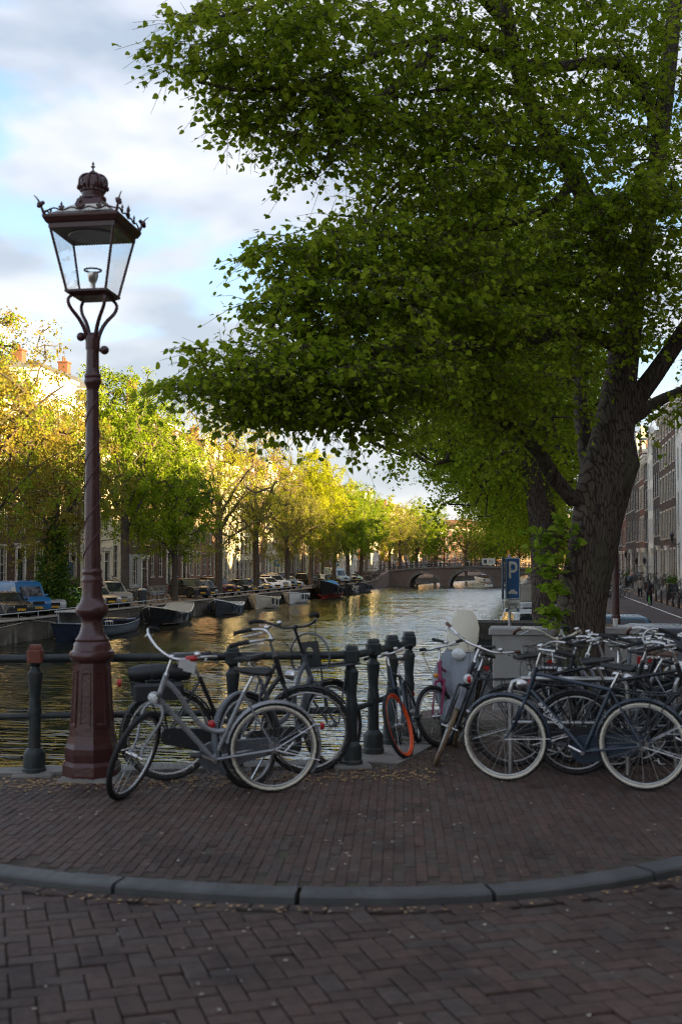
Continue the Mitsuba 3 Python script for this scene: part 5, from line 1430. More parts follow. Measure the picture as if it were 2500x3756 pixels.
    if basket:
        zc, xc = 0.80, L - .02
        ms = []
        for h in np.linspace(0, .22, 5): 
            k = .8 + .2 * h / .22; ms.append(tube([[xc + sx_ * .17 * k, sy_ * .2 * k, zc + h] for sx_, sy_ in ((-1, -1), (1, -1), (1, 1), (-1, 1))], .004, 5, closed=True))
        for t in np.linspace(-1, 1, 7):
            for s in (-1, 1):
                ms += [tube([[xc + t * .136, s * .16, zc], [xc + t * .17, s * .2, zc + .22]], .003, 4), tube([[xc + s * .136, t * .16, zc], [xc + s * .17, t * .2, zc + .22]], .003, 4)]
        K.add('basket', cat(ms), 'carrier', 40, 'steer')
    if stand:
        K.add('kickstand', cat([tube([[.30, .05, .26], [.20, .20, .012], [.15, .215, .012]], .008, 6)]), 'metal', 40)
    if wind:
        rings = []
        for z, w, b in ((.84, .10, .03), (.92, .135, .02), (1.06, .135, -.01), (1.20, .10, -.04), (1.28, .055, -.055)):
            rings.append([[.84 + b + .05 * (1 - (y / .16) ** 2), y, z] for y in np.linspace(-w, w, 7)] + [[.832 + b + .05 * (1 - (y / .16) ** 2), y, z] for y in np.linspace(w, -w, 7)])
        K.add('wind_screen', loft(rings), 'cream_plastic', 60, 'steer')
    if childseat:
        K.add('child_seat', cat([cbox(-.22, .06, -.15, .15, .80, .90, .03), tf(cbox(-.15, .15, -.03, .03, 0, .42, .03), mov(-.22, 0, .84) @ rot('z', 90) @ rot('x', -10))]), 'white_plastic')
    if tag:
        pt = bar[13] + [.02, 0, 0]
        K.add('paper_tag', tf(cat([bx(-.002, .002, -.05, .04, -.11, -.02), bx(.003, .006, -.09, -.01, -.09, -.01)]), mov(*pt) @ rot('z', 20)), 'white_plastic', False, 'steer')
        K.add('red_ribbon', tube(bar[12:16], .024, 7), 'red_lens', True, 'steer')
    return K

def steer(K, deg):
    p, a = K.axis
    x, y, z = a; c, s = math.cos(math.radians(deg)), math.sin(math.radians(deg))
    R_ = np.array([[c + x * x * (1 - c), x * y * (1 - c) - z * s, x * z * (1 - c) + y * s], [y * x * (1 - c) + z * s, c + y * y * (1 - c), y * z * (1 - c) - x * s], [z * x * (1 - c) - y * s, z * y * (1 - c) + x * s, c + z * z * (1 - c)]])
    m = np.eye(4); m[:3, :3] = R_; m[:3, 3] = p - R_ @ p
    return m

BASE = {'paint': 'black_paint', 'tyre': 'black_rubber', 'sidewall': 'cream_tyre', 'rim': 'steel', 'spoke': 'steel', 'metal': 'chrome', 'fender': 'black_paint', 'case': 'black_plastic', 'saddle': 'leather_black', 'bar': 'chrome', 'grip': 'black_rubber', 'carrier': 'black_paint', 'headlens': 'clear_lens'}
GRP = None
def park(K, rear, front, label, group=None, lean=0.0, turn=0.0, s=1.0, pl={}, skip=(), **mats):
    """rear and front: (x, d) where the wheels touch the ground."""
    a, b = C(*rear), C(*front)
    a[2] = float(RZ(a[1])) if a[1] > 12 else 0.0; b[2] = float(RZ(b[1])) if b[1] > 12 else 0.0
    m = axis_frame(a, b - a) @ rot('x', lean) @ scl(s)
    return K.place('bicycle', m, label, 'bicycle', group, {**BASE, **mats}, {'steer': steer(K, turn)}, skip, pl)

KB_TWIN = bike_kit('twin', white=True, carrier=False, tag=True, bars='oma', stand=False)
KB_CRATE = bike_kit('crate', crate=True, bars='wide', tall_stem=.10, carrier=False)
KB_OPA = bike_kit('diamond', white=True, carrier=True, spokes=32, stand=False)
KB_OPA2 = bike_kit('diamond', carrier=True, bag=False)
KB_OMA = bike_kit('oma', carrier=True, skirt=True, bars='oma')
KB_BAG = bike_kit('oma', carrier=True, bag=True)
KB_CITY = bike_kit('oma', carrier=True, basket=True, bars='wide')
KB_SPORT = bike_kit('diamond', fenders=False, chaincase=False, carrier=False, bars='flat', light=False, straight_fork=True, tw=.022, stand=False)
KB_ORANGE = bike_kit('diamond', white=True, fenders=False, chaincase=False, carrier=False, bars='flat', light=False, straight_fork=True, tw=.022, stand=False)
KB_SMALL = bike_kit('diamond', fenders=False, chaincase=False, carrier=False, bars='flat', light=False, straight_fork=True, R=.282, tw=.022, stand=False)
KB_WIND = bike_kit('oma', carrier=True, straight_fork=True, bars='wide')
KB_KID = bike_kit('oma', carrier=True, childseat=True)
# leaning on the railing, left
park(KB_TWIN, (-.53, 9.22), (-1.56, 9.02), 'silver step-through bicycle in front, with white-walled rear tyre and a red ribbon', lean=-7, turn=60, skip=('front_fender',), fender='silver_frame', paint='silver_frame', case='grey_frame', front_wheel__sidewall='black_rubber', pl={'rear_fender': 'pale silver fender'})
park(KB_BAG, (-1.42, 9.72), (-.34, 9.98), 'black bicycle behind the silver one, with a bag rolled on its carrier', lean=3, s=1.06, turn=-12)
park(KB_CRATE, (-.70, 9.38), (-.24, 10.04), 'grey bicycle with front rack and high wide handlebar, its nose against the railing', lean=-9, s=1.06, turn=-8, paint='grey_frame', fender='grey_frame', bar='black_paint', tyre='black_rubber')
# the two small ones by the corner posts
park(KB_ORANGE, (.78, 11.75), (.60, 10.72), 'bicycle with a bright orange front rim leaning on the corner posts', lean=14, turn=-12, s=.88, rim='orange_rim', sidewall='orange_rim', rear_wheel__sidewall='black_rubber', rear_wheel__rim='steel', paint='navy_frame', pl={'front_wheel__rim': 'bright orange rim'})
park(KB_SMALL, (1.30, 12.35), (1.02, 11.55), 'small magenta framed bicycle behind the orange-rimmed one', lean=6, turn=-25, paint='magenta_paint')
# the rack on the right
NAVY = park(KB_OPA, (2.375, 9.30), (1.327, 9.70), 'navy gentleman\'s bicycle in front of the rack, with cream-walled tyres on both wheels', lean=-3, turn=2, paint='navy_frame', fender='navy_frame', case='navy_frame', headlens='clear_lens')
park(KB_WIND, (1.12, 11.55), (.84, 10.50), 'dark bicycle facing us on tan tyres, leaning, with brown grips', lean=-19, turn=8, tyre='tan_tyre', grip='leather_brown', fender='grey_frame')
park(KB_OPA2, (1.98, 9.98), (3.06, 9.85), 'black bicycle with black tyres right behind the navy one, facing right', lean=3, turn=10)
park(KB_OPA2, (1.50, 10.35), (2.58, 10.45), 'black bicycle behind the steel rack hoop, facing right', lean=-2, turn=-8)
park(KB_CITY, (2.95, 10.78), (1.88, 10.66), 'bicycle with a wire basket at its handlebar, behind the first rack hoop', lean=3, turn=20, bar='steel')
park(KB_KID, (3.05, 10.55), (2.02, 10.85), 'bicycle with a white child seat behind the saddle of the navy one', lean=2, turn=-15, paint='silver_frame', saddle='leather_brown')
park(KB_OMA, (3.35, 9.75), (2.35, 10.20), 'black bicycle at the right edge, its chrome bar above the navy saddle', lean=-4, turn=15)
park(KB_OPA2, (3.65, 10.55), (2.65, 11.10), 'black bicycle with a silver carrier at the right edge', lean=2, turn=-10, carrier='steel')
park(KB_OMA, (2.15, 11.7), (2.05, 10.7), 'black bicycle facing us in the middle of the rack, brown grips on a cream bar', lean=4, turn=25, grip='leather_brown', bar='cream_plastic')
park(KB_SPORT, (2.70, 12.0), (2.62, 11.0), 'sporty dark bicycle facing us, in the rear row of the rack', lean=-6, turn=-25, paint='grey_frame')
park(KB_OMA, (3.25, 12.0), (3.15, 11.0), 'bicycle in the rear row with a white bar and tan tyres', lean=3, turn=12, bar='white_plastic', tyre='tan_tyre', grip='leather_brown')
park(KB_BAG, (3.85, 12.2), (3.70, 11.2), 'bicycle with black panniers in the rear row at the right edge', lean=-3, turn=-18)
# rack hoops
rk = thing('bicycle_rack', 'stainless steel bicycle rack of bent tube hoops among the parked bicycles', 'bicycle rack')
def hoop(x0, d0, x1, d1, zt=.80):
    a, b = C(x0, d0), C(x1, d1)
    e = (b - a) / np.linalg.norm(b - a)
    P = [a, a + [0, 0, zt - .1], a + [0, 0, zt - .03] + e * .025, a + [0, 0, zt] + e * .10, b + [0, 0, zt] - e * .10, b + [0, 0, zt - .03] - e * .025, b + [0, 0, zt - .1], b]
    part(rk, 'hoop', tube(P, .0245, 10), 'steel', 50)
    part(rk, 'cross_bar', tube([a + [0, 0, .43], b + [0, 0, .43]], .018, 8), 'steel', True)
hoop(1.44, 10.05, 2.42, 9.98); hoop(2.9, 10.25, 3.9, 10.2); hoop(1.75, 11.0, 2.8, 10.95); hoop(3.1, 11.3, 4.1, 11.25)
# white lettering on the navy down tube
t = meshkit.text_mesh('BATAVUS', .026, .002, bold=True); t = (np.asarray(t.vertices), np.asarray(t.faces)); wt_ = t[0][:, 0].max()
mN = np.array(scene[NAVY + '__frame']['to_world'].matrix)
p0, p1 = np.array([.46, .0195, .285]), np.array([.895, .0195, .745]); e = (p0 - p1) / np.linalg.norm(p0 - p1)
fr = np.eye(4); fr[:3, 0] = e; fr[:3, 1] = np.cross([0, 1, 0], e); fr[:3, 2] = [0, 1, 0]; fr[:3, 3] = p1 + e * .12 - np.cross([0, 1, 0], e) * .011
scene[NAVY + '__frame__lettering'] = shape(t, 'white_plastic', m=mN @ fr @ scl(1.6, 1, 1))
# ------------------------------------------------------------------ cars and vans
def car_kit(L=4.5, W=1.8, H=1.45, hood=.88, belt=.93, xc=.75, xb=-1.75, rake=.75, rrake=.45, nose=.62, clear=.24, wr=.32, xf=None, xr=None, tail_drop=.0, roof_in=.17, bonnet_drop=.10, rails=False, grille='mid', round_lamps=False, box=False, back_glass=True):
    K = Kit()
    xf = xf if xf is not None else L / 2 - .88; xr = xr if xr is not None else -L / 2 + .86
    w = W / 2
    def arc(cx, R): return [(cx - R * math.cos(t), wr + .0 + R * math.sin(t)) for t in np.linspace(math.radians(-14), math.radians(194), 9)]
    prof = [(-L / 2 + .10, clear + .06)] + arc(xr, wr + .07) + arc(xf, wr + .07) + [(L / 2 - .12, clear), (L / 2 - .01, clear + .12), (L / 2, nose - .1), (L / 2 - .05, nose + .06), (L / 2 - .22, hood - bonnet_drop), (xc + .55, hood - .02), (xc - .05, belt), (0, belt + .005), (xb, belt + .01), (-L / 2 + .10, belt - tail_drop), (-L / 2 + .01, belt - .2), (-L / 2, clear + .3)]
    P = np.array(prof); cen = np.array([0, .60])
    rings = []
    for y, k in ((-w, .955), (-w + .035, .985), (-w + .14, 1.0), (w - .14, 1.0), (w - .035, .985), (w, .955)):
        q = cen + (P - cen) * [k, .5 + k * .5]
        tap = 1 - .12 * np.clip((np.abs(q[:, 0]) - L * .30) / (L * .2), 0, 1) ** 2
        rings.append(np.column_stack([q[:, 0], y * tap, q[:, 1]]))
    rings = rings[::-1]
    v, f = loft(rings, caps=False)
    from shapely.geometry import Polygon as PG
    n = len(P)
    tv, tf_ = trimesh.creation.triangulate_polygon(PG(P), engine='earcut')
    idx = np.array([int(np.argmin(((P - t) ** 2).sum(1))) for t in np.asarray(tv)]); cf = idx[np.asarray(tf_)]
    K.add('body', (v, np.vstack([f, cf, cf[:, ::-1] + 5 * n])), 'paint', 35)
    K.add('underbody', bx(-L / 2 + .25, L / 2 - .25, -w + .16, w - .16, clear - .06, .6), 'black_plastic')
    # cabin
    wb, wt = w - .055, w - roof_in
    z0, z1 = belt - .02, H
    def cab(t, o=0): # outline at height t
        x0 = xb + .0 + (rrake) * t; x1 = xc - rake * t; ww = wb + (wt - wb) * t
        return x0, x1, ww
    rings = []
    for t, inset in ((0, 0), (.5, 0), (.88, .0), (.97, .05), (1.0, .16)):
        x0, x1, ww = cab(t); c = .10
        z = z0 + (z1 - z0) * t + (0 if t < 1 else .02)
        x0 += inset; x1 -= inset; ww -= inset
        rings.append([[x0, -ww + c, z], [x0 + c * .6, -ww, z], [x1 - c, -ww, z], [x1, -ww + c * 1.4, z], [x1 + .05, 0, z], [x1, ww - c * 1.4, z], [x1 - c, ww, z], [x0 + c * .6, ww, z], [x0, ww - c, z], [x0 - .03, 0, z]])
    K.add('cabin', loft(rings), 'paint', 30)
    def pane(name, pts): K.add(name, (np.array(pts), np.array([[0, 1, 2], [0, 2, 3]])), 'glass')
    def side(xa, xb_, ta, tb, s, o=.012):
        def at(xq, t):
            x0, x1, ww = cab(t); return [x0 + (x1 - x0) * xq, s * (ww + o), z0 + (z1 - z0) * t]
        p = [at(xa, ta), at(xb_, ta), at(xb_, tb), at(xa, tb)]
        return p if s < 0 else p[::-1]
    for s in (-1, 1):
        if box: pane('side_window', side(.70, .95, .08, .62, s))
        else:
            pane('side_window', side(.53, .955, .06, .86, s)); pane('side_window', side(.17 if rrake > .3 else .1, .50, .06, .86, s))
            if rrake <= .5: pane('side_window', side(.035, .135, .10, .82, s))
    x0, x1, ww = cab(.06); X0, X1, WW = cab(.88)
    zl, zh = z0 + (z1 - z0) * .06, z0 + (z1 - z0) * .88
    if box: zh = z0 + (z1 - z0) * .66; X0, X1, WW = cab(.66)
    pw = [[x1 + .02, -ww + .16, zl], [x1 + .065, 0, zl], [x1 + .02, ww - .16, zl], [X1 + .02, WW - .17, zh], [X1 + .065, 0, zh], [X1 + .02, -WW + .17, zh]]
    K.add('windscreen', (np.array(pw), np.array([[0, 1, 4], [0, 4, 5], [1, 2, 3], [1, 3, 4]])), 'glass', True)
    if back_glass:
        xx0 = cab(.12)[0]
        pane('rear_window', [[xx0 - .035, ww - .16, z0 + (z1 - z0) * .14], [xx0 - .035, -ww + .16, z0 + (z1 - z0) * .14], [X0 - .035, -WW + .16, zh], [X0 - .035, WW - .16, zh]])
    for i, (x, s) in enumerate([(xf, 1), (xf, -1), (xr, 1), (xr, -1)]):
        m = mov(x, s * (w - .11), wr)
        wn = K.add('wheel', tf(lathe([(wr * .62, -.10), (wr * .93, -.105), (wr, -.07), (wr, .07), (wr * .93, .105), (wr * .62, .10)], 20), rot('x', 90)), 'tyre', 40, None, m)
        sp = [lathe([(wr * .66, .0), (wr * .66, .085), (wr * .60, .085), (wr * .60, .03), (wr * .1, .045)], 20)]
        for k in range(5):
            a = k * 2 * math.pi / 5; sp.append(tube([[.04 * math.cos(a), .04 * math.sin(a), .06], [wr * .62 * math.cos(a), wr * .62 * math.sin(a), .075]], .026, 5))
        K.add(wn + '__rim', tf(cat(sp), rot('x', -90 * s)), 'rim', 30, None, m)
    zn = nose
    # face of the car
    fx = L / 2 - .01
    for s in (-1, 1):
        if round_lamps:
            for q in (.34, .20): K.add('headlight', tf(ball([0, 0, 0], .085, 1, (.5, 1, 1)), mov(fx - .04, s * (w - .02 - q), zn + .02)), 'lens', True)
        else:
            y1, y0 = w - .10, w - .50
            yy = (s * y0, s * y1)
            K.add('headlight', loft([[[fx + .005, yy[0], zn - .03], [fx - .13, yy[1], zn - .02], [fx - .20, yy[1] * .99, zn + .11], [fx - .06, yy[0], zn + .07]], [[fx - .25, yy[0], zn - .03], [fx - .4, yy[1] * .98, zn - .02], [fx - .45, yy[1] * .96, zn + .10], [fx - .3, yy[0], zn + .07]]]), 'lens', 30)
        K.add('tail_light', cbox(-L / 2 - .004, -L / 2 + .25, min(s * (w - .42), s * (w - .07)), max(s * (w - .42), s * (w - .07)), belt - .27, belt - .10, .02), 'tail')
        K.add('mirror', tf(ball([0, 0, 0], .11, 1, (.6, 1.0, .75)), mov(cab(.1)[1] - .12, s * (w + .05), belt + .10)), 'paint', True)
    g0, g1 = (zn - .14, zn + .06) if grille == 'mid' else ((zn - .22, zn + .10) if grille == 'tall' else (zn - .02, zn + .05))
    K.add('grille', cat([bx(fx - .08, fx + .012, -.36, .36, g0, g1)] + [bx(fx + .0121, fx + .018, -.34, .34, z, z + .012) for z in np.arange(g0 + .03, g1 - .01, .045)]), 'grille')
    K.add('bumper', cbox(fx - .3, fx + .03, -w + .12, w - .12, clear - .02, clear + .13, .03), 'bumper')
    K.add('rear_bumper', cbox(-L / 2 - .03, -L / 2 + .3, -w + .12, w - .12, clear + .02, clear + .20, .03), 'bumper')
    K.add('number_plate', cbox(fx + .028, fx + .042, -.26, .26, clear + .15, clear + .265, .004), 'plate')
    K.add('rear_number_plate', cbox(-L / 2 - .034, -L / 2 - .02, -.26, .26, clear + .24, clear + .355, .004), 'plate')
    if rails:
        for s in (-1, 1): K.add('roof_rail', tube([[cab(1)[0] + .25, s * (wt - .1), H + .02], [cab(1)[0] + .35, s * (wt - .1), H + .07], [cab(1)[1] - .35, s * (wt - .1), H + .07], [cab(1)[1] - .2, s * (wt - .1), H + .0]], .02, 6), 'black_plastic')
    K.plate = (fx + .0425, clear + .15)
    return K
CM = {'paint': 'car_black', 'glass': 'car_glass', 'tyre': 'black_rubber', 'rim': 'alloy', 'lens': 'clear_lens', 'tail': 'red_lens', 'grille': 'black_gloss', 'bumper': 'black_plastic', 'plate': 'plate_yellow'}
SEDAN = car_kit(4.6, 1.78, 1.42, hood=.86, belt=.92, xc=.85, xb=-1.55, rake=.72, rrake=.60, tail_drop=.04)
CLASSIC = car_kit(4.9, 1.80, 1.40, hood=.86, belt=.90, xc=.75, xb=-1.55, rake=.60, rrake=.65, tail_drop=.10, round_lamps=True, grille='tall')
HATCH = car_kit(4.25, 1.78, 1.47, hood=.92, belt=.95, xc=1.05, xb=-2.0, rake=.80, rrake=.38)
WAGON = car_kit(4.7, 1.80, 1.48, hood=.90, belt=.95, xc=.95, xb=-2.22, rake=.75, rrake=.42, rails=True)
SUV = car_kit(4.85, 1.95, 1.74, hood=1.08, belt=1.12, xc=.95, xb=-2.28, rake=.72, rrake=.40, nose=.80, clear=.30, wr=.38, grille='tall')
OFFR = car_kit(4.7, 1.95, 1.92, hood=1.18, belt=1.20, xc=.85, xb=-2.28, rake=.32, rrake=.08, nose=.88, clear=.36, wr=.39, bonnet_drop=.04, grille='mid', roof_in=.12)
MPV = car_kit(4.1, 1.74, 1.78, hood=1.02, belt=1.05, xc=1.15, xb=-1.95, rake=.85, rrake=.15, nose=.68, grille='low', rails=True, roof_in=.12)
VAN = car_kit(4.5, 1.82, 2.02, hood=1.08, belt=1.08, xc=1.25, xb=-2.18, rake=.78, rrake=.04, nose=.78, clear=.27, box=True, roof_in=.10, back_glass=False)
BIGVAN = car_kit(5.4, 1.98, 2.45, hood=1.15, belt=1.15, xc=1.75, xb=-2.62, rake=.85, rrake=.04, nose=.85, clear=.30, wr=.35, box=True, roof_in=.12, back_glass=False)
MICRO = car_kit(2.6, 1.40, 1.56, hood=.88, belt=.90, xc=.85, xb=-1.22, rake=.55, rrake=.10, nose=.62, wr=.27, xf=.80, xr=-.80, round_lamps=True, grille='low')
def drive(K, x, y, z, heading, label, group, s=1.0, **mats):
    a = math.radians(heading)
    return K.place('parked_car' if K not in (VAN, BIGVAN) else 'parked_van', axis_frame([x, y, z], [math.cos(a), math.sin(a), 0]) @ scl(s), label, 'car' if K not in (VAN, BIGVAN) else 'van', group, {**CM, **mats})
GC = 'cars parked along the left quay'
def plate_text(key, K, text, x, y, z, heading):
    a = math.radians(heading)
    t = meshkit.text_mesh(text, .075, .003)
    t = (np.asarray(t.vertices), np.asarray(t.faces)); w = t[0][:, 0].max()
    m = axis_frame([x, y, z], [math.cos(a), math.sin(a), 0]) @ mov(K.plate[0], -w * .5, K.plate[1] + .022) @ np.array([[0, 0, 1, 0], [1, 0, 0, 0], [0, 1, 0, 0], [0, 0, 0, 1.0]])
    scene[key + '__number_plate__lettering'] = shape(t, 'plate_ink', m=m)
row = [  # kit, y of the nose, colour, label, plate, extra
    (SEDAN, 63.4, 'car_black', 'black saloon at the left edge, nearest car on the left quay', '77-EH-NX', {}),
    (VAN, 65.8, 'car_blue', 'bright blue delivery van with dark bumper', '4-VVG-94', {}),
    (WAGON, 68.1, 'car_silver', 'silver estate car between the blue van and the ivy', 'ND-553-C', {}),
    (MICRO, 71.5, 'car_green', 'tiny lime green microcar next to the ivy', None, {'bumper': 'black_plastic', 'plate': 'car_green'}),
    (HATCH, 74.4, 'car_black', 'black car half hidden behind the lamp post foot', None, {}),
    (CLASSIC, 77.9, 'car_taupe', 'old beige round-lamped car just right of the lamp post', None, {}),
    (MPV, 80.2, 'car_beige', 'beige-grey high roofed car with dark bumper, left of the bicycle racks', '51-GBV-4', {}),
    (SUV, 100.5, 'car_black', 'black off-roader beside the small green tree', 'J-445-XP', {'rim': 'black_gloss'}),
    (MICRO, 103.6, 'car_grey', 'small grey microcar between the black and the maroon off-roader', None, {}),
    (SUV, 109.8, 'car_maroon', 'dark red off-roader with black roof', 'TL-991-T', {'cabin': 'car_black', 'rim': 'black_gloss'}),
    (SEDAN, 112.8, 'car_black', 'black car to the right of the dark red off-roader', None, {}),
    (CLASSIC, 120.1, 'car_black', 'vintage black saloon with round twin lamps and chrome', None, {'rim': 'chrome', 'grille': 'chrome'}),
    (CLASSIC, 125.4, 'car_black', 'second black saloon, right of the vintage one', None, {'grille': 'steel'}),
    (HATCH, 131.1, 'car_white', 'white hatchback, first of two white cars', None, {}),
    (SUV, 135.4, 'car_white', 'large white off-road estate right of the white hatchback', None, {'grille': 'steel'}),
    (OFFR, 138.9, 'car_slate', 'boxy grey off-roader behind the white car', None, {'cabin': 'car_black'}),
    (WAGON, 143.1, 'car_silver', 'silver-grey car left of the white pillar', None, {}),
    (SUV, 157.4, 'car_black', 'black off-roader right of the white pillar', None, {}),
    (WAGON, 164.5, 'car_black', 'black estate car in the row right of the pillar', None, {}),
    (SEDAN, 171.5, 'car_black', 'black saloon next to the light blue van', None, {}),
    (BIGVAN, 179.7, 'car_lightblue', 'tall light blue delivery van', None, {}),
    (SUV, 188.6, 'car_taupe', 'taupe car right of the light blue van', None, {}),
    (HATCH, 194, 'car_mint', 'small mint green car, last of the row before the bridge', None, {}),
]
for K, y, col, lab, pl, ex in row:
    hd = -44; a = math.radians(hd); Lc = {SEDAN: 4.6, CLASSIC: 4.9, HATCH: 4.25, WAGON: 4.7, SUV: 4.85, OFFR: 4.7, MPV: 4.1, VAN: 4.5, BIGVAN: 5.4, MICRO: 2.6}[K]
    nx = -29.0; x, yy = nx - math.cos(a) * Lc / 2, y - math.sin(a) * Lc / 2
    k = drive(K, x, yy, LZ, hd, lab, GC, paint=col, **ex)
    if pl: plate_text(k, K, pl, x, yy, LZ, hd)
# right bank
GR = 'cars parked on the right quay'
def along(K, x, d, label, away=True, **m):
    p = C(x, d); return drive(K, p[0], p[1], float(RZ(p[1])), 90 if away else -90, label, GR, **m), p
k, p = along(HATCH, 7.55, 28.4, 'black hatchback seen from behind at the right edge, with a round emblem on its tailgate', paint='car_black', glass='black_gloss')
zr = float(RZ(p[1]))
em = cat([tube(np.stack([.062 * np.cos(np.arange(24) * math.pi / 12), np.zeros(24), .062 * np.sin(np.arange(24) * math.pi / 12)], 1), .006, 6, closed=True), tube([[-.035, 0, .05], [-.018, 0, 0.004], [0, 0, .035], [.018, 0, 0.004], [.035, 0, .05]], .0055, 5), tube([[-.055, 0, .02], [-.026, 0, -.052], [0, 0, -.008], [.026, 0, -.052], [.055, 0, .02]], .0055, 5)])
scene[k + '__emblem'] = shape(em, 'chrome', m=mov(p[0], p[1] - 4.25 / 2 - .012, zr + .86))
t = meshkit.text_mesh('ID.3', .05, .003); t = (np.asarray(t.vertices), np.asarray(t.faces))
scene[k + '__lettering'] = shape(t, 'chrome', m=mov(p[0] - .06, p[1] - 4.25 / 2 - .012, zr + .66) @ rot('x', 90))
along(HATCH, 7.9, 33.6, 'dark teal car with pale roof dust in front of the black hatchback', paint='car_teal')
along(VAN, 8.3, 51.5, 'white-grey delivery van with tall red tail lights behind the lamp post', paint='car_beige', bumper='car_beige')
along(HATCH, 7.2, 42.5, 'light grey car between the teal car and the white van', paint='car_silver')
drive(HATCH, -.2, 38.0, float(RZ(38)), 100, 'white car at the water behind the parking sign', GR, paint='car_white')
drive(SEDAN, -.3, 46.5, float(RZ(46)), 84, 'white rounded car above the dark skip, farther along the water', GR, paint='car_white')
drive(SEDAN, -.5, 27.6, float(RZ(28)), 95, 'red car nose peeping out below the parking sign', GR, paint='car_red')
# ------------------------------------------------------------------ boats
def boat_kit(L=6.5, B=2.3, bow=1.25, mid=.72, stern=.85, blunt=.5, transom=.72, draft=.3, boot=0.0, deck=0.0, lap=0, wheel_=True, bench=True, fenders=3, thick=.07):
    K = Kit()
    n = 26
    xs = np.linspace(-L / 2, L / 2, n); ang = np.linspace(0, math.pi, 15)
    def beam(t): 
        f = 1 - max(0, (t - .42) / .58) ** (2.2 + blunt) if t > .42 else transom + (1 - transom) * math.sin(t / .42 * math.pi / 2)
        return max(B / 2 * f, .03)
    def sheer(t): return mid + (bow - mid) * max(0, (t - .35) / .65) ** 2 + (stern - mid) * max(0, (.35 - t) / .35) ** 2
    def ring(t, inset=0, zt=0, zk=None):
        b, s = beam(t) - inset, sheer(t) + zt; k = -draft if zk is None else zk
        b = max(b, .012)
        pts = []
        for a in np.linspace(-1, 1, 15):
            q = abs(a); y = b * (1 - (1 - q) ** 1.6) ** .75 if q > 0 else 0
            zz = k + (s - k) * (q ** (2.1 if t < .8 else 1.5)); flare = .86 + .14 * q
            pts.append([0, math.copysign(y * flare, a), zz])
        return np.array(pts)
    out, inn = [], []
    for i, x in enumerate(xs):
        t = i / (n - 1)
        r = ring(t); r[:, 0] = x + .14 * L * max(0, t - .93) / .07 * np.clip(r[:, 2] / bow, 0, 1) * .5; out.append(r)
        r2 = ring(min(t, .985), thick, -.02, -draft + .12); r2[:, 0] = np.clip(x, -L / 2 + thick, L / 2 - .12); inn.append(r2)
    v, f = loft(out, caps=False, closed_ring=False)
    n15 = 15
    cap0 = [[0, j + 1, j] for j in range(1, 14)]
    tr = np.vstack([np.asarray(out[0]), out[0].mean(0)[None]])
    K.add('hull', cat([(v, f[:, ::-1]), (tr, np.array([[15, j + 1, j] for j in range(14)] + [[15, 0, 14]])[:, ::-1])]), 'hull', 40)
    v, f = loft(inn, caps=False, closed_ring=False)
    tr = np.vstack([np.asarray(inn[0]), inn[0].mean(0)[None]])
    K.add('inner_hull', cat([(v, f), (tr, np.array([[15, j + 1, j] for j in range(14)] + [[15, 0, 14]]))]), 'inside', 40)
    top = [o[0] for o in out] + [o[-1] for o in out[::-1]]
    K.add('gunwale', tube(np.array(top) + [0, 0, .005], .05, 8, closed=True), 'gunwale', True)
    fl = [[x, s * (beam(i / (n - 1)) * .86 - thick) , .10] for s in (1,) for i, x in enumerate(xs[1:-3])]
    fl2 = [[p[0], -p[1], p[2]] for p in fl[::-1]]
    K.add('floor', plate(Polygon([(p[0], p[1]) for p in fl + fl2]).buffer(0), .02), 'floor', m=mov(0, 0, .12))
    if lap:
        for k in range(1, lap + 1):
            q = k / (lap + 1)
            for s in (0, 1):
                j = int(round(7 + (7 * q) * (1 if s else -1)))
                K.add('strake', tube(np.array([o[j] for o in out[1:-1]]), .016, 5), 'hull', True)
    if boot:
        K.add('bottom_paint', tf(loft([o[[k for k in range(15)]] * [1, 1.012, 1] for o in [np.column_stack([r[:, 0], r[:, 1], np.minimum(r[:, 2], boot)]) for r in out]], caps=False, closed_ring=False), scl(1.002, 1, 1)), 'boot', 40)
    if bench:
        for x in (-L * .36, -L * .02, L * .2):
            t = (x + L / 2) / L
            K.add('bench', bx(x - .16, x + .16, -beam(t) * .86 + thick, beam(t) * .86 - thick, .42, .46), 'inside')
    if wheel_:
        K.add('console', cbox(-.28, .1, -.3, .3, .14, .95, .05), 'inside', m=mov(-L * .08, 0, 0))
        K.add('steering_wheel', tf(ring_y([0, 0, 0], .21, .018, 16, 6), mov(-L * .08 - .36, 0, .98) @ rot('z', 90) @ rot('x', 20)), 'floor', True)
    if deck:
        pts = [[x, beam(i / (n - 1)) - .02] for i, x in enumerate(xs) if i / (n - 1) > 1 - deck]
        K.add('foredeck', plate(Polygon(pts + [[p[0], -p[1]] for p in pts[::-1]]).buffer(0), .04), 'inside', m=mov(0, 0, sheer(1 - deck * .6) - .06))
    K.add('stem_post', tube([[xs[-1] + .0, 0, -.1], [xs[-1] + .07 * L * .0 + .10, 0, bow + .18]], .05, 6), 'hull', True)
    for k in range(fenders):
        i = 9 + k * 5; p = out[min(i, 22)][-1]
        for s in (1, -1):
            K.add('fender', lathe([(.02, -.62), (.085, -.55), (.095, -.3), (.085, -.12), (.02, -.05), (.012, .1)], 10), 'fender', True, m=mov(p[0], s * (p[1] + .10), p[2]))
    K.add('mooring_rope', tube([[L / 2 - .4, 0, bow + .02], [L / 2 - .2, -1.0, bow + .1], [L / 2, -2.1, bow + .35]], .014, 5), 'rope', True)
    return K
BM = {'hull': 'hull_black', 'inside': 'boat_inside', 'gunwale': 'hull_white', 'floor': 'boat_floor', 'fender': 'black_rubber', 'rope': 'rope', 'boot': 'hull_red'}
SLOOP = boat_kit(7.0, 2.6, 1.35, .80, 1.35, blunt=2.2,  wheel_=False, deck=.22)
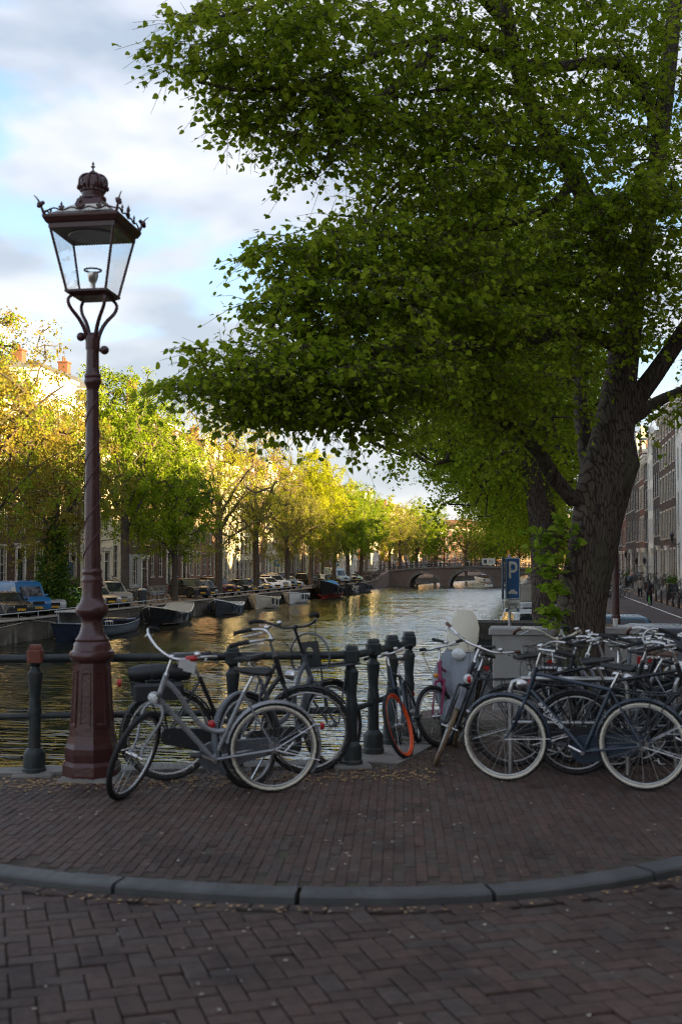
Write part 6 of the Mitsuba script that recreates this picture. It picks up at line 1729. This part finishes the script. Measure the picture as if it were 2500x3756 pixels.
CLINK = boat_kit(6.2, 2.3, 1.30, .70, .9, blunt=1.8, lap=4, deck=.3)
TENDER = boat_kit(6.6, 2.5, 1.32, .85, .98, lap=5, blunt=2.6, deck=.32)
WHITE = boat_kit(6.0, 2.3, 1.15, .95, .95, blunt=2.5, transom=.9, deck=.45, bench=False)
BARGE = boat_kit(10.5, 3.2, 2.2, 1.25, 1.5, blunt=2.0, transom=.6, boot=.42, wheel_=False, bench=False, deck=.2)
LOW = boat_kit(8.0, 2.3, 1.5, .95, 1.0, wheel_=False)
def moor(K, x, y, label, heading=-90, **m):
    a = math.radians(heading)
    return K.place('boat', axis_frame([x, y, WATER], [math.cos(a), math.sin(a), 0]), label, 'boat', 'boats moored along the left quay', {**BM, **m})
k = moor(SLOOP, LQ + 1.75, 80.5, 'black open sloop with cream inside and a name in white letters on its bow', gunwale='hull_cream')
t = meshkit.text_mesh('Amsterdam', .22, .012); t = (np.asarray(t.vertices), np.asarray(t.faces))
scene[k + '__name_lettering'] = shape(t, 'sign_white', m=axis_frame([LQ + 1.75 + .86, 78.55, WATER + .80], [.34, 1, 0]) @ rot('x', 90 + 18) @ mov(0, 0, .06))
moor(CLINK, LQ + 1.5, 97.6, 'dark slate clinker boat with white deck and blue fenders', hull='hull_slate', inside='hull_white', fender='fender_blue')
moor(TENDER, LQ + 1.6, 111.5, 'cream clinker tender with rounded bow', hull='hull_cream', gunwale='boat_inside', inside='hull_cream')
moor(WHITE, LQ + 1.6, 126.5, 'white flat sided boat with a black rubbing strip', hull='hull_white', gunwale='hull_white', inside='hull_slate')
k = moor(BARGE, LQ + 1.9, 146.0, 'big black steel barge with red bottom and blue tarpaulin', gunwale='hull_black', inside='hull_black')
part(k, 'tarpaulin', ball([LQ + 1.9, 146.5, WATER + 1.45], 1.0, 2, (1.15, 1.9, .75)), 'tarp_blue', True)
for yy in (143.5, 146, 149): part(k, 'tyre_fender', tf(ring_y([0, 0, 0], .28, .11, 18, 8), mov(LQ + 3.46, yy, WATER + .95) @ rot('z', 90)), 'black_rubber', True)
k = moor(LOW, LQ + 1.6, 165, 'black boat with white scroll lettering behind the barge', gunwale='hull_slate', inside='hull_black')
sc = [spline([[0, 0], [.2, .25], [.1, .4], [-.05, .2], [.3, .05]], 16), spline([[.35, .1], [.5, .3], [.62, .05], [.75, .28], [.9, .05], [1.0, .35]], 20), spline([[-.1, -.05], [.5, -.12], [1.1, .02]], 12)]
part(k, 'scroll_lettering', cat([tube(np.column_stack([s, np.zeros(len(s))]), .028, 5) for s in sc]), 'sign_white', m=axis_frame([LQ + 1.6 + .75, 161.9, WATER + .75], [.36, 1, 0]) @ rot('x', 90 + 14) @ mov(0, 0, .08) @ scl(1.5))
moor(LOW, LQ + 1.7, 177, 'dark grey covered sloop nearest to the far bridge', hull='hull_slate', gunwale='hull_slate', inside='hull_black')
moor(CLINK, -25.3, 236, 'dark boat seen through the left arch of the far bridge', hull='hull_slate')
k = moor(SLOOP, -9.5, 262, 'white saloon boat seen through the middle arch of the far bridge', 185, hull='hull_white', gunwale='hull_white')
part(k, 'saloon', cbox(-11.6, -6.9, 261.2, 262.8, WATER + .9, WATER + 1.75, .1), 'far_wood')
part(k, 'awning', cbox(-11.8, -6.7, 261.0, 263.0, WATER + 1.75, WATER + 1.85, .04), 'hull_white')
# blue work barge with a small wheelhouse, and the white bow at the left edge
FLAT = boat_kit(11.5, 2.7, 1.05, .62, .8, blunt=1.4, transom=.8, wheel_=False, bench=False, fenders=0, deck=.12)
k = moor(FLAT, LQ + 1.9, 66.0, 'low navy blue work boat with a grey open wheelhouse, left of the lamp', -88, hull='hull_navy', gunwale='hull_navy', inside='hull_black', floor='boat_floor')
wx, wy = LQ + 1.9, 63.6
part(k, 'wheelhouse', cat([bx(wx - .8, wx - .74, wy - .9, wy + 1.0, WATER + .4, WATER + 1.55), bx(wx - .74, wx + .8, wy + .94, wy + 1.0, WATER + .4, WATER + 1.55), bx(wx + .74, wx + .8, wy + .1, wy + .93, WATER + .4, WATER + 1.55), bx(wx - .74, wx + .74, wy - .9, wy - .84, WATER + .4, WATER + .95)]), 'stucco_grey')
part(k, 'wheelhouse_roof', cbox(wx - .95, wx + .95, wy - 1.1, wy + 1.15, WATER + 1.551, WATER + 1.62, .02), 'galvanised')
part(k, 'mast', tube([[wx + .5, wy - .4, WATER + 1.6], [wx + .5, wy - .4, WATER + 2.7]], .035, 6), 'sign_white')
part(k, 'stool', cat([bx(wx + .1, wx + .5, 67.6, 68.0, WATER + .78, WATER + .83)] + [tube([[wx + a, b, WATER + .3], [wx + a, b, WATER + .78]], .02, 5) for a in (.14, .46) for b in (67.64, 67.96)]), 'hull_white')
part(k, 'hatch_cover', cbox(wx - .9, wx + .9, 69.3, 71.0, WATER + .75, WATER + .9, .05), 'hull_navy')
moor(WHITE, LQ + 1.6, 49.2, 'white boat stern just showing at the left edge of the water', 88, hull='hull_white', gunwale='hull_white')
# ------------------------------------------------------------------ things on the right quay
# two grey metal cabinets round the foot of the linden
def cabinet(x0, x1, d, depth, zt, label):
    a = C(x0, d); z = float(RZ(a[1])) - .02
    k = thing('utility_cabinet', label, 'cabinet', 'grey metal cabinets by the linden')
    w = x1 - x0; m = axis_frame(a + [0, 0, z], [1, 0, 0]); h = zt - z
    part(k, 'body', cbox(0, w, 0, depth, .0, h - .11, .012), 'metal_box', m=m)
    for i, q in enumerate(np.linspace(0, w, 3)[:-1]):
        part(k, 'door', bx(q + .03, q + w / 2 - .03, -.012, -.001, .10, h - .2), 'metal_box', m=m)
    for q in np.linspace(0, w, 3)[:-1]:
        part(k, 'handle', cbox(q + w / 2 - .11, q + w / 2 - .07, -.035, -.0125, h * .45, h * .45 + .14, .008), 'galvanised', m=m)
        part(k, 'vent', cat([bx(q + .10, q + w / 2 - .10, -.016, -.0125, z_, z_ + .012) for z_ in (.16, .19, .22, .25)]), 'hull_slate', m=m)
    part(k, 'lid', cbox(-.06, w + .06, -.07, depth + .06, h - .108, h, .02), 'metal_box', m=m)
    return k, m, h
k1, m1, h1 = cabinet(2.58, 4.02, 20.1, .75, .68, 'wide pale grey metal cabinet left of the linden trunk, its lid dusty')
k2, m2, h2 = cabinet(4.34, 4.98, 19.9, .75, .71, 'narrow pale grey metal cabinet right of the linden trunk, with a paper cup on it')
cp = C(4.66, 20.0, .715)
solo('paper_cup', cat([lathe([(.033, 0), (.046, .125), (.049, .13), (.046, .132), (.042, .128), (.031, .006)], 20)]), 'cup_paper', 'white paper cup left on the narrow grey cabinet', 'cup', smooth=40, m=mov(*cp))
ms = []
for i in range(60):
    q = C(4.42 + .2 * brng.random(), 20.0 + .25 * brng.random(), .712); a = brng.uniform(0, 6.28, 3)
    ms.append(tf((np.array([[-.03, -.02, 0], [.03, -.015, .01], [.025, .02, .02], [-.02, .02, .012]]), np.array([[0, 1, 2], [0, 2, 3]])), mov(*q) @ rot('z', math.degrees(a[0]))))
struct('cabinet_litter', cat(ms), 'dry_litter', 'heap of brown bud scales on the narrow cabinet'); labels['cabinet_litter']['kind'] = 'stuff'
# dark skip behind the wide cabinet
p = C(3.55, 24.6); z = float(RZ(p[1]))
k = thing('covered_skip', 'dark skip with a sloped lid strewn with debris, behind the wide grey cabinet', 'skip')
part(k, 'body', bx(-1.15, 1.15, -.7, .7, 0, 1.35), 'black_paint', m=mov(p[0], p[1], z))
part(k, 'lid', loft([[[-1.25, -.8, 1.351], [1.25, -.8, 1.351], [1.25, .8, 1.351], [-1.25, .8, 1.351]], [[-.95, -.6, 1.68], [1.25, -.6, 1.68], [1.25, .6, 1.68], [-.95, .6, 1.68]]]), 'skip_lid', m=mov(p[0], p[1], z))
# parking sign
p = C(3.14, 21.9); z = float(RZ(p[1])); P0 = EYE - (1408 - 1297) / 2700 * 21.9
k = thing('parking_sign', 'blue parking sign on a grey pole with a white car symbol and two arrows below', 'sign')
mS = axis_frame([p[0], p[1], 0], [math.cos(YAW), math.sin(YAW), 0]) @ rot('z', -4)
part(k, 'pole', tube([[0, 0.03, z], [0, 0.03, P0 + 1.06]], .03, 10), 'galvanised', True, m=mS)
zz = lambda v: EYE - (v - 1297) / 2700 * 21.9
part(k, 'panel', cbox(-.085, .19, -.03, -.008, zz(1379), zz(1283), .012), 'sign_blue', m=mS)
fr = sbox(-.082, zz(1379) + .004, .187, zz(1283) - .004)
part(k, 'panel_border', tf(prism(fr.buffer(-.006).difference(fr.buffer(-.017)), .003), mov(0, -.0335, 0)), 'sign_white', m=mS)
t = meshkit.text_mesh('P', .30, .003, bold=True); t = (np.asarray(t.vertices), np.asarray(t.faces))
part(k, 'letter', tf(t, mov(-.042, -.0305, zz(1330)) @ rot('x', 90) @ scl(.72, 1, 1)), 'sign_white', m=mS)
carp = Polygon([(-.085, 0), (-.085, .035), (-.05, .045), (-.03, .078), (.03, .078), (.05, .045), (.085, .038), (.085, 0), (.062, 0), (.055, .014), (.042, .014), (.035, 0), (-.035, 0), (-.042, .014), (-.055, .014), (-.062, 0)])
part(k, 'car_symbol', cat([tf(prism(carp, .003), mov(.052, -.0335, zz(1366))), tf(disc_y([0, 0, 0], .013, .003, 14), mov(.0, -.032, zz(1366) - .001)), tf(disc_y([0, 0, 0], .013, .003, 14), mov(.104, -.032, zz(1366) - .001))]), 'sign_white', m=mS)
part(k, 'text_plate', cbox(-.085, .19, -.028, -.008, zz(1384) - .12, zz(1381), .008), 'sign_white', m=mS)
part(k, 'small_print', cat([bx(-.05, .15, -.031, -.0285, q, q + .012) for q in (zz(1384) - .035, zz(1384) - .06, zz(1384) - .085)]), 'hull_slate', m=mS, kind='stuff')
part(k, 'arrow_plate', cbox(-.085, .19, -.028, -.008, zz(1408), zz(1385) - .125, .008), 'sign_white', m=mS) if zz(1385) - .125 > zz(1408) + .03 else None
def arrow(cx, cz, s): return Polygon([(cx - .04 * s, cz + .045), (cx - .022 * s, cz + .05), (cx + .02 * s, cz - .012), (cx + .035 * s, cz + .004), (cx + .04 * s, cz - .05), (cx - .012 * s, cz - .035), (cx + .004 * s, cz - .02)])
for cx, s in ((-.03, -1), (.13, 1)):
    part(k, 'arrow', tf(prism(arrow(cx, zz(1409) + .065, s), .003), mov(0, -.0315, 0)), 'sign_blue', m=mS)
for i, (yy, a, b) in enumerate([(0, 1379, 1283), (0, 1406, 1381)]):
    part(k, 'side_panel', cbox(-.15, -.128, -.2, .02, zz(a), zz(b), .006), 'galvanised' if i else 'hull_slate', m=mS)
part(k, 'side_edge', bx(-.127, -.118, -.205, .02, zz(1378), zz(1284)), 'car_blue', m=mS)
# moped with tall wind screen between the corner posts and the rack
k = thing('moped', 'grey moped with a tall cream wind screen, behind the dark leaning bicycle', 'moped')
a, b = C(1.42, 12.85), C(1.09, 11.85); z = float(RZ(12))
mM = axis_frame([a[0], a[1], z - .02], (b - a) * [1, 1, 0]) @ rot('x', -6)
ap = []
for zq, xw, w in ((.30, 1.02, .10), (.45, 1.06, .20), (.62, 1.05, .25), (.80, .98, .22), (.95, .90, .14)):
    ap.append([[xw + .09 * (1 - (y / .27) ** 2), y, zq] for y in np.linspace(-w, w, 9)] + [[xw - .03 + .09 * (1 - (y / .27) ** 2), y, zq] for y in np.linspace(w, -w, 9)])
part(k, 'front_shield', loft(ap), 'car_slate', 60, m=mM)
ws = []
for zq, xw, w in ((.93, .96, .13), (1.05, .95, .165), (1.18, .91, .155), (1.28, .87, .115), (1.34, .85, .06)):
    ws.append([[xw + .06 * (1 - (y / .18) ** 2), y, zq] for y in np.linspace(-w, w, 9)] + [[xw - .006 + .06 * (1 - (y / .18) ** 2), y, zq] for y in np.linspace(w, -w, 9)])
part(k, 'wind_screen', loft(ws), 'cream_plastic', 60, m=mM)
for x in (1.18, 0.05): 
    w_ = part(k, 'wheel', ring_y([x, 0, .21], .17, .045, 24, 8), 'black_rubber', True, m=mM)
    part(k, 'wheel__rim' if x > 1 else 'wheel_001__rim', tf(lathe([(.12, -.03), (.125, 0), (.12, .03), (.03, .02)], 16), mov(x, 0, .21) @ rot('x', 90)), 'steel', 40, m=mM)
part(k, 'front_fender', ring_y([1.18, 0, .21], .235, .05, 16, 6, 10, 170), 'car_slate', True, m=mM)
part(k, 'body', cat([cbox(-.15, .55, -.15, .15, .38, .70, .07), cbox(.5, 1.0, -.16, .16, .27, .34, .03)]), 'car_slate', m=mM)
part(k, 'saddle', cbox(-.2, .50, -.13, .13, .70, .80, .05), 'leather_black', m=mM)
part(k, 'handlebar', tube([[.86, -.33, 1.0], [.92, -.1, .98], [.92, .1, .98], [.86, .33, 1.0]], .016, 8), 'black_plastic', True, m=mM)
part(k, 'headlight', ball([1.05, 0, .90], .075, 2, (.6, 1, .8)), 'clear_lens', True, m=mM)
for s in (-1, 1): part(k, 'indicator', ball([1.08, s * .19, .66], .045, 1, (.7, 1, .6)), 'amber_lens', True, m=mM)

# bollards along the footpath
BOL = Kit()
BOL.add('', lathe([(.10, -.05), (.10, .0), (.085, .08), (.072, .75), (.085, .77), (.085, .82), (.070, .84), (.066, .90), (.04, .96), (.01, .98)], 12), 'bollard_paint', 40)
for i, y in enumerate([66.5, 70.0, 73.4, 76.8, 80.2, 83.6, 87.0, 91, 95]):
    BOL.place('bollard', mov(9.28, y, float(RZ(y)) + .0), 'brown iron bollard along the footpath on the right, %s from the camera' % nth[i], 'bollard', 'bollards along the right footpath')
for i, y in enumerate([104, 107.5, 111, 114.5, 118, 121.5]):
    BOL.place('bollard', mov(6.3, y, float(RZ(y))), 'brown iron bollard at the racks beyond the white van, %s of six' % nth[i], 'bollard', 'bollards by the far racks')
# railed steps in front of the right houses
for i, (y, w, lab) in enumerate([(92, 3.0, 'black railed stone steps before the white house at the right edge'), (106, 3.4, 'black railed stone steps before the tall brown house on the right'), (120, 3.0, 'black railed steps before the narrow white house on the right'), (133, 3.0, 'black railed steps where the woman in pink sits, right bank')]):
    k = thing('house_steps', lab, 'steps', 'railed steps of the right houses'); z = float(RZ(y)) + .03
    for j in range(5): part(k, 'step', bx(FR - 1.5 + .25 * j, FR - .05, y - w / 2, y + w / 2, z + .2 * j, z + .2 * (j + 1) - .002), 'granite_step')
    for yy in (y - w / 2 + .05, y + w / 2 - .05):
        part(k, 'railing', cat([tube([[FR - 1.55, yy, z + .95], [FR - .3, yy, z + 1.9]], .035, 6)] + [tube([[FR - 1.55 + 1.25 * q, yy, z + .2 + q * .8], [FR - 1.55 + 1.25 * q, yy, z + .95 + .95 * q]], .025, 6) for q in (0, .5, 1)]), 'black_paint')
    part(k, 'front_rail', cat([tube([[FR - 1.5, y - w / 2, z + 1.35], [FR - 1.5, y + w / 2, z + 1.35]], .04, 6), tube([[FR - 1.5, y - w / 2, z + .7], [FR - 1.5, y + w / 2, z + .7]], .03, 6)]), 'black_paint')
for y, lab in ((97.5, 'dark planter with shrubs beside the steps of the white house'), (143, 'black planter box far along the right bank')):
    k = thing('planter', lab, 'planter', None); z = float(RZ(y))
    part(k, 'box', cbox(FR - 1.3, FR - .5, y - .8, y + .8, z, z + 1.3, .02), 'black_paint')
    q = irng.normal(0, 1, (260, 3)) * [.28, .6, .25] + [FR - .9, y, z + 1.6]
    V, F, uv = leaves(irng, q, .16, big=False)
    scene[k + '__shrub'] = mikit.ply((V, F), 'm_ivy_leaf', False, uv=uv)

# ------------------------------------------------------------------ people
import manifold3d as m3
def hull_chain(bones, n=14):
    out = None
    for (a, ra, b, rb) in bones:
        s = []
        for c, r in ((a, ra), (b, rb)):
            s.append(np.asarray(trimesh.creation.icosphere(1, r).vertices) + np.asarray(c))
        h = m3.Manifold.hull_points(np.vstack(s))
        out = h if out is None else out + h
    m = out.refine_to_length(.09).to_mesh()
    t = trimesh.Trimesh(m.vert_properties[:, :3], m.tri_verts, process=True)
    trimesh.smoothing.filter_taubin(t, iterations=5)
    return np.asarray(t.vertices), np.asarray(t.faces)

def person(m, label, hair='hair_dark', top='cloth_dark', legs='cloth_dark', shoes='cloth_dark', pose='walk', long_hair=False, bag=None, group=None, h=1.72):
    k = thing('person', label, 'person', group)
    s = h / 1.72
    if pose == 'sit':
        hip = (0, 0, .50); kneeL, kneeR = (.42, .10, .50), (.42, -.10, .50); footL, footR = (.45, .10, .06), (.45, -.10, .06)
        handL, handR = (.34, .16, .62), (.34, -.16, .62); elL, elR = (.10, .27, .72), (.10, -.27, .72); z0 = -.42
    elif pose == 'ride':
        hip = (0, 0, .98); kneeL, kneeR = (.34, .11, .72), (.26, -.11, .58); footL, footR = (.22, .13, .32), (.14, -.13, .12)
        handL, handR = (.50, .26, 1.10), (.50, -.26, 1.10); elL, elR = (.24, .30, 1.18), (.24, -.30, 1.18); z0 = .06
    else:
        hip = (0, 0, .92); kneeL, kneeR = (.13, .10, .50), (-.02, -.10, .50); footL, footR = (.20, .10, .07), (-.24, -.10, .09)
        handL, handR = (-.06, .28, .78), (.16, -.28, .80); elL, elR = (-.06, .27, 1.08), (.0, -.27, 1.08); z0 = 0
    hp = np.array(hip); sh = hp + [.03 if pose != 'ride' else .12, 0, .50]; neck = sh + [.01, 0, .08]; head = neck + [.02, 0, .15]
    L, R = np.array([0, .18, 0]), np.array([0, -.18, 0])
    hl, hr = hp + [0, .09, 0], hp + [0, -.09, 0]
    hand = lambda e, q: [(np.array(e) * .08 + np.array(q) * .92, .026, q, .034)] + [(np.array(q), .018, np.array(q) + [.035 + .012 * f, .0, -.075 + .01 * f], .009) for f in ()]
    body = [(hp, .14, sh - [0, 0, .05], .15), (sh + L * .9, .055, sh + R * .9, .055), (neck - [0, 0, .04], .055, neck + [0, 0, .05], .052), (head - [0, 0, .03], .085, head + [-.005, 0, .045], .095), (head + [.085, 0, -.02], .014, head + [.07, 0, .02], .012), (head + [.04, 0, -.085], .04, head, .07),
            (sh + L, .05, np.array(elL), .04), (np.array(elL), .04, np.array(handL), .028), (sh + R, .05, np.array(elR), .04), (np.array(elR), .04, np.array(handR), .028),
            (hl, .085, np.array(kneeL), .058), (np.array(kneeL), .058, np.array(footL) + [0, 0, .05], .036), (hr, .085, np.array(kneeR), .058), (np.array(kneeR), .058, np.array(footR) + [0, 0, .05], .036)]
    for q in (handL, handR):
        q = np.array(q)
        body += [(q, .03, q + [.02, 0, -.05], .032)] + [(q + [.02, dy, -.06], .011, q + [.03 + abs(dy) * .2, dy * 1.1, -.13 + abs(dy) * .5], .009) for dy in (-.024, -.008, .008, .024)] + [(q + [.03, 0, -.03], .012, q + [.06, 0, -.075], .010)]
    part(k, 'body', hull_chain(body), 'skin', True, m=m @ scl(s))
    jk = [(hp + [0, 0, .02], .165, sh - [0, 0, .06], .175), (sh + L * .9, .075, sh + R * .9, .075), (sh + L, .07, np.array(elL), .058), (np.array(elL), .058, np.array(elL) * .12 + np.array(handL) * .88, .044), (sh + R, .07, np.array(elR), .058), (np.array(elR), .058, np.array(elR) * .12 + np.array(handR) * .88, .044)]
    part(k, 'jacket', hull_chain(jk), top, True, m=m @ scl(s))
    tr = [(hp + [0, .04, 0], .14, hp - [0, .04, 0], .14), (hl, .105, np.array(kneeL), .078), (np.array(kneeL), .078, np.array(footL) + [0, 0, .07], .058), (hr, .105, np.array(kneeR), .078), (np.array(kneeR), .078, np.array(footR) + [0, 0, .07], .058)]
    part(k, 'trousers', hull_chain(tr), legs, True, m=m @ scl(s))
    for f_ in (footL, footR):
        f_ = np.array(f_); part(k, 'shoe', hull_chain([(f_ + [-.05, 0, -.02], .048, f_ + [.14, 0, -.03], .04)]), shoes, True, m=m @ scl(s))
    hb = [(head + [-.025, 0, .05], .098, head + [-.03, 0, .0], .095)] + ([(head + [-.05, 0, .0], .09, sh + [-.11, 0, -.10], .07)] if long_hair else [])
    part(k, 'hair', hull_chain(hb), hair, True, m=m @ scl(s))
    if bag:
        part(k, 'backpack', hull_chain([(sh + [-.22, 0, -.06], .12, sh + [-.22, 0, -.34], .13)]), bag, True, m=m @ scl(s))
    return k
gz = lambda y: float(RZ(y))
person(axis_frame([8.55, 100.5, gz(100)], [0.05, 1, 0]), 'person in beige jacket, dark trousers and white shoes walking away on the right', top='cloth_beige', shoes='shoe_white')
person(axis_frame([9.0, 98.5, gz(99)], [0.05, 1, 0]), 'person in dark jacket and jeans walking beside the beige jacket', legs='cloth_denim', h=1.66)
FB = Kit()
def far_bike(K=None):
    ms = [ring_y([x, 0, .35], .33, .022, 14, 4) for x in (0, 1.06)]
    ms += [tube(p, .02, 4) for p in ([[.45, 0, .3], [.24, 0, .8], [.22, 0, .95]], [[.45, 0, .3], [.86, 0, .78]], [[0, 0, .35], [.24, 0, .78]], [[0, 0, .35], [.45, 0, .3]], [[1.06, 0, .35], [.84, 0, .92], [.80, 0, 1.05]], [[.30, 0, .72], [.84, 0, .82]])]
    ms += [tube([[.66, .28, 1.08], [.80, .1, 1.06], [.80, -.1, 1.06], [.66, -.28, 1.08]], .016, 4), ball([.2, 0, .98], .1, 1, (1.3, .7, .4)), tube([[.15, 0, .78], [-.3, 0, .76]], .03, 4)]
    return cat(ms)
FB.add('', far_bike(), 'black_paint', True)
gk = KB_OMA
a = np.array([7.75, 84.0, gz(84) - .015])
k = gk.place('bicycle', axis_frame(a, [0.06, 1, 0]), 'bright green bicycle ridden away from us on the right street', 'bicycle', None, {**BASE, 'paint': 'bike_green', 'fender': 'bike_green', 'case': 'bike_green', 'black_plastic': 'bike_green'}, {'steer': np.eye(4)})
person(axis_frame(a + [.03, .15, 0.0], [0.06, 1, 0]), 'long haired person in brown coat riding the green bicycle, backpack on', hair='hair_dark', top='cloth_brown', pose='ride', long_hair=True, bag='cloth_dark')
person(axis_frame([FR - 1.25, 133, gz(133) + .97], [-1, -.4, 0]), 'blond person in pink top and jeans sitting on the railed steps', hair='hair_blond', top='cloth_pink', legs='cloth_denim', pose='sit', long_hair=True)
person(axis_frame([-33.5, 199, LZ], [.2, -1, 0]), 'dark clothed person standing on the left quay right of the light blue van', top='cloth_dark')
person(axis_frame([-35.2, 153, LZ], [.8, -.5, 0]), 'dark haired person by the steps behind the black cars, left bank', top='cloth_dark', h=1.6)
person(axis_frame([-24.6, BY + 2.2, float(deck(-24.6)) + .02], [-1, .1, 0]), 'person in pale shirt crossing the far bridge near its left end', hair='hair_blond', top='cloth_beige', legs='cloth_denim')
person(axis_frame([-25.8, BY + 2.9, float(deck(-25.8)) + .02], [1, 0, 0]), 'person in orange top on the far bridge, left end', top='cloth_orange')

# ------------------------------------------------------------------ parked bicycles further off
fr_ = random.Random(31)
def far(x, y, z, a, label, group, s=1.0, col='black_paint'):
    FB.place('parked_bicycle', axis_frame([x, y, z], [math.cos(a), math.sin(a), 0]) @ rot('x', fr_.uniform(-7, 7)) @ scl(s), label, 'bicycle', group, {'black_paint': col})
cols = ['black_paint'] * 5 + ['navy_frame', 'grey_frame', 'steel', 'grey_frame']
for i, x in enumerate(np.arange(BX0 + .6, BX1 - 1, .62)):
    if abs(x + 8.6) < 1.0: continue
    far(x, BY + .65 + fr_.uniform(0, .5), float(deck(x)) + .02, fr_.choice([0, math.pi]) + fr_.uniform(-.6, .6), 'bicycle leaning on the railing of the far bridge', 'bicycles on the far bridge', 1.0, fr_.choice(cols))
for i in range(26):
    y = 199 + i * .75
    far(-28.9 + fr_.uniform(-.5, .5), y, LZ + .02 + max(0, (y - 205)) * .09, fr_.uniform(-.9, .3), 'bicycle in the crowd at the left foot of the far bridge', 'bicycles at the left foot of the far bridge', 1.0, fr_.choice(cols))
for i in range(20):
    y = 83.6 + i * .74
    far(-33.2 + fr_.uniform(-.4, .4) + (1.6 if i % 3 == 0 else 0), y, LZ + .01, fr_.uniform(-.5, .2), 'bicycle in the racks left of the small green tree', 'bicycles in the left bank racks', 1.0, fr_.choice(cols))
far(-29.4, 95.9, LZ + .01, .5, 'single bicycle leaning on the small green tree', None)
for i in range(16):
    y = 100 + i * 1.5
    far(7.3 + fr_.uniform(-.4, .4), y, gz(y), fr_.uniform(2.4, 3.5), 'bicycle in the racks beyond the white van, right bank', 'bicycles in the right bank racks', 1.0, fr_.choice(cols))
for i, y in enumerate((88.5, 90.3)):
    far(10.4, y, gz(y) + .04, 1.3 + .4 * i, '%s bicycle by the steps at the right edge' % ('nearer', 'farther')[i], None, 1.0, cols[5 + i])
far(-.9, 33.0, gz(33), 1.2, 'motorbike-like chrome bicycle above the red car', None, 1.1, 'steel')
# ------------------------------------------------------------------ left quay furniture
k = thing('park_bench', 'slatted green bench before the bicycle racks on the left quay', 'bench'); B0 = np.array([-29.6, 88.6, LZ])
mB = axis_frame(B0, [.1, 1, 0])
for j in range(3): part(k, 'seat_slat', bx(0, 2.6, -.30 + .15 * j, -.18 + .15 * j, .44, .48), 'iron_green', m=mB)
for j in range(2): part(k, 'back_slat', bx(0, 2.6, .18, .21, .62 + .17 * j, .75 + .17 * j), 'galvanised', m=mB)
for x in (.25, 1.3, 2.35): part(k, 'leg', cat([tube([[x, -.28, 0], [x, -.22, .44]], .025, 6), tube([[x, .22, 0], [x, .14, .44], [x, .2, .95]], .025, 6)]), 'iron_green', m=mB)
k = thing('litter_bin', 'round dark litter bin beside the green bench on the left quay', 'bin')
part(k, 'drum', lathe([(.34, 0), (.34, 1.0), (.30, 1.01)], 18), 'hull_slate', 40, m=mov(-29.7, 86.4, LZ)); part(k, 'lid', lathe([(.36, 1.011), (.38, 1.06), (.20, 1.2), (.02, 1.22)], 18), 'galvanised', 40, m=mov(-29.7, 86.4, LZ))
k = thing('charging_post', 'white square pillar on the quay under the slender young tree', 'pillar')
part(k, 'column', cbox(-.28, .28, -.2, .2, 0, 1.45, .04), 'hull_white', m=mov(-29.0, 159.6, LZ)); part(k, 'cap', cbox(-.36, .36, -.26, .26, 1.451, 1.6, .03), 'hull_white', m=mov(-29.0, 159.6, LZ))
for y, x, txt, lab in ((150.5, -33.4, 'P', 'small blue parking sign behind the white cars, left bank'), (195, -33.0, 'P', 'small blue parking sign right of the light blue van')):
    k = thing('parking_sign', lab, 'sign')
    part(k, 'pole', tube([[x, y, LZ], [x, y, LZ + 3.6]], .04, 6), 'galvanised')
    mP = axis_frame([x, y, LZ + 2.7], [.8, .5, 0]); part(k, 'panel', bx(-.32, .32, -.06, -.042, 0, .85), 'car_blue', m=mP)
    t = meshkit.text_mesh(txt, .5, .004, bold=True); t = (np.asarray(t.vertices), np.asarray(t.faces)); part(k, 'letter', tf(t, mov(-.17, -.062, .18) @ rot('x', 90)), 'sign_white', m=mP)
for y, x, lab in ((80.3, -33.5, 'pair of blue-grey signs seen from behind near the dense green tree'), (141, -33.5, 'small white traffic sign on a pole behind the white cars')):
    k = thing('traffic_sign', lab, 'sign')
    part(k, 'pole', tube([[x, y, LZ], [x, y, LZ + 4.0]], .045, 6), 'galvanised')
    for dx in ((-.35, .35) if y < 90 else (0,)): part(k, 'panel', bx(dx - .25, dx + .25, -.06, -.045, 2.1, 3.2), 'fender_blue' if y < 90 else 'sign_white', m=axis_frame([x, y, LZ], [.9, .4, 0]))
k = thing('bridge_banner', 'white notice board fixed to the railing of the far bridge', 'sign')
part(k, 'board', bx(-9.8, -7.4, BY - .02, BY + .0, float(deck(-8.6)) + .55, float(deck(-8.6)) + 1.75), 'sign_white')
part(k, 'print', cat([bx(-9.5, -8.9, BY - .026, BY - .0205, float(deck(-8.6)) + .75, float(deck(-8.6)) + 1.5)] + [bx(-8.6, -7.7, BY - .026, BY - .0205, float(deck(-8.6)) + q, float(deck(-8.6)) + q + .09) for q in (.85, 1.1, 1.35)]), 'hull_slate', kind='stuff')
